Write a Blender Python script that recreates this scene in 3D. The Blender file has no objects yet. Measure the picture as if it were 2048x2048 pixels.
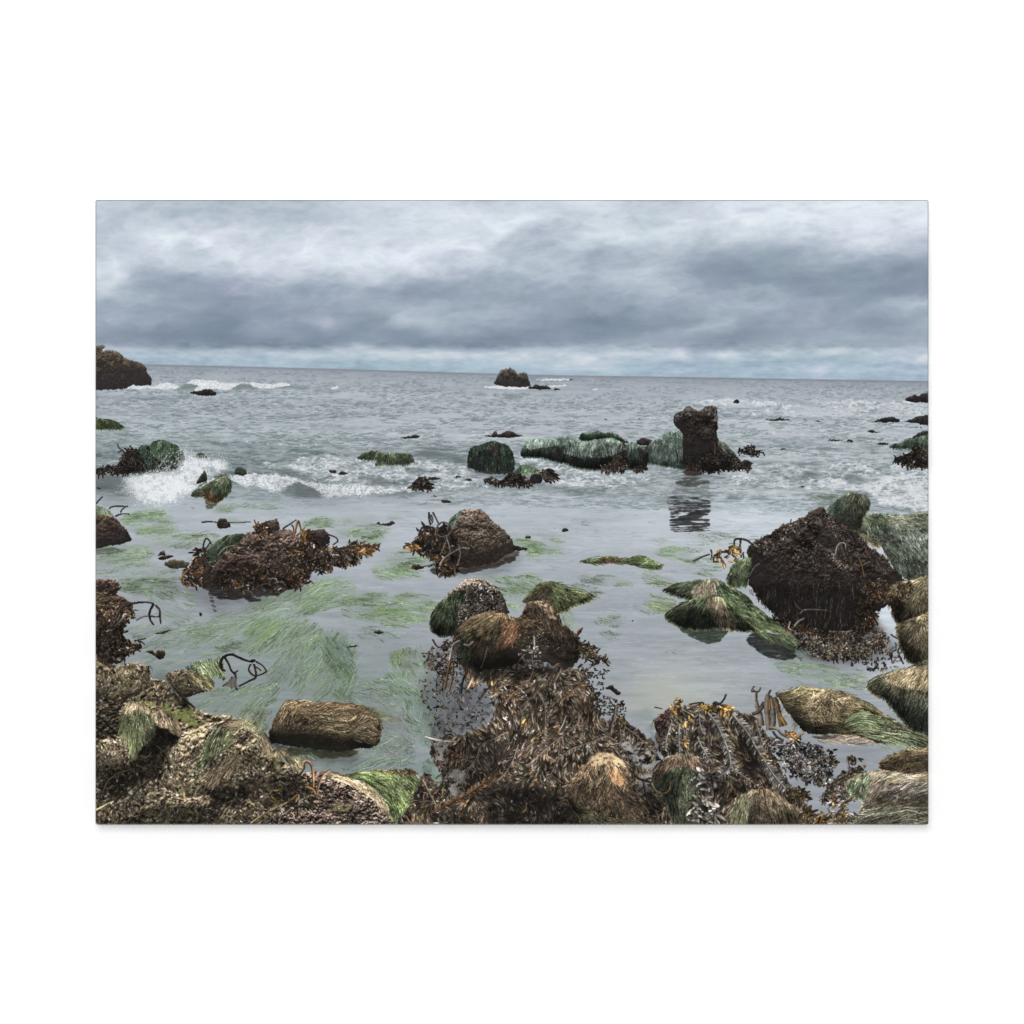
"""Canvas print of a rocky tide-pool seascape hanging on a white wall."""
import math
import numpy as np

# ---------------------------------------------------------------- print size
W, H = 1666, 1249                 # printed dots across and down the canvas
F = np.float32
rng = np.random.default_rng(11)
C = np.zeros((H, W, 3), F)        # ink colour (display values 0..1)
I = np.zeros((H, W), np.int16)    # which printed thing each dot belongs to
SH = np.ones((H, W), F)           # relief light used while drawing
EEL = set()
PARTS = []                        # (name, label, parent id)


def part(name, label=None, parent=None):
    PARTS.append((name, label, parent))
    return len(PARTS) - 1


def col(*c):
    return np.array(c, F) / 255.0


# ---------------------------------------------------------------- noise
TAB = np.random.default_rng(5).random((64, 128, 128)).astype(F)


def vn(u, v, seed=0):
    t = TAB[seed % 64]
    iu = np.floor(u).astype(np.int32)
    iv = np.floor(v).astype(np.int32)
    fu = (u - iu).astype(F)
    fv = (v - iv).astype(F)
    fu = fu * fu * (3 - 2 * fu)
    fv = fv * fv * (3 - 2 * fv)
    a = iu & 127
    b = (iu + 1) & 127
    c = iv & 127
    d = (iv + 1) & 127
    return ((t[c, a] * (1 - fu) + t[c, b] * fu) * (1 - fv)
            + (t[d, a] * (1 - fu) + t[d, b] * fu) * fv)


def fbm(u, v, seed=0, octaves=4, gain=0.5):
    s = 0
    a = 1.0
    n = 0
    for k in range(octaves):
        s = s + a * vn(u * (1 << k) + 17.3 * k, v * (1 << k) + 9.1 * k, seed + k)
        n += a
        a *= gain
    return (s / n).astype(F)


YY, XX = np.mgrid[0:H, 0:W].astype(F)


def sm(a, b, x):
    t = np.clip((x - a) / (b - a), 0, 1)
    return t * t * (3 - 2 * t)


def blur(a, r):
    r = int(max(1, round(r)))
    for ax in (0, 1):
        for _ in range(2):
            p = np.pad(a, [(r + 1, r) if k == ax else (0, 0) for k in (0, 1)], mode='edge')
            cs = np.cumsum(p, axis=ax, dtype=np.float64)
            n = a.shape[ax]
            hi = np.take(cs, np.arange(2 * r + 1, 2 * r + 1 + n), axis=ax)
            lo = np.take(cs, np.arange(0, n), axis=ax)
            a = ((hi - lo) / (2 * r + 1)).astype(F)
    return a


# ---------------------------------------------------------------- outlines
TILE = {1: (0, 270, 4.0), 2: (400, 270, 4.0), 3: (800, 270, 4.0), 4: (1183, 270, 4.0),
        5: (0, 750, 3.864), 6: (400, 750, 3.864), 7: (800, 750, 3.864), 8: (1166, 750, 3.864),
        0: (0, 0, 1.0)}


def P(tile, *xy):
    """outline points measured on one of the zones of the print"""
    ox, oy, s = TILE[tile]
    a = np.array(xy, F).reshape(-1, 2)
    return np.stack([ox + a[:, 0] / s, oy + a[:, 1] / s], 1)


def smooth(pts, closed=True, n=8):
    p = np.asarray(pts, F)
    m = len(p)
    out = []
    for i in range(m if closed else m - 1):
        if closed:
            a, b, c, d = p[i - 1], p[i], p[(i + 1) % m], p[(i + 2) % m]
        else:
            a, b, c, d = p[max(i - 1, 0)], p[i], p[i + 1], p[min(i + 2, m - 1)]
        for t in np.arange(n) / n:
            out.append(0.5 * (2 * b + (c - a) * t + (2 * a - 5 * b + 4 * c - d) * t * t
                              + (3 * b - a - 3 * c + d) * t ** 3))
    if not closed:
        out.append(p[-1])
    return np.array(out, F)


class Box:
    pass


def region(pts, rough=2.0, rs=10.0, seed=0, pad=8, curve=True):
    """boolean mask of an outline with a ragged edge, on its bounding box"""
    q = smooth(pts) if curve else np.asarray(pts, F)
    pad = int(pad + rough * 2)
    x0 = int(math.floor(q[:, 0].min())) - pad
    x1 = int(math.ceil(q[:, 0].max())) + pad
    y0 = int(math.floor(q[:, 1].min())) - pad
    y1 = int(math.ceil(q[:, 1].max())) + pad
    w, h = x1 - x0, y1 - y0
    cnt = np.zeros((h, w + 1), np.int32)
    nx = np.roll(q, -1, 0)
    for (ax, ay), (bx, by) in zip(q, nx):
        if ay == by:
            continue
        if ay > by:
            ax, ay, bx, by = bx, by, ax, ay
        r = np.arange(int(math.ceil(ay - 0.5)), int(math.ceil(by - 0.5)))
        if not len(r):
            continue
        xs = ax + (r + 0.5 - ay) * (bx - ax) / (by - ay)
        ci = np.clip(np.ceil(xs - 0.5).astype(int) - x0, 0, w)
        np.add.at(cnt, (r - y0, ci), 1)
    m = (np.cumsum(cnt, 1)[:, :w] % 2) == 1
    yy, xx = np.mgrid[y0:y1, x0:x1].astype(F)
    if rough > 0:
        wx = (fbm(xx / rs, yy / rs, seed + 3, 4, 0.6) - 0.5) * rough * 4
        wy = (fbm(xx / rs + 50, yy / rs + 31, seed + 7, 4, 0.6) - 0.5) * rough * 4
        m = m[np.clip((yy + wy - y0).astype(int), 0, h - 1), np.clip((xx + wx - x0).astype(int), 0, w - 1)]
    b = Box()
    cx0, cx1, cy0, cy1 = max(0, x0), min(W, x1), max(0, y0), min(H, y1)
    b.full = m
    b.x0, b.y0, b.fx0, b.fy0 = cx0, cy0, x0, y0
    b.s = (slice(cy0, cy1), slice(cx0, cx1))
    b.cut = (slice(cy0 - y0, cy1 - y0), slice(cx0 - x0, cx1 - x0))
    b.m = m[b.cut]
    b.xx, b.yy = XX[b.s], YY[b.s]
    return b


def mix(a, b, t):
    return a + (b - a) * t


def put(b, colour, m, alpha=1.0, ident=None):
    a = (m * alpha)[..., None].astype(F)
    C[b.s] = C[b.s] * (1 - a) + colour * a
    if ident is not None:
        t = I[b.s]
        t[(m * alpha) > 0.5] = ident


# ---------------------------------------------------------------- solids in relief
def rock(pts, ident, light, dark, third=None, rough=2.5, rs=12, R=None, amp=1.0, ts=9.0, seed=0,
         wet=0.6, wetcol=(30, 28, 30), speck=0.0, speckcol=(190, 178, 160), contrast=1.0, lift=0.0, lx=-0.25):
    b = region(pts, rough, rs, seed)
    mf = b.full.astype(F)
    hh, ww = mf.shape
    if R is None:
        R = 0.28 * min(hh, ww)
    R = max(R, 3)
    pm = np.pad(mf, int(R) + 2)
    t1 = blur(pm, R)[int(R) + 2:-(int(R) + 2), int(R) + 2:-(int(R) + 2)]
    t = np.clip((t1 - 0.25) / 0.7, 0, 1) * mf
    dome = np.sqrt(np.clip(1 - (1 - t) ** 2, 0, 1)) * R * 1.1
    yy, xx = np.mgrid[b.fy0:b.fy0 + hh, b.fx0:b.fx0 + ww].astype(F)
    wx = xx + 6 * (fbm(xx / 14, yy / 14, seed + 11, 3) - 0.5)
    wy = yy + 6 * (fbm(xx / 14, yy / 14, seed + 12, 3) - 0.5)
    n1 = fbm(wx / (ts * 3), wy / (ts * 3), seed + 1, 3)
    rid = 1 - np.abs(2 * fbm(wx / ts, wy / ts, seed + 2, 4, 0.6) - 1)
    fine = fbm(xx / 2.6, yy / 2.2, seed + 5, 2, 0.7)
    rid2 = 1 - np.abs(2 * fbm(wx / (ts * .38), wy / (ts * .34), seed + 6, 3, 0.6) - 1)
    hgt = dome + amp * (n1 * ts * 1.6 + rid * ts * 0.9 + rid2 * ts * .35 + fine * 2.6)
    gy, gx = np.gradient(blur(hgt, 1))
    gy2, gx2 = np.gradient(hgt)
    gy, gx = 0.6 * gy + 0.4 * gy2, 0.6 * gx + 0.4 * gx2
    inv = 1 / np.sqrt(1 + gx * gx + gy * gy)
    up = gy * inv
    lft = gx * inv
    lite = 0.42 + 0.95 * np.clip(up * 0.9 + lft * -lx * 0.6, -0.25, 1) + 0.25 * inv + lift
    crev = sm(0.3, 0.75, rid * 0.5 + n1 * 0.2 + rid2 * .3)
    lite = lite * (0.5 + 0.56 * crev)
    lite = 1 + (lite - 1) * contrast
    yb = np.where(mf.any(0), hh - 1 - np.argmax(mf[::-1] > 0, 0), hh)
    yt = np.where(mf.any(0), np.argmax(mf > 0, 0), 0)
    ybs = np.interp(np.arange(ww), np.arange(ww), np.convolve(np.pad(yb, 9, mode='edge'), np.ones(19) / 19, 'valid'))
    span = max(8.0, float(np.percentile(yb - yt, 80)))
    below = np.clip((ybs[None, :] - np.arange(hh)[:, None]) / span, 0, 1).astype(F)
    wetm = (1 - sm(0.12, 0.75, below + 0.25 * (n1 - 0.5))) * wet
    k = fbm(xx / (ts * 1.3), yy / (ts * 1.3), seed + 21, 4, 0.6)
    alb = mix(col(*dark), col(*light), sm(0.36, 0.62, k)[..., None])
    if third is not None:
        k2 = fbm(xx / (ts * 1.7) + 40, yy / (ts * 1.7), seed + 26, 4, 0.6)
        alb = mix(alb, col(*third), (sm(0.52, 0.66, k2) * 0.8)[..., None])
    grain = rng.random((hh, ww)).astype(F)
    cl = alb * (lite * (0.78 + 0.44 * (0.5 * grain + 0.5 * fine * 1.0)))[..., None]
    cl = mix(cl, col(*wetcol) * (0.7 + 0.6 * fine)[..., None], wetm[..., None])
    if speck > 0:
        sp = (rng.random((hh, ww)) < speck * (0.3 + 1.4 * sm(0.45, 0.6, fbm(xx / 18, yy / 18, seed + 33, 3))))
        sp = sp & (wetm < 0.55)
        s2 = np.roll(sp, 1, 0) | np.roll(sp, 1, 1)
        sd = np.roll(sp, 2, 0)
        cl = np.where(sd[..., None], cl * 0.55, cl)
        lit2 = np.clip(lite, 0.35, 1.3)[..., None]
        cl = np.where(s2[..., None], mix(cl, col(*speckcol) * lit2, 0.6), cl)
        cl = np.where(sp[..., None], mix(cl, col(*speckcol) * lit2, 0.95), cl)
    cl = np.clip(cl, 0, 1)[b.cut]
    ds = blur(dome + n1 * ts * 0.7, 2)
    dy_, dx_ = np.gradient(ds)
    iv = 1 / np.sqrt(1 + dx_ * dx_ + dy_ * dy_)
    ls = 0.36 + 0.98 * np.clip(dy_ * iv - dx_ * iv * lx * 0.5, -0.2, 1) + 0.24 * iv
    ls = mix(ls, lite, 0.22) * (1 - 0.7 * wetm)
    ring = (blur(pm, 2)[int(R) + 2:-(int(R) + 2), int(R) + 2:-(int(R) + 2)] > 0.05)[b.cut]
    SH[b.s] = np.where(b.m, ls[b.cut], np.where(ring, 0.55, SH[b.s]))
    put(b, cl, b.m.astype(F), 1.0, ident)
    return b


# ---------------------------------------------------------------- ribbons (blades, fronds, stalks)
def ribbon(X, Y, Wd, cols, K=1, cross=None, alpha=1.0, ident=None, clip=None, shade=0.0):
    """X, Y, Wd: (N, S) courses and half widths; cols: (N, S, 3)"""
    N, S = X.shape
    if K > 1:
        dx = np.gradient(X, axis=1)
        dy = np.gradient(Y, axis=1)
        l = np.sqrt(dx * dx + dy * dy) + 1e-5
        nxv, nyv = -dy / l, dx / l
        ks = np.linspace(-1, 1, K)
        X = X[:, :, None] + nxv[:, :, None] * Wd[:, :, None] * ks
        Y = Y[:, :, None] + nyv[:, :, None] * Wd[:, :, None] * ks
        c = np.repeat(cols[:, :, None, :], K, 2)
        if cross is not None:
            c = c * np.asarray(cross(ks), F)[None, None, :, None]
        cols = c.reshape(N, S * K, 3)
        X = X.reshape(N, -1)
        Y = Y.reshape(N, -1)
    xi = np.floor(X).astype(np.int32).ravel()
    yi = np.floor(Y).astype(np.int32).ravel()
    cc = cols.reshape(-1, 3)
    ok = (xi >= 0) & (xi < W) & (yi >= 0) & (yi < H)
    al = np.broadcast_to(np.asarray(alpha, F).reshape(-1, 1) if np.ndim(alpha) else np.full((1, 1), alpha, F),
                         X.shape).ravel()
    xi, yi, cc, al = xi[ok], yi[ok], cc[ok], al[ok]
    if clip is not None:
        cmf, thr = clip
        tv = np.broadcast_to(thr.reshape(-1, 1), X.shape).ravel()[ok]
        k = cmf[yi, xi] > tv
        xi, yi, cc, al = xi[k], yi[k], cc[k], al[k]
    if shade > 0:
        cc = cc * (1 + (SH[yi, xi] - 1) * shade)[:, None]
    C[yi, xi] = C[yi, xi] * (1 - al[:, None]) + np.clip(cc, 0, 1) * al[:, None]
    if ident is not None:
        k = al > 0.45
        I[yi[k], xi[k]] = ident


def inside(b, n, edge=0):
    """n random points of a region"""
    ys, xs = np.nonzero(b.m)
    if len(ys) == 0:
        return np.zeros(0, F), np.zeros(0, F)
    k = rng.integers(0, len(ys), n)
    return (xs[k] + b.x0 + rng.random(n)).astype(F), (ys[k] + b.y0 + rng.random(n)).astype(F)


def palette(n, cols, weights=None, jitter=0.12):
    a = np.array(cols, F) / 255.0
    w = None if weights is None else np.array(weights, float) / sum(weights)
    k = rng.choice(len(a), n, p=w)
    c = a[k] * (1 + jitter * rng.standard_normal((n, 1))).astype(F)
    return np.clip(c + 0.015 * rng.standard_normal((n, 3)), 0, 1).astype(F)


def fdir(ang, amp=25, scale=40, seed=0):
    a0, am = math.radians(ang), math.radians(amp)

    def f(x, y, t):
        return a0 + (fbm(x / scale, y / scale, seed + 41, 2) - 0.5) * 4 * am
    return f


def fdrape(cx, cy, sx=1.0, down=0.6, amp=18, scale=30, seed=0):
    """blades fall away from a crest and turn downwards"""
    am = math.radians(amp)

    def f(x, y, t):
        dx, dy = (x - cx) * sx, (y - cy)
        l = np.sqrt(dx * dx + dy * dy) + 4
        dx, dy = dx / l, dy / l + down * (0.3 + t)
        return np.arctan2(dy, dx) + (fbm(x / scale, y / scale, seed + 43, 2) - 0.5) * 4 * am
    return f


def fpath(pts, amp=15, scale=30, seed=0, blend=40.0):
    """blades follow the nearest piece of a course"""
    q = smooth(pts, False, 6)
    mid = (q[1:] + q[:-1]) / 2
    d = q[1:] - q[:-1]
    ang = np.arctan2(d[:, 1], d[:, 0])
    am = math.radians(amp)

    def f(x, y, t):
        w = 1 / ((x[:, None] - mid[None, :, 0]) ** 2 + (y[:, None] - mid[None, :, 1]) ** 2 + blend) ** 1.5
        return np.arctan2((w * np.sin(ang)).sum(1), (w * np.cos(ang)).sum(1)) + \
            (fbm(x / scale, y / scale, seed + 47, 2) - 0.5) * 4 * am
    return f


def grass(b, n, flow, L=(14, 40), cols=((70, 95, 60),), weights=None, w=0.6, ident=None, alpha=1.0, shade=0.7,
          tip=None, glint=0.25, jit=10, clip=True, order=1, rootdark=0.75, wave=0.0, pts=None, jitter=0.09, cl=1.0, over=3, soft=.5):
    x, y = inside(b, n) if pts is None else pts
    n = len(x)
    if n == 0:
        return
    if clip and shade > 0 and b.yy.mean() > 720:
        L = (L[0] * 1.2, L[1] * 1.35)
        over = max(over, 5)
    o = np.argsort(y * order + rng.random(n) * 18)
    x, y = x[o], y[o]
    x0_, y0_ = x, y
    Ls = (L[0] + (L[1] - L[0]) * rng.random(n) ** 1.5).astype(F)
    S = max(6, int(L[1] / 0.75))
    st = Ls / S
    ja = np.radians(jit) * rng.standard_normal(n)
    ph = rng.random(n) * 6.28
    X = np.zeros((n, S), F)
    Y = np.zeros((n, S), F)
    for k in range(S):
        X[:, k], Y[:, k] = x, y
        a = flow(x, y, k / S) + ja + wave * np.sin(ph + 5 * k / S)
        x = x + np.cos(a) * st
        y = y + np.sin(a) * st
    t = np.linspace(0, 1, S, dtype=F)[None, :, None]
    clump = 0.56 + 0.84 * sm(.25, .75, .6 * fbm(x0_ / 8, y0_ / 10, 13, 3, .6) + .4 * fbm(x0_ / 24, y0_ / 30, 14, 2))
    base = palette(n, cols, weights, jitter)[:, None, :] * mix(1.0, clump, cl)[:, None, None]
    nearg = sm(820, 960, y0_)[:, None, None] * cl
    base = base * (1 + nearg * .2 * np.clip(rng.standard_normal((n, 1, 1)), -1.6, 2.2))
    pale = (rng.random((n, 1, 1)) < .09) * nearg
    base = mix(base, base * .45 + np.array([[[.42, .40, .34]]]), pale)
    tipc = base * 1.12 if tip is None else palette(n, tip)[:, None, :]
    c = mix(base * mix(rootdark, 1.0, np.clip(t * 2.5, 0, 1)), tipc, t)
    g = glint * np.clip(np.sin(t * 4 + ph[:, None, None] * 2), 0, 1) ** 6
    c = c + g * (rng.random((n, 1, 1)) < 0.5)
    Wd = np.full((n, S), w, F) * (1 - 0.6 * t[..., 0])
    al = alpha if np.ndim(alpha) == 0 else alpha[o]
    cm = None
    if clip:
        cmf = np.zeros((H, W), F)
        cmf[b.s] = blur(np.pad(b.full.astype(F), over + 1), over)[over + 1:-over - 1, over + 1:-over - 1][b.cut]
        cm = (cmf, (.06 + soft * rng.random(n)).astype(F))
    ribbon(X, Y, Wd, c.astype(F), 1 if w < 0.75 else 2 if w < 1.3 else 3, None, al, ident, cm, shade)


def leaves(b, n, L=(6, 16), w=(1.2, 3), cols=((60, 50, 40),), weights=None, flow=None, ident=None, shade=0.5,
           glint=0.3, gcol=(200, 205, 210), jit=60, pts=None, alpha=1.0, order=1, bend=0.6):
    x, y = inside(b, n) if pts is None else pts
    n = len(x)
    if n == 0:
        return
    o = np.argsort(y * order + rng.random(n) * 30)
    x, y = x[o], y[o]
    x0_, y0_ = x, y
    flow = flow or fdir(90, 60, 50)
    Ls = (L[0] + (L[1] - L[0]) * rng.random(n) ** 1.6).astype(F)
    S = max(5, int(L[1] / 0.7))
    a = flow(x, y, 0.0) + np.radians(jit) * rng.standard_normal(n)
    kap = bend * rng.standard_normal(n)
    X = np.zeros((n, S), F)
    Y = np.zeros((n, S), F)
    for k in range(S):
        X[:, k], Y[:, k] = x, y
        aa = a + kap * (k / S)
        x = x + np.cos(aa) * Ls / S
        y = y + np.sin(aa) * Ls / S
    t = np.linspace(0, 1, S, dtype=F)[None, :]
    hw = (w[0] + (w[1] - w[0]) * rng.random((n, 1)) ** 1.5) * np.sin(np.pi * np.clip(t * 0.92 + 0.06, 0, 1)) ** 0.7
    base = palette(n, cols, weights, 0.2)[:, None, :] * (0.6 + 0.8 * sm(.3, .7, fbm(x0_ / 16, y0_ / 14, 15, 3, .55)))[:, None, None]
    c = base * (0.8 + 0.4 * t[..., None])
    fr_ = (1 - sm(560, 700, y0_))[:, None, None]
    gy_ = c.mean(-1, keepdims=True)
    c = mix(c, mix(gy_, c, .55) * .72, fr_ * .9)
    isg = rng.random((n, 1, 1)) < glint * mix(1.0, .4, fr_)
    cen = rng.random((n, 1))
    gl = np.exp(-((t - cen) / 0.22) ** 2)[..., None] * (0.25 + 0.75 * rng.random((n, 1, 1)))
    c = np.where(isg, mix(c, col(*gcol), 0.8 * gl), c)
    K = int(max(3, math.ceil(w[1] * 2 / 0.7)))
    ribbon(X, Y, hw.astype(F), c.astype(F), K, lambda k: 1.08 - 0.5 * np.abs(k) ** 2 - 0.18 * k, alpha, ident, None, shade)


def stalk(pts, w, colr, ident=None, hi=0.35, w1=None, alpha=1.0, jitter=0.1):
    q = smooth(pts, False, 10)
    seg = np.sqrt(((q[1:] - q[:-1]) ** 2).sum(1))
    s = np.concatenate([[0], np.cumsum(seg)])
    S = max(6, int(s[-1] / 0.45))
    u = np.linspace(0, s[-1], S)
    X = np.interp(u, s, q[:, 0])[None].astype(F)
    Y = np.interp(u, s, q[:, 1])[None].astype(F)
    Wd = np.linspace(w, w * .62 if w1 is None else w1, S)[None].astype(F)
    Wd = Wd * (.72 + .6 * fbm(u / 16 + q[0, 0], u * 0 + w, 9, 3))[None]
    n = fbm(u / 9, u * 0 + w, 3, 3)
    c = (col(*colr)[None, None, :] * (1 + (n[None, :, None] - 0.5) * 0.8)).astype(F)
    K = int(max(3, math.ceil(w * 2 / 0.45)))
    ribbon(X, Y, Wd, c, K, lambda k: 0.75 + hi * 1.6 * np.exp(-((k + 0.35) / 0.4) ** 2) - 0.35 * np.clip(k, 0, 1),
           alpha, ident)


# ---------------------------------------------------------------- water marks
def horizon(x):
    return np.interp(x, [0, 95, 483, 887, 1283, 1666], [325.5, 328, 337.5, 349.5, 355.5, 362])


HZ = horizon(XX).astype(F)
DY = np.maximum(YY - HZ, 0.6)
PZ = 1200 * 2.0 / (DY + 5)            # metres away on the water
PX = (XX - 833) / 1200 * PZ


def foam(pts, ident, dens=0.8, stretch=2.2, sc=6.0, seed=0, rough=4, rs=10, bright=(236, 239, 242), low=(168, 178, 184),
         soft=3, alpha=1.0, lace=False):
    b = region(pts, rough, rs, seed)
    d = blur(np.pad(b.full.astype(F), 6), soft)[6:-6, 6:-6][b.cut] * b.m
    x, y = b.xx, b.yy
    wx = x + 10 * (fbm(x / 22, y / 12, seed + 5, 3) - 0.5)
    wy = y + 7 * (fbm(x / 22, y / 12, seed + 9, 3) - 0.5)
    n = fbm(wx / (sc * stretch), wy / sc, seed + 1, 4, 0.62)
    if lace:
        r = 1 - np.abs(2 * fbm(wx / (sc * stretch * 1.6), wy / (sc * 1.3), seed + 2, 4, 0.55) - 1)
        v = sm(1.0 - 0.36 * dens, 1.22 - 0.36 * dens, r * 0.74 + n * 0.42) ** 1.2 * sm(0.05, 0.75, d)
    else:
        v = sm(0.80 - 0.55 * dens, 1.12 - 0.55 * dens, n * 0.75 + 0.5 * d - .08)
    lum = fbm(wx / (sc * 0.7), wy / (sc * 0.5), seed + 15, 3, 0.65)
    c = mix(col(*low), col(*bright), np.clip(sm(0.2, 0.8, lum) * 0.8 + 0.3 * v, 0, 1)[..., None])
    put(b, c, (v * b.m).astype(F), alpha, ident)
    return b


def drops(cx, cy, sx, sy, n, seed=0, a=0.85, big=0.2):
    r = np.random.default_rng(seed)
    x = (cx + sx * r.standard_normal(n)).astype(int)
    y = (cy + sy * r.standard_normal(n)).astype(int)
    for dx, dy in ((0, 0), (1, 0), (0, 1), (1, 1)):
        k = np.ones(n, bool) if (dx, dy) == (0, 0) else r.random(n) < big
        xi, yi = x[k] + dx, y[k] + dy
        ok = (xi >= 0) & (xi < W) & (yi >= 0) & (yi < H)
        xi, yi = xi[ok], yi[ok]
        C[yi, xi] = mix(C[yi, xi], col(238, 241, 244), (a * (0.4 + 0.6 * r.random(len(xi))))[:, None])


def mirror(pts, colr, alpha=0.85, seed=0, rough=5, streak=0.5, sx=26, sy=2.4, ident=None):
    """dark image of a rock broken up by the ripples of the pool"""
    b = region(pts, rough, 14, seed)
    d = blur(np.pad(b.full.astype(F), 6), 3)[6:-6, 6:-6][b.cut]
    y = b.yy + 2.0 * (fbm(b.xx / 30, b.yy / 9, seed + 4, 3) - 0.5)
    n = fbm(b.xx / sx, y / sy, seed + 6, 3, 0.55)
    v = sm(0.42, 0.56, d * (0.56 + (1 - streak) * 0.4 + streak * 1.9 * (n - 0.5)))
    hz_ = fbm(b.xx / 16, b.yy / 1.7, seed + 9, 3, .6)
    v = v * (1 - .75 * sm(.56, .68, hz_) * (1.25 - d))
    put(b, col(*colr) * (0.7 + 0.8 * fbm(b.xx / 9, b.yy / 2.2, seed + 8, 3))[..., None], v.astype(F), alpha, ident)


def tint(pts, colr, alpha, soft=10, seed=0, rough=5, tex=0.6, sx=30, sy=6, ident=None):
    """soft patch of colour under the water"""
    b = region(pts, rough, 20, seed, pad=soft * 2)
    d = blur(b.full.astype(F), soft)[b.cut]
    n = fbm(b.xx / sx, b.yy / sy, seed + 2, 4)
    v = np.clip(d * (1 - tex + tex * 2 * n), 0, 1)
    put(b, col(*colr), v.astype(F), alpha, ident)


def eel(pts, n, ang, cols, ident=None, L=(15, 45), alpha=0.6, weights=None, amp=14, scale=40, seed=0, under=None,
        ua=0.35, glint=0.1, jit=5, rough=6, flow=None, w=0.5, soft=8, wave=0.2, jitter=0.14):
    """blades of grass streaming in the pool"""
    if ident == eelg:
        ident = part('printed_eelgrass')
        EEL.add(ident)
    if under is not None:
        tint(pts, tuple(.9 * np.array(under)), ua * .42, soft, seed, rough, 1.0, 22, 7, ident=ident)
    b = region(pts, rough, 20, seed)
    n = int(n * 1.15)
    px, py = inside(b, n)
    gap = sm(.43, .58, fbm(px / 30, py / 8, seed + 51, 3, .55))
    dd = blur(np.pad(b.full.astype(F), 14), 12)[14:-14, 14:-14]
    hh_, ww_ = dd.shape
    dr_ = dd[np.clip((py - b.fy0).astype(int), 0, hh_ - 1), np.clip((px - b.fx0).astype(int), 0, ww_ - 1)]
    a = (np.minimum(alpha * 1.6, .97) * (0.3 + 0.7 * rng.random(n)) * (.18 + .82 * gap) * sm(.08, .5, dr_)).astype(F)
    cs = np.array(cols, float)
    dark = cs * .74
    cs = np.concatenate([cs * np.array([.94, 1.0, .88]), dark * np.array([.95, 1, .88]), cs * np.array([.84, .93, .76])])
    grass(b, n, flow or fdir(ang, amp * .7, scale, seed), (L[0] * 1.2, L[1] * 1.25), cs, None, w, ident, a, 0.0, None, glint, jit, True, 1,
          0.9, wave, pts=(px, py), jitter=jitter, cl=.7, over=14, soft=.35)


def reflect(pts, k=.4, colr=(52, 48, 44), alpha=.8, seed=0, lift=2.0, streak=.62, ident=None):
    """the dark image of a solid in the pool just under it"""
    q = np.array(pts, F)
    yb = q[:, 1].max()
    r = np.stack([q[:, 0], yb - lift + (yb - q[:, 1]) * k], 1)
    r = np.concatenate([r, [[q[:, 0].max(), yb - lift - 3], [q[:, 0].min(), yb - lift - 3]]]) if False else r
    mirror(r, colr, alpha, seed, 4, streak, 16, 2.6, ident)


def spray(pts, n, ident, seed=0, a=(.35, .9), soft=5, gate=.42, big=.35, c=(240, 243, 245), sc=9, edge=.02):
    """thousands of flung drops"""
    b = region(pts, 4, 12, seed, pad=soft * 3)
    d = blur(b.full.astype(F), soft)[b.cut]
    g = d * sm(gate, gate + .22, fbm(b.xx / sc, b.yy / (sc * .7), seed + 1, 4, .6)) + edge * (d > .02)
    p = (g / g.sum()).ravel().astype(np.float64)
    k = rng.choice(p.size, n, p=p / p.sum())
    yi, xi = np.divmod(k, g.shape[1])
    yi, xi = yi + b.y0, xi + b.x0
    al = a[0] + (a[1] - a[0]) * rng.random(n)
    for dx, dy in ((0, 0), (1, 0), (0, 1)):
        m = np.ones(n, bool) if dx + dy == 0 else rng.random(n) < big
        yy, xx = np.clip(yi[m] + dy, 0, H - 1), np.clip(xi[m] + dx, 0, W - 1)
        C[yy, xx] = mix(C[yy, xx], col(*c), al[m][:, None])
        I[yy, xx] = ident


def tone(pts, f, soft=6, seed=0, solid=True, tex=.35):
    """darker or lighter passage of the print"""
    b = region(pts, 5, 16, seed, pad=soft * 3)
    d = blur(b.full.astype(F), soft)[b.cut] * (1 - tex + 2 * tex * fbm(b.xx / 16, b.yy / (12 if solid else 4), seed + 3, 3))
    wet_ = (I[b.s] <= 2) | np.isin(I[b.s], list(EEL))
    m = ~wet_ if solid else wet_
    k = np.clip(d, 0, 1) * m
    C[b.s] = C[b.s] * (1 + (f - 1) * k)[..., None]


def matted(pts, flow, n=5, step=1.0, mixv=.7, seed=0, gain=1.0, gloss=0.0):
    """wet weed clings together: smear the ink along the lie of the fronds"""
    b = region(pts, 6, 14, seed)
    ang = flow(b.xx.ravel(), b.yy.ravel(), 0.0).reshape(b.xx.shape)
    cx, sx = np.cos(ang), np.sin(ang)
    acc = 0
    wsum = 0
    for k in range(-n, n + 1):
        w_ = 1 - abs(k) / (n + 1)
        xi = np.clip((b.xx + cx * k * step).astype(int), 0, W - 1)
        yi = np.clip((b.yy + sx * k * step).astype(int), 0, H - 1)
        acc = acc + w_ * C[yi, xi]
        wsum += w_
    acc = acc / wsum
    g0 = acc.mean(-1)
    hi = np.clip(g0 - blur(g0, 4), 0, 1)
    acc = acc * gain + gloss * hi[..., None]
    d = blur(b.full.astype(F), 3)[b.cut] * ~((I[b.s] <= 2) | np.isin(I[b.s], list(EEL)))
    C[b.s] = mix(C[b.s], acc, (d * mixv)[..., None])


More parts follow.
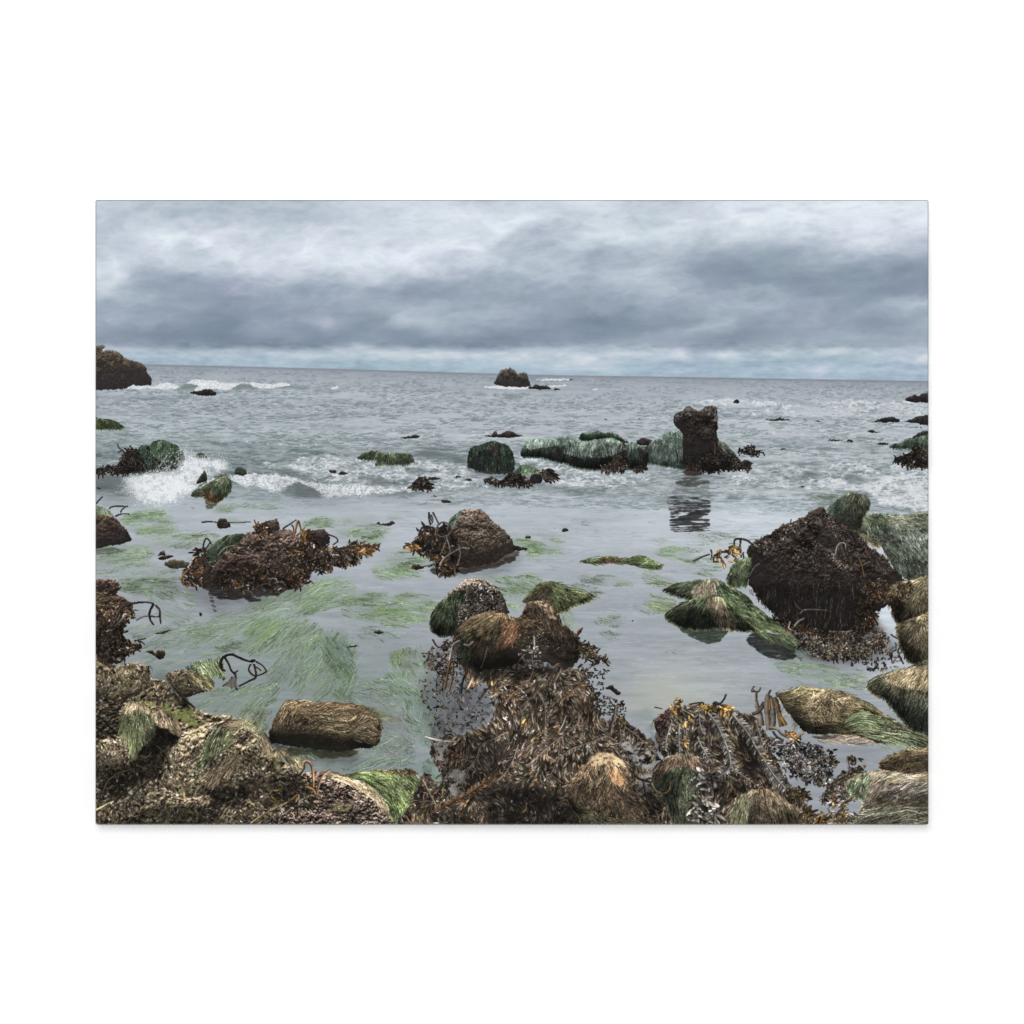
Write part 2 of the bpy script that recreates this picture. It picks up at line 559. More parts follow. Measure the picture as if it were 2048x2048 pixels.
# =============================================================== the picture
# ---- sky: brightness noted at points of the cloud deck
SKY = """
5: 0 208,130 194,260 186,390 195,520 206,650 213,780 203,910 212,1000 226,1040 204,1170 200,1230 216,1300 222,1430 226,1560 233,1666 230
35: 0 204,130 196,260 190,390 192,520 208,600 216,650 218,780 222,838 234,900 216,970 200,1040 208,1080 203,1170 214,1260 224,1300 226,1430 230,1560 226,1666 231
55: 0 202,130 206,260 210,310 216,390 196,520 212,650 214,760 222,800 232,850 200,910 193,1000 216,1100 214,1150 220,1230 214,1300 222,1400 218,1480 216,1560 226,1666 210
72: 0 200,60 204,118 226,150 238,172 236,196 222,215 238,260 208,390 214,520 214,650 214,780 228,812 200,860 189,910 192,970 212,1008 232,1040 224,1100 212,1150 212,1230 206,1300 212,1430 200,1560 224,1666 196
90: 0 196,60 202,118 222,150 236,180 210,225 240,250 224,300 214,390 222,460 222,520 216,560 220,650 220,752 238,770 232,810 195,910 190,970 210,1020 210,1040 200,1170 188,1260 196,1300 188,1430 180,1530 218,1580 202,1666 184
106: 0 198,40 206,130 214,200 202,270 222,330 218,390 226,460 226,520 224,590 228,640 234,700 226,760 226,800 205,850 188,910 192,1000 182,1040 184,1170 180,1260 170,1300 166,1430 172,1560 186,1666 168
124: 0 212,40 216,130 206,200 196,270 214,330 214,390 220,460 230,520 232,600 232,650 214,710 204,780 204,850 190,910 198,1000 178,1100 186,1170 180,1240 156,1300 160,1430 164,1560 168,1666 160
140: 0 216,42 234,60 218,90 190,130 182,170 186,220 200,260 206,330 212,390 212,460 214,520 222,600 208,650 196,720 190,780 190,850 196,910 192,1000 186,1050 196,1130 192,1180 178,1230 152,1280 147,1350 156,1430 158,1560 156,1666 150
158: 0 202,30 210,90 170,150 160,200 168,260 190,300 196,390 188,460 190,520 204,600 186,650 166,720 164,780 172,850 180,910 184,1000 184,1050 192,1130 190,1180 166,1240 152,1290 150,1350 158,1430 152,1560 152,1666 148
176: 0 204,20 208,90 166,150 156,200 158,260 168,330 178,390 172,460 174,520 188,560 168,650 158,700 160,745 176,780 164,850 168,910 172,1000 176,1060 184,1130 184,1180 172,1240 160,1290 152,1350 156,1430 150,1510 164,1560 154,1666 150
192: 0 186,60 182,110 178,150 166,200 154,260 156,330 166,390 162,460 164,520 172,560 160,650 160,700 158,750 170,800 162,910 168,1000 172,1060 180,1130 180,1200 176,1280 176,1335 182,1380 166,1430 154,1500 158,1560 156,1600 160,1666 158
206: 0 176,60 174,130 168,200 166,260 158,330 160,390 160,460 166,520 164,580 170,622 184,680 180,720 164,780 166,850 168,910 166,1000 170,1060 174,1130 170,1200 172,1270 186,1340 186,1385 190,1430 166,1500 164,1560 176,1620 190,1645 204,1666 188
222: 0 170,60 166,130 162,200 158,260 150,330 156,390 158,450 164,520 158,580 164,622 190,660 184,700 178,760 184,800 172,910 164,1000 164,1040 158,1130 162,1200 166,1270 172,1340 170,1430 166,1500 170,1560 176,1620 178,1666 172
238: 0 168,55 180,90 166,130 162,200 152,260 146,330 164,370 162,410 156,455 184,490 166,540 152,580 158,622 176,680 172,760 178,800 168,910 152,960 146,1000 142,1060 146,1130 152,1200 164,1265 190,1300 172,1340 164,1430 164,1500 160,1550 150,1600 160,1666 164
254: 0 164,55 166,110 166,150 158,200 148,260 144,300 154,350 162,390 152,430 148,470 160,540 146,600 156,680 164,760 164,800 158,910 152,1000 138,1040 144,1100 156,1170 166,1220 180,1260 178,1300 160,1340 158,1430 164,1500 166,1560 156,1600 158,1660 178
270: 0 158,80 152,130 148,200 142,260 138,330 152,390 154,430 142,500 148,560 156,620 148,700 152,760 146,800 142,910 150,1000 140,1040 152,1100 164,1170 168,1230 162,1280 148,1340 154,1430 166,1510 178,1560 162,1600 160,1666 168
283: 0 152,80 144,160 140,260 136,330 142,390 148,430 138,500 146,560 150,620 142,700 140,760 142,800 140,910 152,1000 152,1060 164,1130 166,1200 158,1260 144,1320 150,1380 168,1430 174,1500 168,1560 168,1620 172,1666 176
291: 0 172,60 170,130 160,180 148,260 146,330 138,390 142,430 140,490 160,520 176,560 158,620 150,700 146,760 140,800 144,860 152,910 160,1000 174,1060 168,1130 170,1200 160,1260 154,1320 168,1380 180,1430 178,1500 168,1560 168,1620 178,1666 178
299: 0 198,60 194,130 190,180 190,260 188,330 176,390 172,430 182,500 204,520 206,580 194,640 184,700 180,760 168,800 164,860 192,910 196,1000 186,1060 192,1100 186,1170 196,1200 172,1260 176,1320 186,1380 194,1430 190,1480 212,1520 192,1560 194,1620 196,1666 196
307: 0 186,130 186,180 190,260 192,330 196,390 200,430 200,500 202,580 208,640 206,700 206,760 206,800 206,860 202,910 206,1000 206,1060 214,1120 206,1180 212,1200 182,1228 212,1290 216,1320 186,1360 204,1400 182,1430 198,1480 204,1520 186,1560 200,1620 200,1666 206
313: 0 186,130 180,180 184,260 186,330 186,390 196,430 196,500 198,580 206,640 212,700 212,760 214,800 208,860 204,910 202,985 216,1000 200,1060 198,1120 202,1180 214,1200 186,1228 204,1290 206,1320 178,1360 196,1430 184,1480 184,1520 188,1560 196,1620 202,1666 220
322: 0 184,130 176,260 184,330 186,390 184,430 180,500 176,580 178,640 188,700 184,760 192,800 202,860 200,910 196,978 216,1000 206,1060 186,1120 182,1180 178,1250 180,1320 176,1400 178,1480 180,1520 186,1560 192,1620 200,1645 218,1666 210
331: 0 184,130 182,260 180,390 184,500 178,580 180,640 186,700 184,760 186,800 194,860 198,910 200,975 206,1008 204,1040 188,1120 178,1180 174,1250 178,1320 180,1400 186,1440 196,1480 196,1520 188,1600 176,1666 178
340: 0 184,390 184,500 178,640 180,760 186,860 188,910 192,975 192,1008 208,1036 204,1060 186,1110 188,1140 184,1172 192,1200 180,1320 186,1360 190,1400 188,1440 208,1500 200,1560 196,1666 194
348: 0 184,500 180,760 182,860 182,910 184,1040 182,1170 178,1300 178,1400 184,1440 190,1560 188,1666 186
362: 0 182,500 180,910 180,1170 178,1300 176,1440 180,1666 178
"""
rows = []
for ln in SKY.strip().splitlines():
    yk, body = ln.split(':')
    pr = [tuple(map(float, q.split())) for q in body.split(',')]
    rows.append((float(yk), np.interp(np.arange(W), [q[0] for q in pr], [q[1] for q in pr])))
ys = np.array([r[0] for r in rows])
tab = np.array([r[1] for r in rows], F)
SKYH = 372
yq = np.arange(SKYH)
full = np.empty((SKYH, W), F)
for i in range(W):
    full[:, i] = np.interp(yq, ys, tab[:, i])
full[:285] = mix(full, blur(full, 7), 0.8)[:285]
full[285:] = blur(full, 2)[285:]
sx_, sy_ = XX[:SKYH], YY[:SKYH]
near = 1 - sm(250, 300, sy_)                      # clouds flatten towards the horizon
skew = sx_ + 0.35 * sy_
wu = (fbm(skew / 70, sy_ / 34, 1, 5, 0.55) - 0.5)
wv = (fbm(skew / 70 + 9, sy_ / 34 + 5, 8, 5, 0.55) - 0.5)
qx = np.clip(sx_ + wu * mix(34, 70, near), 0, W - 1).astype(int)
qy = np.clip(sy_ + wv * mix(9, 46, near), 0, SKYH - 1).astype(int)
Lm = full[qy, qx]
Lm = blur(Lm, 1)
puff = fbm(skew / 46 + 0.8 * wu, sy_ / 20 + 0.8 * wv, 21, 6, 0.58) - 0.5
puff2 = fbm(skew / 150, sy_ / 30, 29, 5, 0.55) - 0.5
strk = fbm(skew / 130, sy_ / 6, 37, 4, 0.55) - 0.5
hp = fbm(sx_ / 22 + .5 * wu, sy_ / 6.5 + .5 * wv, 33, 5, .6) - .5
Lm = Lm + hp * mix(36, 0, sm(0, .6, near))
Lm = Lm + puff * mix(10, 22, near) + puff2 * mix(8, 12, near) + strk * mix(8, 4, near)
crisp = 1 - np.abs(2 * fbm(skew / 52 + .9 * wu, sy_ / 22 + .9 * wv, 39, 5, .6) - 1)
Lm = Lm + (crisp - .72) * mix(0, 26, near) * sm(140, 190, Lm)
Lm = np.clip((Lm - 190) * 1.03 + 186, 120, 242)
hb = sm(292, 325, sy_) * (1 - sm(188, 206, Lm))
tz = fbm(sx_ / 90, sy_ / 60, 51, 3) - 0.5           # faint violet / teal drift of the print
kk = np.clip((Lm - 140) / 90, 0, 1)
Rr = Lm - mix(13, 7, kk) - hb * 5 - tz * 4
Gg = Lm + mix(2, 1, kk) + hb * 3 + tz * 2
Bb = Lm + mix(20, 10, kk) + hb * 4 - tz * 5
wm = sm(294, 310, sy_) * sm(196, 214, Lm)
Bb = Bb - wm * 4
C[:SKYH] = np.stack([Rr, Gg, Bb], -1) / 255
C[:SKYH] *= (1 + 0.003 * np.sin(sy_ * 1.9))[..., None]
sky = part('printed_sky', 'printed grey blue cloud deck with a pale strip over the horizon')
I[:SKYH] = sky

# ---- sea and pool
sea = part('printed_sea', 'printed grey sea running down into the calm tide pool')
below = YY > HZ
g = np.interp(DY, [0, 6, 20, 45, 80, 120, 165, 200, 235, 270, 330, 430, 560, 700, 900],
              [146, 158, 169, 178, 183, 183, 166, 150, 166, 184, 186, 171, 163, 158, 153]).astype(F)
right = sm(900, 1500, XX)
g = g + right * np.interp(DY, [0, 20, 120, 240, 330, 500, 900], [0, 3, 6, 14, 20, 6, 4]).astype(F)
leftg = (1 - sm(380, 620, XX)) * sm(90, 160, DY) * (1 - sm(250, 320, DY))
g = g - 8 * leftg
bl = np.interp(DY, [0, 30, 120, 200, 300, 900], [13, 10, 8, 6, 9, 7]).astype(F)
bl = bl - 2 * leftg
base = np.stack([g - np.interp(DY, [0, 20, 260, 420, 900], [7, 8, 8, 7, 6]) - 3 * leftg, g, g + bl * .8], -1)
# waves, drawn coarser close by and fading where they get finer than a dot
wave = np.zeros((H, W), F)
mpp = DY ** 2 / 2400.0                              # dots per metre along the view
for i, (lam, amp) in enumerate([(11, .5), (5.5, .9), (2.6, 1.0), (1.3, 1.0), (.65, .9), (.33, .7), (.16, .5)]):
    vis = sm(1.2, 3.5, lam * mpp) * (1 - sm(60, 170, lam * mpp))
    nn = fbm(PX / (lam * 2.1) + 0.35 * PZ / lam, PZ / lam + i * 7.7, i * 5 + 3, 2)
    wave += vis * amp * (nn - 0.5)
fine = fbm(XX / 9, YY / 2.1, 17, 3, 0.6) - 0.5
swell = fbm(XX / 26 + 5, YY / 4.4, 19, 4, 0.55) - 0.5
calm = sm(232, 262, DY + 10 * (fbm(XX / 60, YY / 30, 23, 2) - .5) - 16 * right)
chop = 1 - calm
dk = wave * 0.55 + fine * 0.75 + swell * 0.9
shade = np.where(dk > 0, dk * 32, dk * 78)
shade = shade * mix(0.2, .8, chop) * (1 + .7 * sm(110, 160, DY) * (1 - sm(235, 260, DY))) * np.interp(DY, [0, 8, 40, 100, 200, 900], [.35, .6, .85, 1, 1.1, 1.0])
grn = np.clip(-dk * 1.6, 0, 1) * chop * .7
base = base + shade[..., None] * np.array([1.0, .95, .92], F)
base = base + grn[..., None] * np.array([-2, 0, -2], F)
gl = sm(.60, .70, fbm(XX / 7, YY / 1.8, 61, 3, .6)) * right * sm(60, 130, DY) * (1 - sm(240, 300, DY))
base = base + gl[..., None] * 12
# long soft ripples of the pool and warm sand showing through near the bottom
pool = fbm(XX / 120 + .004 * YY, YY / 10, 71, 4, .55) - .5
pool2 = fbm(XX / 40, YY / 5, 75, 3, .6) - .5
base = base + ((pool * 26 + pool2 * 12) * calm)[..., None]
sand = np.exp(-((XX - 1165) / 120) ** 2 - ((YY - 990) / 60) ** 2) * .9 * (0.6 + 0.8 * fbm(XX / 50, YY / 22, 77, 3))
base = base + sand[..., None] * np.array([15, 14, 3], F)
m3 = np.clip(YY - HZ + .5, 0, 1)[..., None]
C[:] = mix(C, np.clip(base, 0, 255) / 255, m3)
I[below] = sea
edge = np.exp(-(DY - 1.5) ** 2 / 6) * below
C[:] = C * (1 - 0.07 * edge[..., None])

# crisp little wavelets, each a dash of dark or light
nw = 26000
wd = 4 + 262 * rng.random(nw) ** 1.15
wx_ = rng.random(nw) * W
wy_ = horizon(wx_) + wd
keep = (fbm(wx_ / 60, wy_ / 14, 81, 3) + .25 * (rng.random(nw) - .5)) > .46
wx_, wy_, wd = wx_[keep].astype(F), wy_[keep].astype(F), wd[keep]
nw = len(wx_)
sz = np.clip(2 + wd * .05, 2, 11)
dkm = rng.random(nw) < .68
wc = np.where(dkm[:, None], np.array([[96, 110, 114]]), np.array([[204, 210, 215]])) / 255.0
wc = wc + np.where((wd > 110) & dkm, 1, 0)[:, None] * np.array([[-3, 0, -4]]) / 255
S_ = 40
tt = np.linspace(-1, 1, S_)[None]
ln = sz * (.5 + rng.random(nw))
bow = (rng.standard_normal(nw) * .08 * sz)
WX = wx_[:, None] + ln[:, None] * tt
WY = wy_[:, None] + bow[:, None] * (1 - tt ** 2) + tt * (rng.standard_normal(nw) * .12 * ln)[:, None]
hwid = (.22 + .035 * sz)[:, None] * (1 - tt ** 2)
wal = (.16 + .55 * rng.random(nw) ** 1.4) * np.interp(wd, [0, 15, 60, 270], [.35, .6, 1, .9]) * np.where(dkm, 1, .6)
ribbon(WX.astype(F), WY.astype(F), hwid.astype(F), np.repeat(wc[:, None], S_, 1).astype(F), 4, None, wal.astype(F))
# fine ripples on the pool
nw = 8000
wx_ = (rng.random(nw) * W).astype(F)
wy_ = (horizon(wx_) + 250 + 560 * rng.random(nw) ** 1.3).astype(F)
keep = fbm(wx_ / 80, wy_ / 24, 85, 3) > .47
wx_, wy_ = wx_[keep], wy_[keep]
nw = len(wx_)
ln = 5 + 16 * rng.random(nw) ** 2
WX = wx_[:, None] + ln[:, None] * tt
WY = wy_[:, None] + (rng.standard_normal(nw) * .8)[:, None] * (1 - tt ** 2) + (rng.standard_normal(nw) * .7)[:, None] * tt
wc = np.where(rng.random((nw, 1)) < .55, np.array([[128, 140, 148]]), np.array([[188, 199, 207]])) / 255.0
ribbon(WX.astype(F), WY.astype(F), np.full((nw, S_), .4, F), np.repeat(wc[:, None], S_, 1).astype(F), 1, None, (.16 + .42 * rng.random(nw)).astype(F))

# the left half of the pool lies over weed and shade
wl_ = sm(0, 200, YY - 780) * (1 - sm(520, 760, XX + 60 * (fbm(XX / 90, YY / 60, 87, 2) - .5)))
C[:] = mix(C, C * np.array([.88, .91, .87], F), (wl_ * .9)[..., None])

# ---- breakers and foam behind the rocks
surf = part('printed_surf', 'printed white surf of breaking waves and foam')
far = part('printed_wave', 'printed far breaker with a white crest on a green face')
# the far breaker
for q, a in ((P(1, 640, 432, 740, 388, 800, 378, 822, 400, 812, 436, 760, 440), .8), (P(1, 1080, 436, 1150, 398, 1230, 392, 1300, 424, 1200, 432), .8),
             (P(1, 1380, 425, 1480, 402, 1570, 402, 1640, 425, 1500, 430), .6), (P(1, 1590, 440, 1660, 415, 1720, 430, 1660, 440), .5),
             (P(2, 60, 470, 200, 450, 340, 440, 350, 460, 200, 468), .4), (P(2, 1420, 480, 1480, 462, 1540, 480, 1480, 490), .6),
             (P(2, 1640, 505, 1700, 478, 1790, 490, 1810, 510, 1720, 512), .6), (P(3, 780, 515, 830, 498, 860, 515), .5),
             (P(2, 0, 440, 50, 415, 100, 430, 60, 442), .5), (P(1, 460, 570, 560, 545, 640, 560, 560, 575), .3),
             (P(1, 1490, 655, 1600, 630, 1720, 640, 1600, 660), .3), (P(1, 0, 540, 60, 530, 100, 540, 40, 550), .3)):
    tint(q, (108, 126, 122), a, 2, 3, 1.2, .35, 12, 3, far)
foam(P(1, 725, 388, 800, 354, 850, 356, 930, 362, 1010, 376, 1100, 386, 1235, 376, 1320, 386, 1420, 392, 1500, 378, 1565, 400, 1470, 412, 1400, 427,
       1280, 416, 1220, 392, 1150, 394, 1092, 428, 1030, 440, 950, 428, 860, 440, 790, 446, 815, 400), far, .95, 2, 3.2, 3, 1.2, 5, soft=1)
foam(P(1, 215, 428, 290, 392, 340, 408, 460, 406, 570, 378, 670, 408, 700, 420, 560, 432, 440, 424, 330, 432), surf, .85, 2, 3, 5, 1.2, 5, soft=1)
foam(P(1, 1870, 430, 1932, 408, 1932, 428), surf, .8, 2, 3, 5, .6, 5, soft=1)
for i, q in enumerate((P(2, 1500, 412, 1620, 404, 1860, 412, 1930, 420, 1850, 432, 1700, 430, 1560, 424), P(3, 0, 405, 120, 412, 265, 415, 250, 432, 60, 432),
                       P(3, 320, 355, 480, 347, 590, 350, 560, 362, 400, 364), P(3, 420, 405, 560, 398, 560, 412, 430, 418), P(3, 760, 428, 820, 432, 800, 442),
                       P(2, 270, 425, 330, 410, 350, 420, 300, 432))):
    foam(q, surf, .78, 3, 2.4, 7 + i, .8, 4, soft=1)
# white lines riding on the swell
for i, (q, d) in enumerate(((P(1, 150, 860, 300, 820, 420, 795, 640, 790, 760, 815, 600, 830, 400, 830, 260, 850), .5), (P(1, 1180, 820, 1215, 830, 1270, 870, 1500, 860, 1790, 875, 1700, 892, 1400, 885, 1240, 880), .62),
                            (P(1, 1780, 800, 1932, 800, 1932, 840, 1800, 835), .4), (P(2, 0, 870, 190, 868, 150, 888, 0, 888), .7), (P(2, 1370, 770, 1440, 750, 1560, 790, 1480, 805, 1400, 800), .72),
                            (P(2, 1130, 815, 1240, 800, 1250, 812, 1160, 822), .6), (P(1, 500, 690, 620, 680, 800, 690, 600, 705), .3), (P(2, 220, 820, 320, 800, 350, 830, 260, 850), .4),
                            (P(2, 380, 840, 500, 850, 680, 880, 660, 890, 480, 870), .4), (P(1, 0, 1000, 160, 980, 200, 1040, 60, 1060), .25))):
    foam(q, surf, d, 3, 3, 20 + i, 2, 7, soft=2, lace=True, alpha=.85)
# wide fields of lacy foam
surf_r = part('printed_surf', 'printed lacy white foam spreading at the right edge')
for i, (q, d, sc) in enumerate((
        (P(2, 0, 1000, 300, 960, 520, 1000, 700, 1040, 900, 1010, 1060, 970, 1200, 1005, 1350, 1050, 1450, 1110, 1530, 1160, 1620, 1205, 1300, 1225, 900, 1225, 600, 1205, 300, 1180, 0, 1120), .62, 4.2),
        (P(2, 180, 960, 330, 960, 560, 1000, 520, 1040, 300, 1030), .5, 4), (P(1, 1270, 1050, 1480, 1010, 1660, 1030, 1932, 1010, 1932, 1080, 1700, 1090, 1400, 1070), .62, 4),
        (P(1, 1780, 940, 1932, 960, 1932, 1010, 1850, 1000), .5, 4), (P(3, 140, 960, 280, 970, 460, 1010, 620, 1060, 700, 1080, 920, 1090, 1130, 1090, 1260, 1120, 1180, 1170, 1020, 1210, 700, 1222, 500, 1205, 380, 1180, 250, 1090), .7, 4),
        (P(3, 1220, 1030, 1480, 1060, 1420, 1100, 1260, 1110), .35, 4),
        (P(4, 0, 530, 250, 500, 380, 512, 600, 528, 900, 545, 970, 565, 800, 580, 600, 578, 250, 560, 100, 545), .78, 3), (P(4, 380, 640, 560, 600, 800, 590, 1000, 575, 1400, 590, 1720, 640, 1400, 660, 1000, 665, 600, 655), .48, 3),
        (P(4, 960, 530, 1300, 515, 1600, 530, 1932, 545, 1932, 640, 1700, 640, 1500, 600, 1200, 590), .66, 3), (P(4, 1440, 640, 1700, 640, 1745, 680, 1650, 660), .6, 3),
        (P(4, 400, 1060, 700, 1030, 1000, 1050, 1300, 1010, 1600, 1050, 1932, 1040, 1932, 1240, 1500, 1240, 1100, 1240, 700, 1220, 400, 1180), .60, 4.5),
        (P(4, 1050, 1180, 1400, 1130, 1932, 1140, 1932, 1270, 1600, 1265, 1300, 1230), .74, 5), (P(4, 1480, 1265, 1700, 1262, 1932, 1290, 1932, 1415, 1760, 1390, 1600, 1372, 1500, 1320), .84, 4),
        (P(4, 620, 900, 1000, 930, 1500, 960, 1640, 1010, 1200, 1000, 800, 960), .3, 3.5), (P(4, 300, 730, 900, 720, 1400, 750, 1600, 830, 900, 830, 400, 800), .24, 3),
        (P(1, 900, 960, 1200, 930, 1300, 980, 1100, 1010), .25, 3))):
    sid_ = surf_r if q[:, 0].min() > 1183 else surf
    foam(q, sid_, d, 2.4, sc * 1.45, 40 + i, 5, 12, soft=5, lace=True, alpha=1)
    foam(q, sid_, d * .9, 3.2, sc * .8, 140 + i, 5, 12, soft=5, lace=True, alpha=.9)
    foam(q, sid_, d * .45, 3.2, sc * .8, 180 + i, 5, 12, soft=5, alpha=.35)
# green backs of the little waves in front
for q, a in ((P(1, 1270, 1080, 1500, 1072, 1700, 1110, 1600, 1125, 1400, 1095), .7), (P(2, 0, 1120, 130, 1160, 260, 1180, 420, 1190, 600, 1195, 740, 1200, 640, 1150, 520, 1140, 300, 1170), .3),
             (P(2, 590, 1150, 700, 1140, 760, 1195, 640, 1200), .6), (P(2, 860, 1080, 1000, 1060, 1050, 1100, 940, 1110), .6), (P(2, 950, 925, 1150, 930, 1320, 970, 1350, 1040, 1200, 1000, 1000, 965), .55),
             (P(4, 930, 1100, 980, 1085, 1060, 1110, 1040, 1135, 960, 1130), .7), (P(4, 1260, 1125, 1330, 1105, 1400, 1140, 1480, 1150, 1400, 1185, 1290, 1180), .6), (P(4, 400, 1110, 700, 1115, 960, 1105, 960, 1122, 700, 1125), .5),
             (P(2, 0, 1170, 100, 1190, 210, 1240, 200, 1300, 60, 1290, 0, 1270), .5), (P(1, 1560, 1190, 1650, 1165, 1750, 1220, 1830, 1290, 1600, 1290, 1480, 1250), .34), (P(1, 0, 1120, 180, 1130, 250, 1180, 200, 1230, 0, 1240), .6),
             (P(2, 480, 1270, 800, 1260, 1200, 1250, 1600, 1225, 1932, 1200, 1932, 1215, 1500, 1240, 1000, 1275, 600, 1290), .4), (P(3, 0, 1222, 400, 1200, 900, 1225, 1100, 1200, 900, 1240, 400, 1235), .4)):
    tint(q, (98, 108, 108), min(.9, a * 1.1), 3, 5, 2.5, .3, 14, 4)
# front edge of the wash
for i, (q, d) in enumerate(((P(1, 1080, 1130, 1200, 1105, 1300, 1115, 1450, 1112, 1560, 1135, 1645, 1165, 1570, 1195, 1490, 1240, 1370, 1248, 1290, 1200, 1200, 1212, 1120, 1185), .88),
                            (P(1, 1660, 1160, 1800, 1205, 1932, 1200, 1932, 1285, 1820, 1285, 1740, 1222), .88), (P(2, 0, 1140, 100, 1165, 220, 1185, 330, 1195, 500, 1185, 600, 1210, 740, 1225, 800, 1240, 640, 1270, 400, 1288, 210, 1284, 240, 1245, 90, 1205), .88),
                            (P(2, 560, 1205, 900, 1215, 1100, 1225, 1350, 1222, 1600, 1212, 1400, 1232, 1000, 1248, 700, 1262), .72))):
    foam(q, surf, d * .8, 1.7, 4, 60 + i, 2.5, 7, soft=2, low=(112, 122, 130))
drops(365, 560, 34, 8, 220, 3, .6)
spray(P(1, 1080, 1130, 1200, 1105, 1300, 1115, 1450, 1112, 1560, 1135, 1645, 1165, 1570, 1195, 1490, 1240, 1370, 1248, 1290, 1200, 1200, 1212, 1120, 1185), 700, surf, 90, (.3, .85), 2, .4)
spray(P(1, 1660, 1160, 1800, 1205, 1932, 1200, 1932, 1285, 1820, 1285, 1740, 1222), 250, surf, 91, (.3, .85), 2, .4)
spray(P(2, 90, 1190, 330, 1195, 600, 1210, 800, 1240, 640, 1270, 400, 1288, 210, 1284, 240, 1245), 600, surf, 92, (.3, .85), 2, .4)

# ---- the far rocks
hd = part('printed_rock', 'printed brown headland running off the left edge')
rock(P(1, -40, 80, 0, 85, 40, 78, 68, 80, 70, 95, 52, 112, 56, 130, 85, 118, 130, 120, 180, 138, 215, 163, 222, 178, 260, 193, 330, 213, 378, 233, 402, 265, 412, 300, 442, 335,
       446, 362, 436, 398, 350, 405, 300, 400, 270, 410, 215, 430, 0, 440, -40, 440), hd, (122, 106, 84), (74, 64, 54), (96, 84, 70), 1.0, 5, 14, .55, 5, 3,
     wet=.9, wetcol=(44, 38, 40), lift=-.05, contrast=.9)
stk = part('printed_rock', 'printed jagged sea stack at the middle of the horizon')
rock(P(2, 1588, 388, 1605, 350, 1628, 300, 1648, 276, 1668, 276, 1682, 262, 1690, 272, 1702, 272, 1714, 260, 1730, 270, 1748, 276, 1770, 308, 1800, 302, 1842, 305, 1856, 335, 1872, 385, 1864, 412,
       1700, 412, 1620, 403), stk, (112, 104, 90), (64, 58, 52), (90, 82, 72), .5, 4, 8, .5, 4, 9, wet=.8, wetcol=(44, 42, 44), lift=-.05)
lr = part('printed_rock', 'printed row of low black rocks beside the sea stack')
rock(P(3, 262, 425, 268, 412, 298, 416, 305, 402, 335, 396, 352, 408, 400, 404, 438, 430, 330, 434), lr, (80, 74, 66), (48, 44, 42), None, .6, 4, 4, .4, 3, 4, wet=.5)
rock(P(3, 462, 437, 480, 424, 520, 434, 500, 440), part('printed_rock'), (70, 66, 62), (45, 42, 42), None, .5, 4, 2, .4, 3, 4)
rock(P(3, 592, 354, 605, 350, 625, 356, 605, 360), part('printed_rock'), (80, 76, 76), (55, 52, 52), None, .3, 4, 2, .4, 3, 4)
br = part('printed_rock', 'printed low dark rock in front of the far breaker')
rock(P(1, 755, 462, 780, 450, 850, 446, 860, 434, 890, 430, 930, 438, 962, 462, 955, 482, 870, 484, 800, 474), br, (66, 52, 50), (42, 35, 36), None, .9, 4, 5, .5, 3, 6, wet=.4)

# ---- rocks among the surf
gl1 = part('printed_rock', 'printed green weedy rock at the left edge')
b = rock(P(1, -30, 668, 30, 664, 90, 672, 140, 685, 190, 705, 218, 738, 190, 746, 0, 746, -30, 746), gl1, (84, 98, 60), (54, 62, 42), (70, 56, 46), 1, 6, 6, .5, 5, 8, wet=.5)
grass(b, 240, fdrape(10, 440, 1, .3), (6, 16), ((92, 112, 62), (70, 90, 50), (60, 70, 42)), None, .5, None, shade=.5)

pebble = part('printed_rock', 'printed little weedy rocks awash in the surf')
b = rock(P(1, 775, 986, 800, 952, 830, 938, 872, 956, 888, 986), pebble, (88, 96, 62), (56, 62, 42), None, 1, 5, 5, .5, 4, 9, wet=.5)
b = rock(P(1, 1112, 1085, 1130, 1062, 1160, 1056, 1192, 1075, 1208, 1108, 1180, 1124, 1120, 1112), part('printed_rock'), (96, 110, 88), (70, 82, 66), (60, 44, 36), 1, 5, 5, .5, 4, 10, wet=.3)
rock(P(1, 940, 1140, 980, 1100, 1040, 1090, 1060, 1120, 1000, 1135), part('printed_rock'), (120, 132, 112), (88, 102, 84), None, 1, 5, 5, .5, 4, 11, wet=.2)

spl = part('printed_rock', 'printed dark green rock with kelp where the wave splashes')
kb = rock(P(1, 150, 1095, 192, 1020, 228, 950, 262, 925, 285, 912, 330, 908, 352, 940, 380, 1000, 380, 1100, 260, 1102), spl, (92, 78, 70), (44, 38, 36), (64, 52, 44), 1.6, 6, 10, .8, 5, 13, wet=.3)
rock(P(1, 345, 925, 352, 898, 390, 888, 440, 885, 452, 858, 490, 838, 560, 843, 622, 870, 656, 884, 682, 920, 706, 968, 716, 1025, 680, 1060, 560, 1090, 480, 1106, 350, 1112, 335, 1000), spl,
     (58, 76, 54), (26, 32, 26), (40, 56, 40), 1.5, 8, 16, .8, 9, 14, wet=.75, wetcol=(26, 29, 26))
b = region(P(1, 440, 880, 490, 842, 560, 848, 650, 890, 690, 950, 700, 1010, 640, 1040, 560, 1000, 470, 960), 1)
grass(b, 700, fdrape(138, 482, .8, .9), (8, 22), ((62, 86, 58), (78, 104, 70), (44, 60, 44), (96, 120, 92)), None, .5, None, shade=.6)
b = region(P(1, 345, 900, 440, 890, 440, 1080, 345, 1090), 1)
grass(b, 200, fdrape(98, 490, .6, 1), (8, 26), ((40, 56, 42), (54, 72, 52), (30, 38, 32)), None, .5, None, shade=.4)
leaves(kb, 220, (4, 11), (.5, 1.1), ((70, 58, 50), (40, 34, 32), (112, 98, 90), (88, 66, 46)), None, fdir(130, 40, 20), None, .3, .3)
weedL = part('printed_kelp', 'printed brown kelp trailing from the splashed rock', spl)
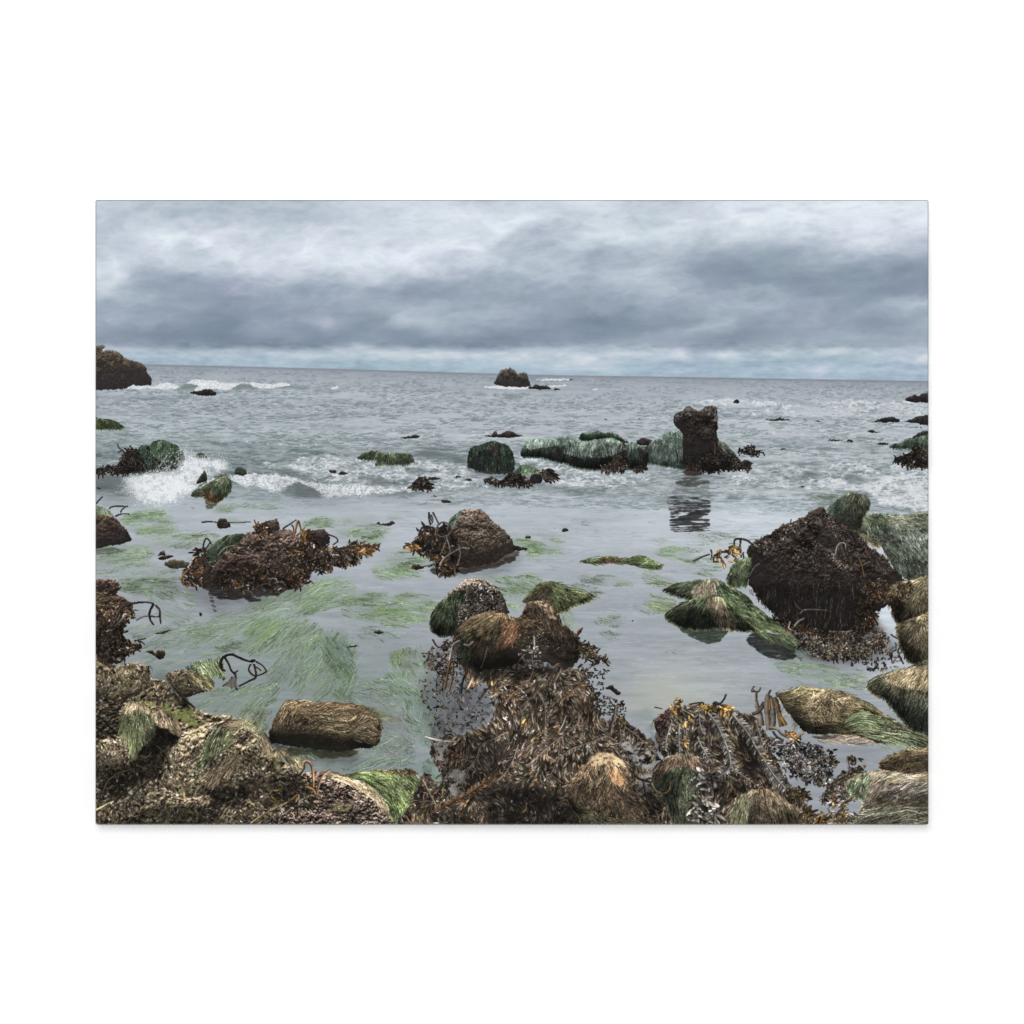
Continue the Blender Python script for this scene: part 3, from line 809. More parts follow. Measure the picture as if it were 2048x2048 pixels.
lb = region(P(1, 0, 1100, 60, 1062, 170, 1050, 330, 1070, 330, 1100, 160, 1100, 60, 1115), 2)
leaves(lb, 150, (5, 14), (.5, 1.0), ((66, 54, 48), (42, 36, 34), (96, 80, 70), (104, 66, 36)), None, fdir(165, 25, 20), weedL, .2, .25)
for q in (P(1, 240, 950, 215, 925, 190, 905, 175, 876), P(1, 205, 930, 190, 935, 180, 940), P(1, 290, 915, 280, 890, 272, 895), P(1, 350, 1060, 250, 1050, 150, 1055, 40, 1072)):
    stalk(q, .7, (52, 42, 40), weedL)

# white water thrown up round it
SPL = P(1, 215, 1165, 250, 1140, 330, 1118, 480, 1092, 560, 1098, 640, 1078, 700, 990, 700, 930, 760, 925, 800, 960, 850, 985, 920, 985, 1000, 985, 1050, 1035, 1070, 1090, 1000, 1110, 900, 1160,
        800, 1230, 740, 1290, 640, 1322, 500, 1338, 310, 1328, 330, 1280, 262, 1240)
COR = P(1, 240, 1175, 330, 1140, 480, 1125, 620, 1130, 740, 1175, 780, 1210, 700, 1280, 600, 1320, 420, 1330, 330, 1290)
tint(SPL, (168, 178, 182), .75, 5, 80, 4, .5, 14, 9, surf)
foam(SPL, surf, .46, 1.6, 4.5, 80, 5, 10, (228, 232, 235), (150, 160, 166), 9, .8)
tint(COR, (206, 212, 216), .6, 6, 81, 4, .35, 14, 10, surf)
spray(SPL, 3400, surf, 84, (.3, .8), 6, .44)
foam(COR, surf, .62, 1.6, 4, 89, 4, 8, soft=6, lace=True)
spray(COR, 3800, surf, 85, (.4, .95), 6, .36)
spray(P(1, 640, 1085, 690, 1000, 760, 985, 900, 1000, 1020, 1010, 1040, 1050, 900, 1090, 800, 1130, 700, 1140), 1500, surf, 86, (.3, .85), 4, .42)
spray(P(1, 180, 1250, 260, 1180, 330, 1330, 280, 1345), 160, surf, 88, (.3, .7), 4, .3)
spray(P(1, 440, 1130, 560, 1000, 680, 900, 760, 930, 700, 1080), 420, surf, 87, (.3, .8), 6, .46)
for q in (P(1, 640, 975, 665, 1010, 690, 1050), P(1, 575, 960, 540, 1010, 500, 1060), P(1, 560, 1090, 600, 1050, 620, 1000)):
    stalk(q, 1.2, (205, 212, 216), surf, .1, .5, .7)
drops(140, 555, 28, 16, 520, 5, .8)
drops(165, 520, 26, 14, 260, 6, .75)
drops(225, 525, 22, 12, 260, 7, .7)
drops(118, 512, 18, 16, 90, 8, .6, .1)
drops(95, 585, 22, 7, 200, 9, .6)

fr = part('printed_rock', 'printed low rounded rock draped in green and ochre weed in the splash')
rock(P(1, 808, 1195, 825, 1145, 870, 1085, 888, 1118, 884, 1165, 850, 1185), fr, (84, 104, 76), (50, 62, 46), None, 1.5, 7, 8, .6, 5, 16, wet=.5)
b = rock(P(1, 772, 1282, 800, 1240, 860, 1190, 920, 1160, 1000, 1133, 1045, 1128, 1076, 1160, 1086, 1212, 1070, 1262, 1010, 1312, 950, 1338, 890, 1312, 868, 1288, 820, 1290), fr,
         (108, 122, 88), (62, 78, 52), (120, 112, 76), 1, 8, 14, .6, 7, 17, wet=.55, wetcol=(52, 44, 34))
grass(b, 520, fdrape(262, 552, 1, .5), (8, 22), ((112, 128, 92), (78, 98, 66), (60, 76, 52), (140, 146, 112)), None, .5, None, shade=.6)
b2 = region(P(1, 860, 1250, 900, 1230, 940, 1280, 1000, 1290, 1050, 1280, 1000, 1315, 950, 1338, 890, 1312), 1)
grass(b2, 170, fdir(60, 25, 12), (6, 14), ((128, 92, 40), (92, 66, 34), (60, 48, 32)), None, .6, None, shade=.4)
mirror(P(1, 870, 1310, 950, 1340, 1010, 1315, 985, 1350, 940, 1380, 890, 1410, 872, 1370), (64, 60, 48), .85, 4, 2, .5, 12, 3)
foam(P(1, 900, 1165, 960, 1140, 1000, 1130, 930, 1165, 820, 1235), surf, .7, 2, 3, 85, 1, 5, soft=1)

mid = part('printed_rock', 'printed flat rock under bright green grass in the wash')
b = rock(P(2, 488, 986, 540, 945, 580, 928, 650, 928, 700, 945, 800, 938, 905, 944, 935, 972, 945, 1014, 880, 1030, 760, 1036, 640, 1038, 648, 1000, 560, 992), mid,
         (104, 122, 84), (60, 74, 50), (84, 96, 64), 1.2, 8, 10, .7, 6, 20, wet=.45, wetcol=(46, 54, 42))
grass(b, 520, fdrape(590, 495, .25, 1.0), (7, 17), ((112, 134, 96), (84, 108, 70), (64, 82, 54), (150, 162, 130)), None, .5, None, shade=.6)
pr = part('printed_rock', 'printed dull red rock standing behind the green dome')
rock(P(2, 1515, 797, 1560, 800, 1580, 776, 1598, 768, 1622, 795, 1680, 772, 1705, 766, 1732, 770, 1780, 796, 1818, 806, 1720, 818, 1560, 813), pr, (92, 68, 68), (58, 42, 44), None, .8, 5, 6, .5, 4, 22, wet=.3)
lg = part('printed_seaweed', 'printed brown scraps of weed adrift in the far water')
rock(P(2, 835, 826, 900, 808, 930, 806, 955, 797, 990, 812, 960, 823), lg, (110, 96, 80), (66, 56, 50), None, .6, 5, 3, .5, 4, 23)
for q in (P(2, 265, 1085, 290, 1080, 330, 1095, 300, 1105), P(2, 345, 1112, 370, 1088, 415, 1105, 380, 1118), P(2, 1060, 1145, 1110, 1136, 1160, 1150, 1100, 1160), P(2, 1275, 1138, 1300, 1126, 1320, 1140),
          P(2, 1360, 1160, 1385, 1145, 1410, 1162), P(2, 1160, 1325, 1200, 1318, 1245, 1335, 1190, 1340), P(2, 1080, 1292, 1110, 1285, 1140, 1292), P(1, 1870, 1090, 1900, 1078, 1930, 1092, 1900, 1104),
          P(1, 5, 1225, 20, 1220, 40, 1228, 20, 1236), P(1, 760, 1384, 775, 1380, 790, 1386)):
    rock(q, part('printed_seaweed'), (92, 72, 54), (56, 46, 40), None, .5, 4, 3, .5, 3, 24)

dm = part('printed_rock', 'printed dome of black rock hung with dark green grass')
b = rock(P(2, 1373, 1045, 1380, 960, 1394, 910, 1428, 886, 1460, 888, 1508, 862, 1545, 850, 1582, 843, 1632, 858, 1690, 878, 1722, 910, 1746, 980, 1752, 1062, 1722, 1096, 1600, 1106, 1470, 1090, 1400, 1062), dm,
         (52, 66, 52), (26, 30, 28), None, 1, 9, 22, .5, 8, 26, wet=.75, wetcol=(27, 29, 29))
top = region(P(2, 1385, 960, 1400, 905, 1440, 890, 1510, 866, 1582, 848, 1640, 864, 1700, 890, 1735, 960, 1745, 1040, 1690, 960, 1600, 890, 1520, 900, 1440, 930, 1400, 1000), .8)
grass(top, 620, fdrape(790, 470, .5, 1.3, 10), (12, 42), ((60, 84, 62), (44, 62, 46), (80, 106, 82), (34, 46, 36)), None, .5, None, shade=.6, jit=6)
grass(b, 160, fdir(92, 5, 30), (14, 34), ((40, 58, 44), (30, 38, 33)), None, .5, None, shade=.1)
b = region(P(2, 1545, 870, 1580, 860, 1620, 900, 1600, 950, 1560, 930), 1.5)
grass(b, 60, fdir(95, 10, 20), (5, 14), ((74, 60, 54), (52, 44, 42)), None, .5, None, shade=.3)

# ---- the long grassy reef with the stone pillar
rf = part('printed_rock', 'printed long low reef under combed grey green grass')
GREEF = ((96, 122, 102), (128, 150, 132), (70, 94, 76), (164, 180, 166), (50, 68, 54))


def reef(q, cx, cy, n, seed, sx=.35, L=(10, 34), cols=GREEF, wets=.75):
    b = rock(q, rf, (112, 136, 116), (66, 86, 70), None, 1, 8, 13, .3, 9, seed, wet=wets, wetcol=(30, 36, 33), contrast=1.1)
    grass(b, n, fdrape(cx, cy, sx, 1.2, 9, 24, seed), L, cols, (4, 3, 3, 1.6, 1.6), .5, None, shade=.85, jit=6, rootdark=.9)
    return b


reef(P(3, 678, 828, 690, 784, 720, 778, 750, 778, 785, 770, 815, 762, 870, 784, 900, 778, 960, 788, 1000, 820, 1065, 862, 1000, 856, 840, 836, 740, 842), 1015, 455, 420, 30, .3, (6, 16),
     ((60, 82, 62), (84, 108, 86), (48, 64, 48), (70, 56, 48), (36, 46, 38)), .4)
brn = part('printed_rock', 'printed small brown lump on the reef beside the pillar', rf)
rock(P(3, 1128, 862, 1140, 838, 1160, 826, 1200, 826, 1236, 838, 1260, 846, 1262, 876, 1200, 884, 1148, 878), brn, (88, 70, 66), (48, 40, 40), None, 1, 5, 6, .6, 4, 31, wet=.3)
reef(P(3, 1160, 902, 1220, 882, 1250, 850, 1292, 836, 1330, 800, 1400, 770, 1460, 768, 1505, 800, 1520, 1000, 1560, 1070, 1460, 1064, 1350, 1042, 1230, 1022, 1205, 960), 1150, 462, 1500, 32, .5, (10, 30),
     ((120, 146, 130), (146, 168, 154), (92, 116, 98), (172, 188, 178), (64, 84, 68)), .55)
RQ = P(3, 203, 962, 212, 895, 248, 852, 320, 830, 420, 830, 470, 842, 500, 820, 560, 812, 640, 830, 692, 850, 780, 840, 862, 824, 940, 822, 992, 850, 1040, 872, 1100, 858, 1150, 888, 1200, 910, 1218, 962, 1206, 1052,
       1120, 1074, 1040, 1062, 940, 1074, 800, 1068, 660, 1060, 600, 1034, 500, 1008, 440, 994, 340, 974)
b = rock(RQ, rf, (108, 130, 112), (70, 90, 74), None, 1, 8, 11, .35, 9, 33, wet=.72, wetcol=(30, 36, 33), contrast=1.15)


def reef_flow(x, y, t):
    return np.radians(92 + 16 * np.sin(x / 17.0) * (1 - t)) + (fbm(x / 22, y / 22, 48, 2) - .5) * .5


grass(b, 3600, reef_flow, (10, 36), GREEF, (4, 3, 3, 1.4, 2), .5, None, shade=.9, jit=5, rootdark=.95)
top_ = region(P(3, 250, 870, 330, 840, 470, 850, 560, 825, 690, 860, 860, 834, 960, 838, 1040, 885, 1000, 910, 860, 880, 700, 900, 560, 870, 400, 880, 280, 900), 2)
grass(top_, 1100, reef_flow, (10, 30), ((128, 150, 132), (156, 174, 158), (100, 124, 104), (178, 190, 180)), None, .5, None, shade=.5, jit=6)
for q in (P(3, 452, 900, 480, 880, 505, 930, 520, 1000, 480, 1005, 455, 960), P(3, 585, 900, 625, 890, 640, 960, 630, 1035, 590, 1030), P(3, 1035, 900, 1060, 890, 1070, 980, 1060, 1060, 1035, 1060), P(3, 860, 980, 920, 960, 930, 1060, 870, 1066)):
    g_ = region(q, 3)
    put(g_, col(34, 38, 34), (blur(g_.full.astype(F), 2)[g_.cut]).astype(F), .75)
g_ = region(RQ, 1, 8, 33)
yt_ = np.where(g_.m.any(0), np.argmax(g_.m, 0), 0).astype(F)
yt_ = np.convolve(np.pad(yt_, 6, mode='edge'), np.ones(13) / 13, 'valid')
v_ = (np.arange(g_.m.shape[0])[:, None] - yt_[None]) / (44 + 10 * np.sin(g_.xx[:1] / 13.0))
lf = np.interp(v_ + .12 * (fbm(g_.xx / 6, g_.yy / 18, 36, 3) - .5), [0, .12, .3, .6, 1], [1.05, 1.3, 1.15, .78, .42])
lump = 1 + .16 * np.sin((g_.xx - 860) / 14.5 + 1.6 * fbm(g_.xx / 40, g_.yy / 40, 37, 2))
C[g_.s] = np.where(g_.m[..., None], np.clip(C[g_.s] * (lf * lump)[..., None], 0, 1), C[g_.s])
for q in (P(3, 560, 950, 580, 920, 610, 960, 625, 1020, 600, 1040, 560, 1010), P(3, 455, 950, 480, 900, 500, 950, 520, 1000, 480, 1000), P(3, 980, 880, 1030, 870, 1050, 950, 1050, 1040, 960, 1060, 930, 1000, 985, 960),
          P(3, 1140, 910, 1190, 920, 1210, 980, 1190, 1010, 1150, 960)):
    rock(q, rf, (72, 58, 52), (36, 32, 31), None, 2.5, 7, 8, .8, 5, 38, wet=.5, wetcol=(28, 27, 27))
grass(region(P(3, 540, 880, 700, 860, 1000, 860, 1040, 900, 900, 960, 600, 960), 1), 420, fdir(95, 10, 20), (10, 34), ((96, 122, 104), (140, 160, 144), (60, 80, 64), (178, 192, 182)), None, .5, None, shade=.8, jit=6)
rk = part('printed_kelp', 'printed rusty brown kelp along the foot of the reef', rf)
for q, n in ((P(3, 850, 1050, 940, 1010, 1000, 1000, 1045, 1040, 1030, 1085, 930, 1100, 860, 1090), 150), (P(3, 1110, 1060, 1160, 1040, 1205, 1050, 1200, 1075, 1130, 1085), 60), (P(3, 920, 980, 985, 950, 1040, 960, 1040, 1020, 950, 1030), 70)):
    leaves(region(q, 2), n, (4, 9), (.6, 1.3), ((92, 62, 40), (56, 42, 34), (120, 84, 52), (150, 140, 132)), (4, 4, 2, 1), fdir(70, 40, 14), rk, .1, .25)

pl = part('printed_rock', 'printed tall square stone pillar standing on the reef')
b = rock(P(3, 1424, 705, 1421, 668, 1440, 630, 1490, 610, 1520, 578, 1556, 571, 1602, 600, 1650, 604, 1680, 575, 1722, 564, 1766, 580, 1776, 620, 1772, 720, 1770, 800, 1786, 850, 1802, 900, 1835, 950, 1862, 1050,
           1700, 1078, 1560, 1064, 1505, 1010, 1497, 890, 1496, 812, 1480, 772, 1450, 742), pl, (66, 57, 49), (36, 32, 29), (50, 44, 38), 1.2, 6, 15, .8, 6, 40, wet=.9, wetcol=(33, 29, 28), speck=.01, speckcol=(130, 122, 112))
hi = region(P(3, 1430, 690, 1442, 634, 1492, 614, 1522, 582, 1556, 576, 1602, 606, 1560, 640, 1500, 640, 1460, 680), 1.5)
put(hi, col(128, 122, 116), (hi.m * sm(.42, .62, fbm(hi.xx / 4, hi.yy / 4, 44, 4, .6))).astype(F), .75)
hi = region(P(3, 1650, 608, 1682, 580, 1722, 570, 1764, 584, 1770, 640, 1766, 720, 1740, 700, 1730, 640, 1690, 640), 1.5)
put(hi, col(126, 120, 114), (hi.m * sm(.44, .64, fbm(hi.xx / 4, hi.yy / 4, 45, 4, .6))).astype(F), .75)
b = rock(P(4, 250, 852, 300, 860, 350, 912, 388, 962, 372, 1000, 300, 990, 258, 940), rf, (96, 112, 92), (60, 72, 58), None, 1, 6, 8, .5, 5, 41, wet=.3)
grass(b, 240, fdrape(1245, 482, .8, .8), (8, 22), ((100, 118, 98), (134, 148, 132), (66, 80, 62), (130, 120, 96)), None, .5, None, shade=.7)
pk = part('printed_kelp', 'printed kelp heaped round the foot of the pillar', pl)
kb = region(P(4, 180, 1000, 250, 950, 330, 960, 400, 985, 440, 1010, 510, 1020, 500, 1070, 400, 1075, 260, 1085, 120, 1085, 0, 1075, 0, 1040, 100, 1050), 2.5)
put(kb, col(40, 34, 33), kb.m.astype(F), .9, pk)
leaves(kb, 420, (4, 11), (.5, 1.2), ((66, 54, 48), (42, 35, 34), (104, 84, 66), (150, 142, 138), (112, 70, 42)), (4, 5, 2, 1, 2), fdir(70, 50, 16), pk, .1, .25)
kb = region(P(3, 1500, 980, 1640, 940, 1790, 900, 1830, 960, 1850, 1050, 1700, 1075, 1540, 1070), 2)
leaves(kb, 260, (4, 13), (.4, .9), ((52, 44, 40), (38, 33, 32), (84, 70, 60), (110, 60, 44)), (4, 5, 1.2, 1), fdir(95, 25, 16), pk, .05, .1)
stalk(P(3, 1752, 880, 1755, 920, 1752, 955), .9, (128, 76, 60), pk)
stalk(P(3, 1440, 920, 1455, 960, 1455, 1030), .7, (40, 36, 36), pk)
for q in (P(4, 400, 985, 425, 1010, 430, 1040), P(4, 445, 1020, 470, 1005, 505, 1020), P(4, 440, 1060, 470, 1060, 500, 1072)):
    stalk(q, .9, (74, 56, 44), pk)
b = region(P(3, 1520, 1080, 1560, 1050, 1640, 1050, 1650, 1085, 1560, 1110), 2)
leaves(b, 70, (4, 10), (.6, 1.3), ((104, 66, 38), (70, 48, 34), (50, 40, 34)), None, fdir(70, 40, 14), pk, .1, .2)
# its image in the pool
refl = part('printed_reflection', 'printed dark broken reflection of the pillar in the pool')
mirror(P(3, 1495, 1085, 1640, 1085, 1640, 1125, 1560, 1130, 1500, 1120), (44, 40, 36), .85, 2, 2, .5, 20, 3, refl)
mirror(P(3, 1420, 1185, 1500, 1140, 1560, 1128, 1640, 1150, 1745, 1190, 1640, 1205, 1520, 1210), (54, 58, 52), .9, 3, 3, .6, 18, 2.6, refl)
mirror(P(3, 1370, 1300, 1460, 1285, 1700, 1310, 1720, 1380, 1735, 1390, 1700, 1450, 1715, 1490, 1690, 1580, 1480, 1580, 1400, 1550, 1390, 1440, 1375, 1380), (40, 42, 44), .94, 5, 3, .92, 24, 1.7, refl)
mirror(P(3, 1600, 1400, 1730, 1385, 1700, 1440, 1560, 1480, 1440, 1470), (38, 40, 42), .9, 6, 2, .55, 24, 2.2, refl)
mirror(P(3, 1230, 1110, 1350, 1100, 1400, 1115, 1300, 1130), (80, 84, 82), .7, 7, 3, .7, 20, 2, refl)
mirror(P(2, 1400, 1075, 1750, 1090, 1730, 1110, 1500, 1112), (40, 40, 42), .8, 7, 2, .5, 20, 2)

mirror(P(3, 1500, 1095, 1640, 1090, 1700, 1150, 1720, 1300, 1690, 1400, 1450, 1400, 1400, 1300, 1440, 1180), (70, 72, 70), .42, 9, 3, .98, 26, 1.5, refl)
kf = part('printed_kelp', 'printed tufts of brown kelp in the wash before the green dome')
for q, n in ((P(2, 920, 1200, 960, 1165, 1000, 1140, 1060, 1165, 1090, 1205, 1060, 1228, 940, 1228), 150), (P(2, 1500, 1160, 1560, 1140, 1640, 1160, 1700, 1110, 1780, 1100, 1830, 1140, 1890, 1160, 1880, 1190, 1700, 1205, 1600, 1200), 260),
             (P(3, 370, 1090, 400, 1065, 450, 1080, 500, 1130, 490, 1160, 400, 1160, 370, 1130), 110)):
    kf = part('printed_kelp')
    kb = region(q, 2)
    put(kb, col(54, 42, 34), kb.m.astype(F), .85, kf)
    leaves(kb, n, (4, 10), (.5, 1.2), ((92, 66, 42), (58, 44, 34), (124, 98, 70), (160, 150, 138), (44, 34, 30)), (4, 4, 2, 1, 3), fdir(75, 40, 14), kf, .1, .25)
b = rock(P(3, 272, 1160, 280, 1125, 310, 1108, 345, 1112, 375, 1140, 370, 1175, 320, 1188, 285, 1180), kf, (74, 62, 56), (40, 34, 34), None, 1, 4, 6, .5, 4, 46, wet=.4)
b = region(P(3, 140, 1090, 200, 1050, 260, 1040, 340, 1070, 360, 1085, 260, 1100, 170, 1105), 1.5)
put(b, col(66, 84, 58), b.m.astype(F), .7, kf)
grass(b, 130, fdir(115, 20, 20), (5, 13), ((84, 108, 72), (110, 134, 96), (56, 70, 48)), None, .5, None, shade=0)

# ---- rocks of the right-hand shore, far
fr2 = part('printed_rock', 'printed dark rocks far off at the right edge')
for q in (P(4, 1743, 512, 1772, 488, 1800, 486, 1820, 477, 1850, 488, 1868, 474, 1905, 462, 1980, 465, 1980, 540, 1850, 536, 1760, 530), P(4, 1450, 694, 1490, 692, 1540, 668, 1600, 654, 1650, 656, 1702, 690, 1600, 698),
          P(4, 1742, 692, 1800, 668, 1860, 648, 1980, 640, 1980, 722, 1840, 706), P(4, 1808, 822, 1850, 785, 1900, 768, 1980, 760, 1980, 822), P(4, 370, 532, 385, 515, 405, 514, 415, 540, 380, 542)):
    rock(q, part('printed_rock'), (72, 66, 64), (40, 37, 38), None, 1, 5, 7, .6, 4, 47, wet=.3)
b = rock(P(4, 1612, 893, 1660, 872, 1700, 860, 1760, 828, 1830, 814, 1980, 806, 1980, 906, 1760, 906, 1640, 902), fr2, (92, 112, 90), (52, 66, 52), None, 1, 6, 10, .5, 6, 48, wet=.55, wetcol=(36, 44, 38))
grass(b, 420, fdrape(1655, 460, .6, .8), (7, 22), ((98, 120, 98), (130, 150, 130), (60, 78, 60), (44, 58, 46)), None, .5, None, shade=.7)
for i, q in enumerate((P(4, 630, 678, 720, 668, 735, 654, 760, 668, 830, 676, 720, 684), P(4, 925, 676, 940, 670, 955, 678), P(4, 1020, 690, 1050, 684, 1075, 692), P(4, 1445, 775, 1475, 758, 1505, 772, 1560, 770, 1500, 780), P(4, 1275, 850, 1290, 838, 1320, 840, 1322, 854),
                       P(4, 1120, 840, 1180, 835, 1245, 842, 1180, 848), P(4, 1510, 870, 1560, 860, 1615, 868, 1560, 880), P(4, 1820, 738, 1850, 734, 1880, 742), P(4, 740, 915, 770, 908, 800, 916), P(3, 1130, 672, 1145, 668, 1160, 676), P(3, 865, 676, 880, 670, 890, 678),
                       P(4, 895, 1216, 915, 1208, 940, 1218))):
    rock(q, part('printed_seaweed'), (84, 76, 62), (52, 46, 42), None, .5, 4, 3, .5, 3, 50 + i)
kb = region(P(4, 390, 930, 440, 912, 490, 905, 515, 885, 535, 910, 600, 935, 640, 935, 560, 948, 500, 955, 450, 948), 1.5)
leaves(kb, 90, (4, 11), (.4, .9), ((72, 54, 44), (48, 40, 36), (110, 84, 62)), None, fdir(20, 40, 14), part('printed_seaweed'), .1, .15)
rkelp = part('printed_kelp', 'printed dark kelp clump at the right edge of the surf')
kb = rock(P(4, 1650, 992, 1700, 965, 1760, 950, 1798, 930, 1805, 895, 1835, 890, 1850, 930, 1900, 905, 1980, 890, 1980, 1042, 1800, 1044, 1720, 1022), rkelp, (66, 54, 48), (36, 32, 32), None, 1.6, 6, 10, .7, 5, 66, wet=.3)
leaves(kb, 330, (5, 13), (.5, 1.3), ((70, 56, 46), (44, 37, 35), (112, 84, 48), (140, 100, 40), (150, 146, 142)), (4, 5, 2, 1.2, .6), fdir(80, 60, 16), rkelp, .2, .2)

# =============================================================== the pool and the near shore
GR = ((92, 122, 74), (120, 150, 92), (68, 94, 58), (150, 172, 120))
PALE = ((140, 158, 120), (114, 138, 98), (164, 178, 150), (90, 114, 80))
DARKB = ((96, 112, 104), (80, 92, 84), (118, 134, 124))
eelg = part('printed_eelgrass', 'printed green eelgrass streaming under the pool surface')
# floating lawns seen through the surface
eel(P(1, 190, 1490, 230, 1440, 330, 1420, 430, 1418, 560, 1440, 640, 1445, 560, 1470, 420, 1490, 260, 1512), 520, -4, GR, eelg, (10, 34), .75, None, 6, 30, 1, (122, 150, 92), .6)
eel(P(1, 290, 1575, 360, 1540, 480, 1515, 560, 1520, 680, 1556, 600, 1580, 480, 1605, 340, 1612), 480, -4, GR, eelg, (10, 34), .7, None, 7, 30, 2, (118, 148, 96), .6)
eel(P(1, 340, 1660, 480, 1625, 640, 1620, 780, 1600, 900, 1610, 960, 1660, 800, 1690, 560, 1700, 400, 1690), 620, -8, GR + PALE, eelg, (10, 34), .55, None, 9, 30, 3, (140, 161, 132), .44)
eel(P(1, -30, 1690, 200, 1690, 400, 1720, 380, 1790, 200, 1800, -30, 1830), 560, -5, GR + PALE, eelg, (12, 40), .55, None, 8, 30, 4, (130, 152, 118), .5)
eel(P(1, -30, 1790, 250, 1780, 480, 1860, 650, 1932, 400, 1990, 0, 1960), 520, -3, PALE + DARKB, eelg, (14, 44), .45, None, 10, 30, 5, (146, 161, 150), .32)
eel(P(1, -20, 1700, 120, 1700, 230, 1708, 225, 1722, 100, 1726, -20, 1724), 180, 0, ((56, 74, 44), (76, 96, 54)), eelg, (10, 30), .85, None, 4, 30, 6, (66, 86, 52), .7, soft=3, rough=2)
eel(P(1, 930, 1405, 980, 1382, 1060, 1380, 1115, 1392, 1060, 1410, 980, 1418), 170, -2, ((108, 122, 84), (84, 98, 66), (134, 146, 110)), eelg, (8, 22), .7, None, 6, 30, 7, (112, 124, 92), .6, soft=4, rough=2)
eel(P(1, 860, 1340, 1200, 1360, 1400, 1330, 1480, 1370, 1200, 1415, 1000, 1390), 160, -4, ((110, 122, 104), (130, 142, 124)), eelg, (8, 26), .45, None, 6, 30, 8)
eel(P(1, 950, 1450, 1080, 1465, 1240, 1490, 1100, 1505, 980, 1480), 90, 6, ((112, 126, 92), (90, 104, 76)), eelg, (8, 24), .55, None, 6, 30, 9)
for i, (q, n) in enumerate(((P(2, 40, 1490, 180, 1480, 340, 1500, 200, 1545, 80, 1550), 240), (P(2, 330, 1490, 400, 1472, 470, 1490, 400, 1515), 130), (P(2, 420, 1460, 560, 1450, 660, 1450, 560, 1475), 110), (P(2, 690, 1455, 800, 1450, 840, 1470, 740, 1480), 70),
                            (P(2, 300, 1580, 420, 1540, 540, 1520, 660, 1535, 715, 1565, 660, 1600, 480, 1612, 340, 1600), 460), (P(2, 350, 1680, 460, 1635, 560, 1610, 680, 1630, 740, 1640, 600, 1665, 440, 1690), 360),
                            (P(2, 690, 1800, 760, 1750, 900, 1740, 1010, 1770, 1060, 1810, 940, 1830, 780, 1830), 520), (P(2, 605, 1880, 680, 1840, 820, 1835, 940, 1870, 1000, 1910, 860, 1935, 640, 1930), 560))):
    eel(q, n, -3 if i < 6 else 12, GR + PALE[:2], eelg, (8, 30), .62, None, 9, 24, 20 + i, (122, 148, 114), .5, rough=4)
eel(P(2, 1700, 1650, 1780, 1630, 1932, 1660, 1990, 1700, 1860, 1720, 1760, 1700), 200, 10, GR, eelg, (8, 30), .6, None, 8, 24, 30, (120, 142, 100), .4)
eel(P(3, 100, 1640, 150, 1625, 260, 1650, 360, 1680, 480, 1690, 570, 1705, 420, 1730, 260, 1755, 160, 1770, 240, 1720), 560, 6, GR, eelg, (8, 30), .65, None, 8, 24, 31, (126, 148, 108), .45)
eel(P(3, 130, 1570, 240, 1575, 300, 1590, 220, 1600), 60, 4, GR, eelg, (8, 22), .5)
eel(P(3, 300, 1610, 480, 1610, 560, 1640, 480, 1665, 380, 1660), 150, 6, GR, eelg, (8, 24), .5, None, 8, 24, 32, (130, 146, 122), .35)
for q, n in ((P(3, 200, 1540, 400, 1545, 460, 1560, 300, 1565), 70), (P(3, 560, 1490, 680, 1480, 760, 1500, 660, 1520), 60), (P(3, 700, 1550, 780, 1545, 870, 1555, 780, 1568), 60), (P(3, 880, 1385, 960, 1378, 1020, 1388, 940, 1396), 40), (P(3, 100, 1415, 140, 1410, 190, 1420, 140, 1428), 20),
             (P(3, 1190, 1605, 1260, 1608, 1360, 1630, 1300, 1650, 1240, 1640), 160), (P(3, 1250, 1580, 1300, 1582, 1350, 1592, 1300, 1596), 40), (P(3, 1340, 1885, 1390, 1878, 1460, 1900, 1440, 1918, 1380, 1915), 120), (P(4, 820, 1470, 900, 1455, 960, 1470, 900, 1490), 60), (P(4, 640, 1500, 740, 1500, 800, 1520, 700, 1525), 50)):
    eel(q, n, 6, ((86, 104, 72), (112, 132, 90), (70, 82, 66)), eelg, (6, 18), .65, None, 8, 20, 33)
eel(P(4, 0, 1560, 300, 1570, 600, 1600, 560, 1720, 300, 1760, 0, 1740), 260, 6, ((130, 142, 118), (112, 120, 98), (150, 158, 140)), eelg, (6, 20), .45, None, 10, 20, 34)
eel(P(4, 900, 1290, 1060, 1270, 1180, 1290, 1120, 1370, 1000, 1340), 320, 12, ((104, 112, 98), (128, 134, 120), (80, 90, 78)), eelg, (6, 22), .5, None, 10, 20, 35, (126, 134, 124), .4)
eel(P(3, 1250, 1740, 1330, 1700, 1400, 1692, 1480, 1720, 1540, 1770, 1600, 1800, 1480, 1808, 1340, 1780), 520, 10, GR, eelg, (10, 30), .72, None, 8, 24, 36, (120, 144, 106), .55, rough=3)
eel(P(3, 1480, 1800, 1700, 1800, 1800, 1840, 1700, 1900, 1500, 1890), 240, 2, PALE + DARKB, eelg, (8, 26), .5, None, 10, 24, 37)
mnd = part('printed_eelgrass', 'printed small mound of grass with a rusty top breaking the pool')
b = rock(P(3, 668, 1808, 730, 1795, 800, 1790, 830, 1775, 940, 1770, 1000, 1790, 1130, 1765, 1180, 1770, 1240, 1810, 1340, 1840, 1300, 1868, 1180, 1862, 1040, 1830, 900, 1818, 740, 1830), mnd, (116, 138, 82), (76, 94, 54), None, 1.5, 6, 8, .4, 5, 120, wet=.2)
grass(b, 520, fdir(14, 14, 20), (8, 26), ((116, 140, 80), (150, 168, 116), (82, 104, 56), (62, 80, 46)), None, .5, None, shade=.5, over=4)
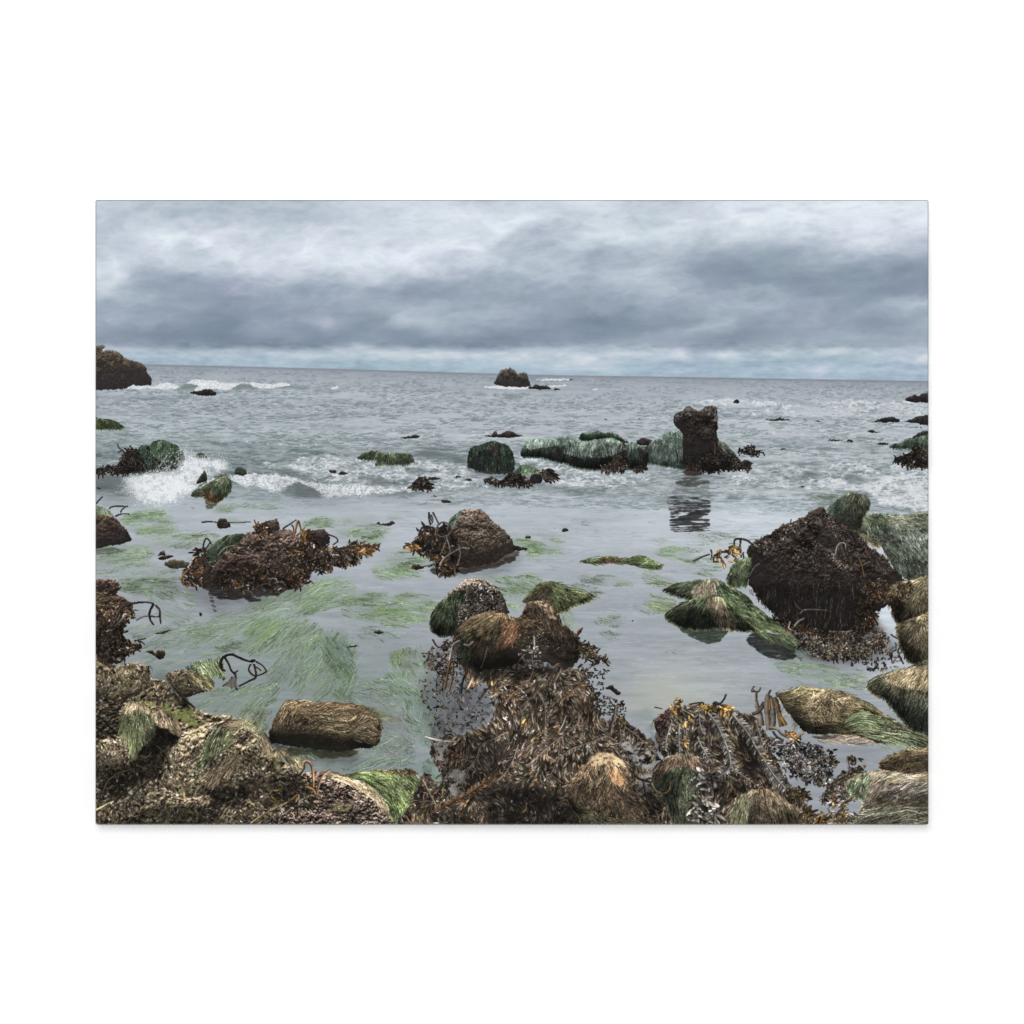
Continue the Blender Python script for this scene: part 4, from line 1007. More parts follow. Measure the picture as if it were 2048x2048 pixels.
b = region(P(3, 800, 1810, 830, 1780, 940, 1772, 1000, 1795, 960, 1815, 860, 1815), 2)
grass(b, 150, fdir(30, 20, 14), (5, 14), ((108, 78, 56), (78, 58, 44), (128, 104, 70)), None, .5, None, shade=.3)

# big pale meadow in the left pool
flowL = fpath(P(5, 300, 420, 700, 360, 1100, 300, 1500, 180, 1932, 40), 14, 26, 5)
eel(P(5, 600, 460, 900, 330, 1200, 230, 1330, 150, 1600, 120, 1932, 40, 1932, 200, 1600, 320, 1300, 420, 1000, 460, 760, 500), 1500, -14, PALE + GR[:2], eelg, (18, 60), .5, None, 8, 30, 41, (150, 169, 152), .34, flow=flowL)
eel(P(5, 1080, 560, 1150, 430, 1300, 380, 1480, 390, 1660, 400, 1730, 470, 1700, 560, 1560, 640, 1300, 650, 1150, 620), 1300, -40, PALE + GR[:2], eelg, (18, 55), .55, None, 16, 30, 42, (140, 167, 146), .4)
eel(P(5, 1150, 440, 1240, 390, 1400, 390, 1380, 460, 1240, 520), 260, -25, ((150, 178, 108), (126, 158, 90)), eelg, (10, 30), .5, None, 12, 24, 43, (146, 176, 116), .4)
eel(P(5, 1500, 640, 1932, 480, 1932, 960, 1600, 960, 1380, 880, 1300, 760), 1500, -48, PALE + DARKB, eelg, (18, 55), .5, None, 22, 30, 44, (148, 163, 154), .28)
eel(P(5, 300, 560, 640, 440, 1100, 520, 1000, 640, 700, 660, 400, 700), 420, -12, PALE + DARKB, eelg, (14, 46), .4, None, 14, 30, 45)
eel(P(5, 870, 540, 960, 510, 1080, 530, 1090, 575, 980, 580), 150, 15, ((78, 92, 80), (100, 112, 98)), eelg, (8, 24), .6, None, 14, 24, 46)
eel(P(5, 150, 40, 400, 20, 600, 80, 560, 160, 380, 170, 200, 120), 460, 8, ((92, 110, 84), (74, 90, 66), (124, 140, 116)), eelg, (10, 36), .6, None, 10, 24, 47, (112, 128, 108), .5)
eel(P(5, 380, 120, 640, 120, 720, 230, 640, 380, 480, 330, 420, 220), 360, 20, PALE + DARKB, eelg, (12, 40), .5, None, 14, 24, 48)
eel(P(5, 230, 430, 360, 400, 560, 380, 640, 350, 520, 450, 300, 480), 180, -14, GR + DARKB, eelg, (10, 36), .5, None, 10, 24, 49)
eel(P(5, 740, 970, 1000, 900, 1200, 880, 1400, 900, 1330, 1020, 1150, 1080, 960, 1060, 800, 1040), 700, -38, PALE + DARKB[:2], eelg, (12, 40), .5, None, 24, 26, 50, (140, 157, 148), .32)
eel(P(5, 1740, 520, 1850, 480, 1932, 490, 1932, 720, 1840, 740, 1780, 640), 380, 55, ((84, 110, 92), (110, 136, 116), (68, 84, 70)), eelg, (12, 40), .6, None, 14, 26, 51, (120, 140, 126), .4)
eel(P(6, 200, 500, 330, 480, 360, 600, 450, 720, 380, 760, 260, 680), 420, 62, ((84, 110, 92), (116, 140, 120), (60, 74, 62)), eelg, (12, 40), .6, None, 14, 26, 52, (122, 142, 128), .4)
eel(P(6, 0, 560, 200, 640, 420, 760, 400, 900, 200, 960, 0, 960), 900, -52, PALE + DARKB, eelg, (16, 46), .5, None, 22, 26, 53, (146, 161, 152), .24)
eel(P(6, 320, 260, 380, 190, 500, 150, 700, 170, 880, 140, 940, 180, 1090, 210, 1040, 280, 900, 350, 700, 380, 500, 360, 380, 330), 1300, 4, PALE + GR[:2], eelg, (14, 46), .55, None, 9, 26, 54, (146, 165, 142), .36)
for q in (P(6, 380, 200, 480, 155, 610, 150, 540, 190), P(6, 740, 165, 860, 140, 920, 165, 820, 190), P(6, 480, 310, 620, 270, 800, 260, 900, 290, 700, 330, 560, 330)):
    eel(q, 180, 2, ((98, 122, 72), (78, 100, 58), (122, 140, 92)), eelg, (8, 28), .6, None, 8, 20, 55, (110, 132, 88), .4, soft=5, rough=3)
eel(P(6, 0, 200, 100, 150, 280, 160, 300, 210, 160, 250, 0, 320), 420, -14, PALE + GR[:2], eelg, (12, 44), .5, None, 9, 26, 56, (144, 161, 140), .32)
eel(P(6, 700, 620, 800, 570, 1040, 560, 1030, 680, 960, 800, 960, 940, 880, 900, 780, 800, 720, 720), 1100, 60, PALE + GR[:1], eelg, (16, 48), .55, None, 22, 28, 57, (144, 163, 150), .34)
eel(P(6, 740, 640, 800, 600, 860, 620, 800, 700, 750, 720), 150, -50, ((140, 158, 96), (120, 140, 84)), eelg, (10, 26), .55, None, 14, 22, 58)
eel(P(6, 720, 740, 860, 860, 960, 1000, 1060, 1000, 1070, 1120, 1020, 1300, 940, 1250, 900, 1080, 800, 940, 700, 800), 1300, 62, ((110, 146, 122), (140, 166, 148), (88, 118, 98), (164, 182, 170)), eelg, (18, 50), .6, None, 16, 30, 59, (130, 156, 140), .5,
    flow=fpath(P(6, 720, 740, 860, 880, 1000, 1000, 1000, 1100, 930, 1200, 990, 1320), 12, 30, 3))
eel(P(6, 420, 400, 700, 410, 760, 480, 640, 500, 480, 460), 160, 18, DARKB, eelg, (8, 26), .5, None, 16, 24, 60)
eel(P(6, 300, 840, 700, 780, 800, 960, 760, 1010, 500, 1000, 320, 960), 560, 20, PALE + DARKB, eelg, (12, 40), .5, None, 40, 22, 61)
eel(P(6, 640, 1040, 800, 1020, 920, 1100, 880, 1300, 760, 1320, 680, 1240), 620, 40, ((134, 146, 142), (156, 164, 160), (104, 114, 108), (122, 118, 112)), eelg, (14, 44), .55, None, 30, 24, 62)
eel(P(6, 200, 1480, 480, 1370, 660, 1300, 820, 1300, 840, 1460, 640, 1500, 400, 1505), 620, -24, ((128, 146, 140), (150, 164, 158), (92, 108, 100), (70, 84, 76)), eelg, (16, 48), .5, None, 22, 26, 63, (124, 138, 134), .3)
for cx_, cy_, r_ in ((568, 992, 19), (596, 1105, 14), (578, 1000, 11), (616, 1040, 13), (590, 1090, 22)):
    an = np.linspace(.3, 5.4, 12)
    stalk(np.stack([cx_ + r_ * np.cos(an), cy_ + .8 * r_ * np.sin(an)], 1), .5, (158, 168, 166), eelg, .2, alpha=.6)
for q in (P(6, 690, 1310, 740, 1380, 800, 1400, 815, 1480), P(6, 700, 1340, 780, 1400, 790, 1470), P(6, 600, 930, 700, 1010, 820, 1020, 880, 1100), P(6, 800, 1100, 850, 1160, 830, 1250, 900, 1300)):
    stalk(q, .6, (160, 170, 166), eelg, .2, alpha=.65)
eel(P(6, 960, 1500, 1000, 1430, 1050, 1400, 1090, 1480, 1100, 1600, 1040, 1620, 990, 1550), 320, 65, ((110, 150, 124), (140, 174, 150), (88, 124, 100)), eelg, (10, 34), .7, None, 12, 22, 64, (122, 156, 136), .5)
# right pool
eel(P(7, -150, 20, 100, 5, 300, 40, 300, 120, 180, 210, 60, 220, -40, 120), 900, 14, GR + PALE, eelg, (14, 44), .6, None, 16, 26, 70, (142, 163, 138), .36)
eel(P(7, 640, 0, 900, 10, 1080, 40, 1000, 80, 700, 60), 260, 6, ((88, 104, 80), (112, 126, 104)), eelg, (6, 20), .55, None, 12, 20, 71)
eel(P(7, 1030, 240, 1080, 230, 1220, 300, 1180, 330, 1060, 280), 50, 30, ((80, 96, 74), (104, 118, 96)), eelg, (5, 16), .6)
eel(P(7, 740, 330, 900, 310, 960, 340, 920, 390, 760, 380), 90, 8, ((84, 102, 80), (110, 128, 106)), eelg, (6, 20), .6)
eel(P(7, 810, 430, 900, 420, 930, 460, 880, 490, 820, 470), 70, 30, ((74, 88, 64), (100, 112, 84)), eelg, (6, 16), .7)
eel(P(7, 970, 160, 1010, 150, 1050, 160, 1010, 190), 60, 100, ((78, 92, 66), (104, 116, 86), (150, 150, 140)), eelg, (4, 10), .8)
eel(P(7, 540, 60, 700, 80, 820, 120, 740, 180, 640, 170), 120, 20, ((86, 104, 66), (110, 126, 88)), eelg, (8, 24), .65)
eel(P(7, 490, 290, 600, 310, 560, 420, 520, 400), 100, 60, PALE, eelg, (8, 24), .4, None, 10, 24, 72, (158, 175, 164), .4)
eel(P(7, 1230, 590, 1420, 600, 1400, 640, 1260, 620), 16, 20, ((96, 108, 96),), eelg, (5, 14), .6)
eel(P(8, 700, 660, 860, 650, 1040, 690, 1240, 760, 1330, 850, 1100, 840, 900, 800, 760, 730), 900, 12, ((116, 146, 106), (142, 166, 136), (92, 120, 82), (170, 186, 170)), eelg, (12, 40), .55, None, 10, 26, 73, (134, 156, 132), .5)
eel(P(8, 1100, 700, 1360, 740, 1440, 860, 1300, 880, 1120, 800), 300, 18, ((170, 178, 168), (140, 146, 132), (112, 118, 98)), eelg, (6, 22), .5, None, 20, 22, 74)
eel(P(8, 760, 500, 900, 440, 980, 520, 1000, 620, 900, 600, 800, 560), 420, 40, ((84, 106, 80), (60, 78, 58), (110, 130, 104)), eelg, (10, 34), .65, None, 12, 24, 75)
sandp = part('printed_sand', 'printed pale sand glimmering through the pool')
tint(P(7, 1100, 760, 1300, 800, 1420, 900, 1380, 1040, 1240, 1080, 1000, 1060, 1060, 960, 1180, 900), (178, 180, 168), .5, 14, 3, 8, .6)
tint(P(7, 1010, 1070, 1130, 1040, 1240, 1060, 1200, 1110, 1080, 1110), (126, 136, 138), .45, 5, 3, 5, .4)

# ---- left edge rock with the dark stalks
reflect(P(1, -60, 1425, 60, 1415, 200, 1508, 282, 1640, 200, 1668, -60, 1696), .25, (70, 74, 66), .7, 201)
le = part('printed_rock', 'printed brown boulder at the left edge with dark stalks on top')
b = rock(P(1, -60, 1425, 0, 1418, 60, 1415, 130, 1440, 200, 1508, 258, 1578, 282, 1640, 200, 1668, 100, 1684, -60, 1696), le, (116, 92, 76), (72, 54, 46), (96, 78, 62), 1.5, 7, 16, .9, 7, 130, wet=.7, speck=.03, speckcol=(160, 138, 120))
b = region(P(1, -30, 1370, 30, 1372, 90, 1390, 135, 1440, 60, 1425, -30, 1430), 1.5)
put(b, col(100, 116, 88), b.m.astype(F), 1, le)
grass(b, 160, fdir(60, 10, 20), (6, 16), ((110, 126, 96), (80, 96, 66), (140, 150, 124)), None, .5, None, shade=0)
for q, w_ in ((P(1, 5, 1350, 30, 1320, 58, 1294), .9), (P(1, 108, 1392, 130, 1376, 180, 1370, 258, 1372), .9), (P(1, 200, 1420, 220, 1390, 258, 1368), .7), (P(1, 160, 1452, 200, 1434, 270, 1434), .9)):
    stalk(q, w_, (50, 48, 52), le)

# ---- the kelp-covered rock, middle left
mirror(P(5, 640, -40, 900, -20, 1100, 60, 1300, 80, 1620, -10, 1560, 90, 1300, 190, 1200, 215, 1130, 192, 960, 204, 870, 140, 780, 40), (42, 38, 36), .95, 21, 4, .55, 16, 4)
mirror(P(5, 860, 120, 900, 130, 935, 280, 910, 290, 880, 200), (70, 70, 70), .8, 22, 2, .8, 8, 3)
m1 = part('printed_rock', 'printed kelp-covered brown rock standing in the left half of the pool')
rock(P(1, 770, 1985, 800, 1900, 830, 1790, 900, 1720, 960, 1690, 1010, 1650, 1100, 1620, 1170, 1600, 1260, 1575, 1340, 1550, 1450, 1548, 1560, 1556, 1630, 1600, 1680, 1680, 1760, 1720, 1800, 1780, 1740, 1860, 1700, 1960, 1620, 1990, 1400, 2010,
       1000, 2020), m1, (112, 88, 76), (62, 48, 42), (92, 76, 62), 3.5, 8, 26, 1.1, 9, 131, wet=.75, wetcol=(34, 30, 30), speck=.05, speckcol=(176, 156, 142))
rock(P(1, 940, 1990, 950, 1850, 985, 1760, 1060, 1735, 1140, 1760, 1260, 1750, 1340, 1800, 1420, 1870, 1480, 1960, 1440, 2010, 1200, 2030), m1, (106, 82, 72), (58, 44, 40), (84, 66, 56), 3, 8, 20, 1.1, 8, 132, wet=.7, wetcol=(34, 29, 29), speck=.05, speckcol=(176, 150, 136))
rock(P(1, 1690, 1575, 1760, 1560, 1820, 1558, 1866, 1600, 1868, 1650, 1820, 1695, 1750, 1680, 1700, 1630), m1, (92, 74, 64), (54, 42, 40), None, 2, 6, 10, .8, 6, 133, wet=.5)
rock(P(1, 1370, 1550, 1378, 1490, 1420, 1482, 1445, 1470, 1472, 1550, 1420, 1565), m1, (98, 84, 74), (62, 52, 46), None, 1.5, 6, 8, .8, 5, 134, wet=.2)
g1 = part('printed_eelgrass', 'printed combed dark green grass on the side of the kelp-covered rock', m1)
b = rock(P(1, 890, 1800, 905, 1700, 960, 1660, 1040, 1610, 1130, 1588, 1190, 1600, 1140, 1650, 1080, 1700, 1000, 1760, 950, 1800), g1, (96, 118, 82), (62, 82, 56), None, 1.5, 7, 14, .3, 8, 135, wet=.4, wetcol=(40, 52, 40))
grass(b, 700, fdrape(280, 665, .9, .9, 8), (10, 34), ((98, 124, 86), (70, 96, 66), (52, 72, 50), (128, 146, 112)), None, .5, g1, shade=.7, jit=6)
k1 = part('printed_kelp', 'printed rusty kelp and dark stalks draped over the pool rock', m1)
for q, n in ((P(1, 690, 1990, 720, 1890, 780, 1800, 795, 1710, 850, 1700, 890, 1760, 860, 1900, 800, 1990), 260), (P(1, 1590, 1700, 1700, 1620, 1780, 1660, 1760, 1800, 1660, 1900, 1600, 1820), 300), (P(1, 1000, 1900, 1400, 1860, 1640, 1850, 1700, 1990, 1300, 2030, 1000, 2010), 420),
             (P(1, 1270, 1560, 1310, 1515, 1380, 1510, 1400, 1560, 1330, 1600), 110)):
    leaves(region(q, 3), n, (5, 15), (.7, 1.7), ((100, 68, 38), (62, 46, 36), (42, 34, 32), (128, 92, 50), (150, 144, 138)), (4, 4, 4, .7, .6), fdir(100, 50, 18), k1, .2, .2)
tr = region(P(2, -40, 1750, 120, 1690, 250, 1700, 340, 1700, 500, 1680, 660, 1688, 640, 1710, 560, 1740, 500, 1812, 400, 1842, 300, 1862, 200, 1892, 60, 1905, -40, 1900), 4)
put(tr, col(56, 46, 40), (tr.m * sm(.36, .5, fbm(tr.xx / 9, tr.yy / 6, 91, 3))).astype(F), .9, k1)
leaves(tr, 760, (5, 15), (.6, 1.6), ((100, 72, 44), (62, 48, 38), (44, 37, 34), (136, 98, 48), (150, 144, 138)), (4, 5, 4, .7, .8), fdir(15, 45, 18), k1, .2, .25)
leaves(region(P(2, 500, 1700, 660, 1690, 640, 1705, 560, 1735, 480, 1740), 2), 60, (8, 16), (1, 2), ((138, 98, 46), (104, 74, 40)), None, fdir(-10, 20, 18), k1, .2, .2)
leaves(region(P(1, 1600, 1580, 1640, 1560, 1690, 1580, 1720, 1650, 1640, 1620), 1.5), 40, (8, 16), (1, 2.2), ((136, 98, 44), (104, 74, 38)), None, fdir(60, 40, 18), k1, .2, .2)
for q, w_, c_ in ((P(1, 880, 1780, 862, 1700, 880, 1632, 905, 1640, 925, 1668), 1.5, (48, 44, 46)), (P(1, 920, 1870, 870, 1800, 880, 1720, 920, 1660), 1.2, (58, 54, 54)), (P(1, 985, 1760, 1030, 1710, 1080, 1690, 1130, 1690), 1.3, (124, 126, 124)),
                  (P(1, 1090, 1700, 1150, 1740, 1240, 1760), .9, (70, 62, 58)), (P(1, 1520, 1820, 1560, 1720, 1620, 1650), .9, (60, 50, 46)), (P(1, 1310, 1540, 1340, 1510, 1390, 1490), 1.2, (52, 44, 42)),
                  (P(1, 1500, 1550, 1560, 1510, 1605, 1480), 1.0, (58, 52, 50)), (P(1, 1570, 1520, 1585, 1545, 1582, 1568), .9, (58, 50, 48)), (P(1, 1595, 1580, 1610, 1520, 1625, 1490, 1645, 1560), 1.9, (146, 102, 44)),
                  (P(1, 1275, 1560, 1280, 1525, 1300, 1510, 1330, 1520), 1.2, (150, 106, 44)), (P(2, 270, 1600, 320, 1620, 338, 1650, 300, 1680), .9, (66, 54, 48)), (P(2, 330, 1710, 420, 1700, 500, 1690, 600, 1690), 1.0, (70, 52, 44)),
                  (P(1, 680, 1960, 720, 1900, 760, 1870), 2.2, (150, 104, 46)), (P(1, 930, 1900, 970, 1830, 1010, 1800), 1.2, (120, 112, 106)), (P(5, 1210, 130, 1280, 80, 1380, 66, 1410, 100), 1.2, (60, 58, 58)), (P(5, 1330, 30, 1390, 30, 1405, 60), .9, (150, 146, 140)),
                  (P(5, 1140, 120, 1200, 132, 1220, 180), .9, (90, 84, 80))):
    stalk(q, w_ * .85, c_, k1, .2)
rock(P(1, 550, 1838, 575, 1812, 640, 1795, 720, 1812, 745, 1830, 720, 1855, 620, 1868), le, (110, 104, 78), (76, 72, 56), None, 1.5, 6, 7, .5, 5, 136, wet=.5, wetcol=(56, 54, 46))
fk = part('printed_kelp', 'printed loose kelp floating in the pool')
b = rock(P(1, 968, 1510, 990, 1470, 1030, 1468, 1070, 1500, 1072, 1535, 1020, 1548, 985, 1540), fk, (90, 72, 48), (48, 42, 36), None, 1.5, 5, 6, .8, 5, 137, wet=.4)
stalk(P(1, 850, 1498, 920, 1494, 975, 1500), .9, (70, 62, 58), fk)
stalk(P(1, 1060, 1500, 1140, 1500, 1240, 1496), .8, (84, 84, 80), fk)
for i, q in enumerate((P(1, 495, 1770, 520, 1735, 550, 1730, 558, 1760, 520, 1758), P(1, 500, 1790, 550, 1760, 625, 1765, 560, 1795), P(2, 650, 1510, 665, 1495, 680, 1512, 740, 1500, 770, 1485, 795, 1505, 750, 1522, 690, 1520), P(3, 232, 1620, 250, 1600, 285, 1612, 268, 1630),
                       P(5, 380, 590, 430, 582, 455, 600, 490, 580, 535, 590, 525, 630, 500, 650, 470, 640, 440, 610), P(5, 800, 295, 815, 290, 822, 305, 808, 315), P(5, 460, 450, 520, 435, 580, 420, 520, 455), P(6, 400, 560, 440, 545, 490, 545, 430, 560),
                       P(3, 530, 1560, 550, 1545, 580, 1560, 550, 1575), P(7, 630, 470, 640, 430, 672, 410, 655, 445), P(6, 600, 440, 640, 430, 680, 440, 640, 455), P(2, 920, 1860, 960, 1836, 1025, 1855, 980, 1876), P(7, 780, 905, 800, 900, 820, 915, 795, 925),
                       P(7, 850, 880, 890, 850, 930, 880, 965, 910, 940, 930, 890, 890), P(7, 680, 740, 700, 735, 706, 746), P(7, 1050, 355, 1060, 352, 1064, 360), P(6, 615, 100, 630, 100, 625, 106))):
    rock(q, part('printed_kelp'), (110, 78, 46) if i in (3, 4, 9, 11) else (82, 72, 60), (58, 48, 40), None, 1.2, 5, 5, .6, 4, 138, wet=.2)

# ---- the conical rock in the centre
mirror(P(2, 1080, 1860, 1280, 1870, 1420, 1840, 1560, 1820, 1700, 1770, 1760, 1800, 1640, 1850, 1500, 1880, 1320, 1920, 1120, 1932), (50, 44, 40), .9, 23, 3, .6, 16, 3)
mirror(P(2, 1260, 1800, 1500, 1790, 1740, 1700, 1790, 1760, 1640, 1850, 1480, 1890, 1300, 1880), (52, 46, 40), .8, 123, 3, .5, 16, 3)
m2 = part('printed_rock', 'printed conical barnacled rock in the centre of the pool')
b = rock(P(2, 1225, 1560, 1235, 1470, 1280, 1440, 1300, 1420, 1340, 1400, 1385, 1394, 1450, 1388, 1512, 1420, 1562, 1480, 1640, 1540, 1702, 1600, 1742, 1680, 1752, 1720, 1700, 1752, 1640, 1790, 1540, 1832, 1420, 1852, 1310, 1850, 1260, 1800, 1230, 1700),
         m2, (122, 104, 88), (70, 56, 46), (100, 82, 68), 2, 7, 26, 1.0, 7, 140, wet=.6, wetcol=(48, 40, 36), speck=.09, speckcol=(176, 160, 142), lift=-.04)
rock(P(2, 1735, 1682, 1790, 1690, 1858, 1712, 1800, 1722, 1740, 1722), m2, (62, 52, 44), (40, 34, 32), None, 1, 6, 5, .5, 5, 141, wet=.3)
b = region(P(2, 1228, 1500, 1240, 1462, 1285, 1430, 1330, 1412, 1290, 1460, 1262, 1520), 1.5)
grass(b, 130, fdir(110, 10, 20), (6, 18), ((74, 96, 80), (92, 112, 96), (54, 70, 58)), None, .5, None, shade=0)
k2 = part('printed_kelp', 'printed looping black stalks and amber kelp beside the conical rock', m2)
kb = rock(P(2, 905, 1700, 940, 1650, 990, 1620, 1010, 1560, 1070, 1525, 1130, 1540, 1200, 1520, 1260, 1560, 1290, 1700, 1310, 1800, 1290, 1900, 1220, 1920, 1140, 1880, 1080, 1790, 990, 1730, 920, 1722), k2,
          (66, 50, 40), (34, 29, 29), (108, 76, 38), 3, 7, 12, .9, 7, 142, wet=.3)
leaves(kb, 420, (6, 20), (.8, 2), ((92, 66, 40), (48, 40, 36), (36, 31, 32), (140, 98, 44), (130, 126, 124)), (3, 4, 4, 1., .6), fdir(105, 30, 20), k2, .15, .2)
leaves(region(P(2, 905, 1700, 930, 1660, 960, 1650, 940, 1720), 1), 12, (10, 18), (1.5, 3), ((156, 112, 46), (128, 90, 40)), None, fdir(100, 20, 20), k2, 0)
for q, w_, c_ in ((P(2, 1080, 1520, 1065, 1460, 1068, 1420, 1075, 1450, 1090, 1490), 1.2, (56, 54, 58)), (P(2, 1100, 1420, 1125, 1470, 1150, 1520), 1.3, (60, 58, 62)), (P(2, 985, 1610, 1010, 1545, 1060, 1530, 1110, 1560, 1110, 1600), 1.6, (58, 54, 54)),
                  (P(2, 1120, 1590, 1140, 1520, 1190, 1500, 1240, 1530, 1230, 1590, 1170, 1612, 1130, 1590), 1.5, (92, 92, 94)), (P(2, 1215, 1560, 1240, 1490, 1280, 1470), 1.6, (80, 80, 80)), (P(2, 1150, 1870, 1180, 1800, 1260, 1740, 1330, 1708, 1388, 1712), 2.1, (142, 132, 126)),
                  (P(2, 1200, 1600, 1220, 1660, 1240, 1740), .8, (150, 140, 132)), (P(2, 1160, 1760, 1190, 1690, 1215, 1620), 1.0, (110, 104, 102)), (P(2, 1085, 1440, 1100, 1480, 1090, 1510), 1, (90, 70, 66)), (P(2, 1300, 1830, 1320, 1760, 1310, 1700), 1.0, (150, 146, 138)),
                  (P(2, 1120, 1880, 1150, 1850, 1190, 1890, 1170, 1920), 1.2, (60, 56, 56)), (P(2, 1020, 1855, 1080, 1840, 1120, 1830), .6, (80, 76, 74))):
    stalk(q, w_ * .85, c_, k2, .25)

# ---- the big dark rock on the right, and the grass behind it
gb = part('printed_eelgrass', 'printed silver green grass lawn on the shore behind the big dark rock')
b = rock(P(4, 1300, 1580, 1400, 1450, 1480, 1430, 1560, 1425, 1700, 1440, 1800, 1430, 1990, 1450, 1990, 1990, 1840, 1990, 1680, 1900, 1560, 1700), gb, (118, 130, 104), (78, 90, 70), (130, 122, 96), 2, 8, 22, .6, 12, 150, wet=.1)
for q, a0, n, cs, L in ((P(4, 1380, 1470, 1500, 1430, 1640, 1440, 1640, 1500, 1480, 1540, 1380, 1560), 35, 500, ((116, 132, 96), (80, 98, 66), (150, 160, 132)), (8, 26)),
                        (P(4, 1440, 1530, 1560, 1500, 1680, 1500, 1720, 1560, 1660, 1620, 1540, 1610, 1470, 1590), 75, 560, ((104, 122, 98), (76, 94, 72), (146, 156, 138), (56, 70, 54)), (8, 28)),
                        (P(4, 1640, 1450, 1990, 1450, 1990, 1570, 1760, 1570, 1640, 1520), 20, 620, ((120, 132, 104), (150, 158, 138), (90, 106, 78), (172, 164, 134)), (8, 28)),
                        (P(4, 1680, 1570, 1990, 1560, 1990, 1800, 1840, 1760, 1700, 1680), 60, 900, ((138, 150, 134), (166, 174, 164), (104, 120, 104), (80, 96, 80)), (12, 40)),
                        (P(4, 1540, 1660, 1640, 1640, 1740, 1700, 1860, 1800, 1990, 1860, 1990, 1990, 1800, 1960, 1660, 1860), 62, 900, ((110, 128, 104), (146, 158, 144), (82, 98, 76), (60, 74, 58)), (12, 40)),
                        (P(4, 1340, 1570, 1440, 1600, 1540, 1660, 1500, 1700, 1420, 1640), 50, 260, ((138, 130, 94), (116, 118, 80), (160, 154, 120)), (6, 20))):
    grass(region(q, 3), n, fdir(a0, 14, 20, 9), L, cs, None, .5, gb, shade=.6, jit=10, over=4)
for q in (P(4, 1480, 1610, 1560, 1590, 1680, 1600, 1640, 1640, 1540, 1640), P(4, 1560, 1720, 1620, 1720, 1700, 1820, 1680, 1840, 1600, 1790), P(4, 1560, 1650, 1600, 1660, 1580, 1700)):
    b = region(q, 4)
    put(b, col(46, 44, 38), (b.m * sm(.4, .6, fbm(b.xx / 8, b.yy / 8, 66, 3))).astype(F), .75)
gtop = part('printed_rock', 'printed grass-topped lump behind the peak of the big dark rock')
b = rock(P(4, 1128, 1412, 1180, 1340, 1215, 1300, 1255, 1275, 1300, 1262, 1342, 1253, 1390, 1268, 1425, 1288, 1462, 1335, 1440, 1400, 1405, 1460, 1380, 1540, 1300, 1560, 1200, 1510), gtop, (104, 104, 78), (62, 62, 48), (78, 70, 56), 1.5, 7, 14, .7, 7, 151, wet=.55)
grass(b, 520, fdrape(1183 + 335, 270 + 312, .5, 1.1), (8, 30), ((116, 118, 90), (82, 96, 72), (150, 146, 118), (60, 70, 54)), None, .5, None, shade=.8, jit=7)
b = region(P(4, 1130, 1420, 1180, 1345, 1250, 1290, 1290, 1300, 1240, 1400, 1200, 1480), 1.5)
grass(b, 220, fdir(125, 10, 20), (8, 30), ((84, 104, 84), (112, 128, 108), (60, 76, 60)), None, .5, None, shade=.5)

bigk = part('printed_kelp', 'printed fringe of brown kelp round the foot of the big dark rock')
mirror(P(8, 520, 480, 600, 430, 760, 450, 860, 470, 900, 560, 900, 660, 720, 650, 590, 590), (34, 36, 34), .95, 24, 3, .5, 18, 3)
big = part('printed_rock', 'printed big dark two-humped rock on the right of the pool')
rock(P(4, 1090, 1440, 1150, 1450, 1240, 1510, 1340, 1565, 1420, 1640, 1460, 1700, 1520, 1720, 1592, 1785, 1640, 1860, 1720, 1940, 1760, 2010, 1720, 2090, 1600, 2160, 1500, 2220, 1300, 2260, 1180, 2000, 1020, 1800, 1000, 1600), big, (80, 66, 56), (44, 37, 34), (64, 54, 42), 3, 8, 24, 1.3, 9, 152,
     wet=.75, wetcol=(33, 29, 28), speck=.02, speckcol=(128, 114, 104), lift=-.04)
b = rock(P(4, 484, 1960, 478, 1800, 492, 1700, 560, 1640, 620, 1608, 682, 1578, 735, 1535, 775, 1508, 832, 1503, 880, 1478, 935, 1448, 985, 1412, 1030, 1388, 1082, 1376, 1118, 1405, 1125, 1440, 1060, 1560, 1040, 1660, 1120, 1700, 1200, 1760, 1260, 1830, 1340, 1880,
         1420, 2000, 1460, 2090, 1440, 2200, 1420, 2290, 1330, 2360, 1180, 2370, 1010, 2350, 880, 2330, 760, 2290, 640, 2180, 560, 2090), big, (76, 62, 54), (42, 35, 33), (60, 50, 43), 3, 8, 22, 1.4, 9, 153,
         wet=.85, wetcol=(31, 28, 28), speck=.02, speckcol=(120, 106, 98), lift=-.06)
for q, n in ((P(4, 1000, 1460, 1120, 1430, 1240, 1530, 1330, 1580, 1420, 1680, 1280, 1640, 1100, 1560), 300), (P(4, 1020, 1640, 1150, 1720, 1260, 1820, 1340, 1880, 1280, 1900, 1150, 1800, 1040, 1720), 240), (P(4, 560, 1660, 760, 1540, 960, 1450, 940, 1540, 760, 1640, 600, 1760), 240),
             (P(4, 850, 1740, 1000, 1700, 1080, 1780, 980, 1840, 880, 1800), 130)):
    b = region(q, 5)
    x, y = inside(b, n)
    leaves(b, n, (2, 6), (.5, 1.2), ((116, 102, 92), (92, 78, 70), (74, 60, 54), (136, 124, 114)), None, fdir(40, 60, 10), None, .3, .1, pts=(x, y))
for q, n, a0 in ((P(4, 1140, 1560, 1280, 1700, 1360, 1860, 1280, 1800, 1160, 1680), 90, 80), (P(8, 560, 80, 1000, 40, 1420, 60, 1460, 300, 1200, 420, 800, 330, 640, 220), 260, 92), (P(4, 1400, 1660, 1560, 1800, 1640, 1900, 1500, 1860), 120, 75)):
    grass(region(q, 2), n, fdir(a0, 10, 20), (10, 40), ((52, 45, 40), (42, 37, 35), (66, 54, 46)), None, .6, None, shade=0, jit=8, cl=.8)
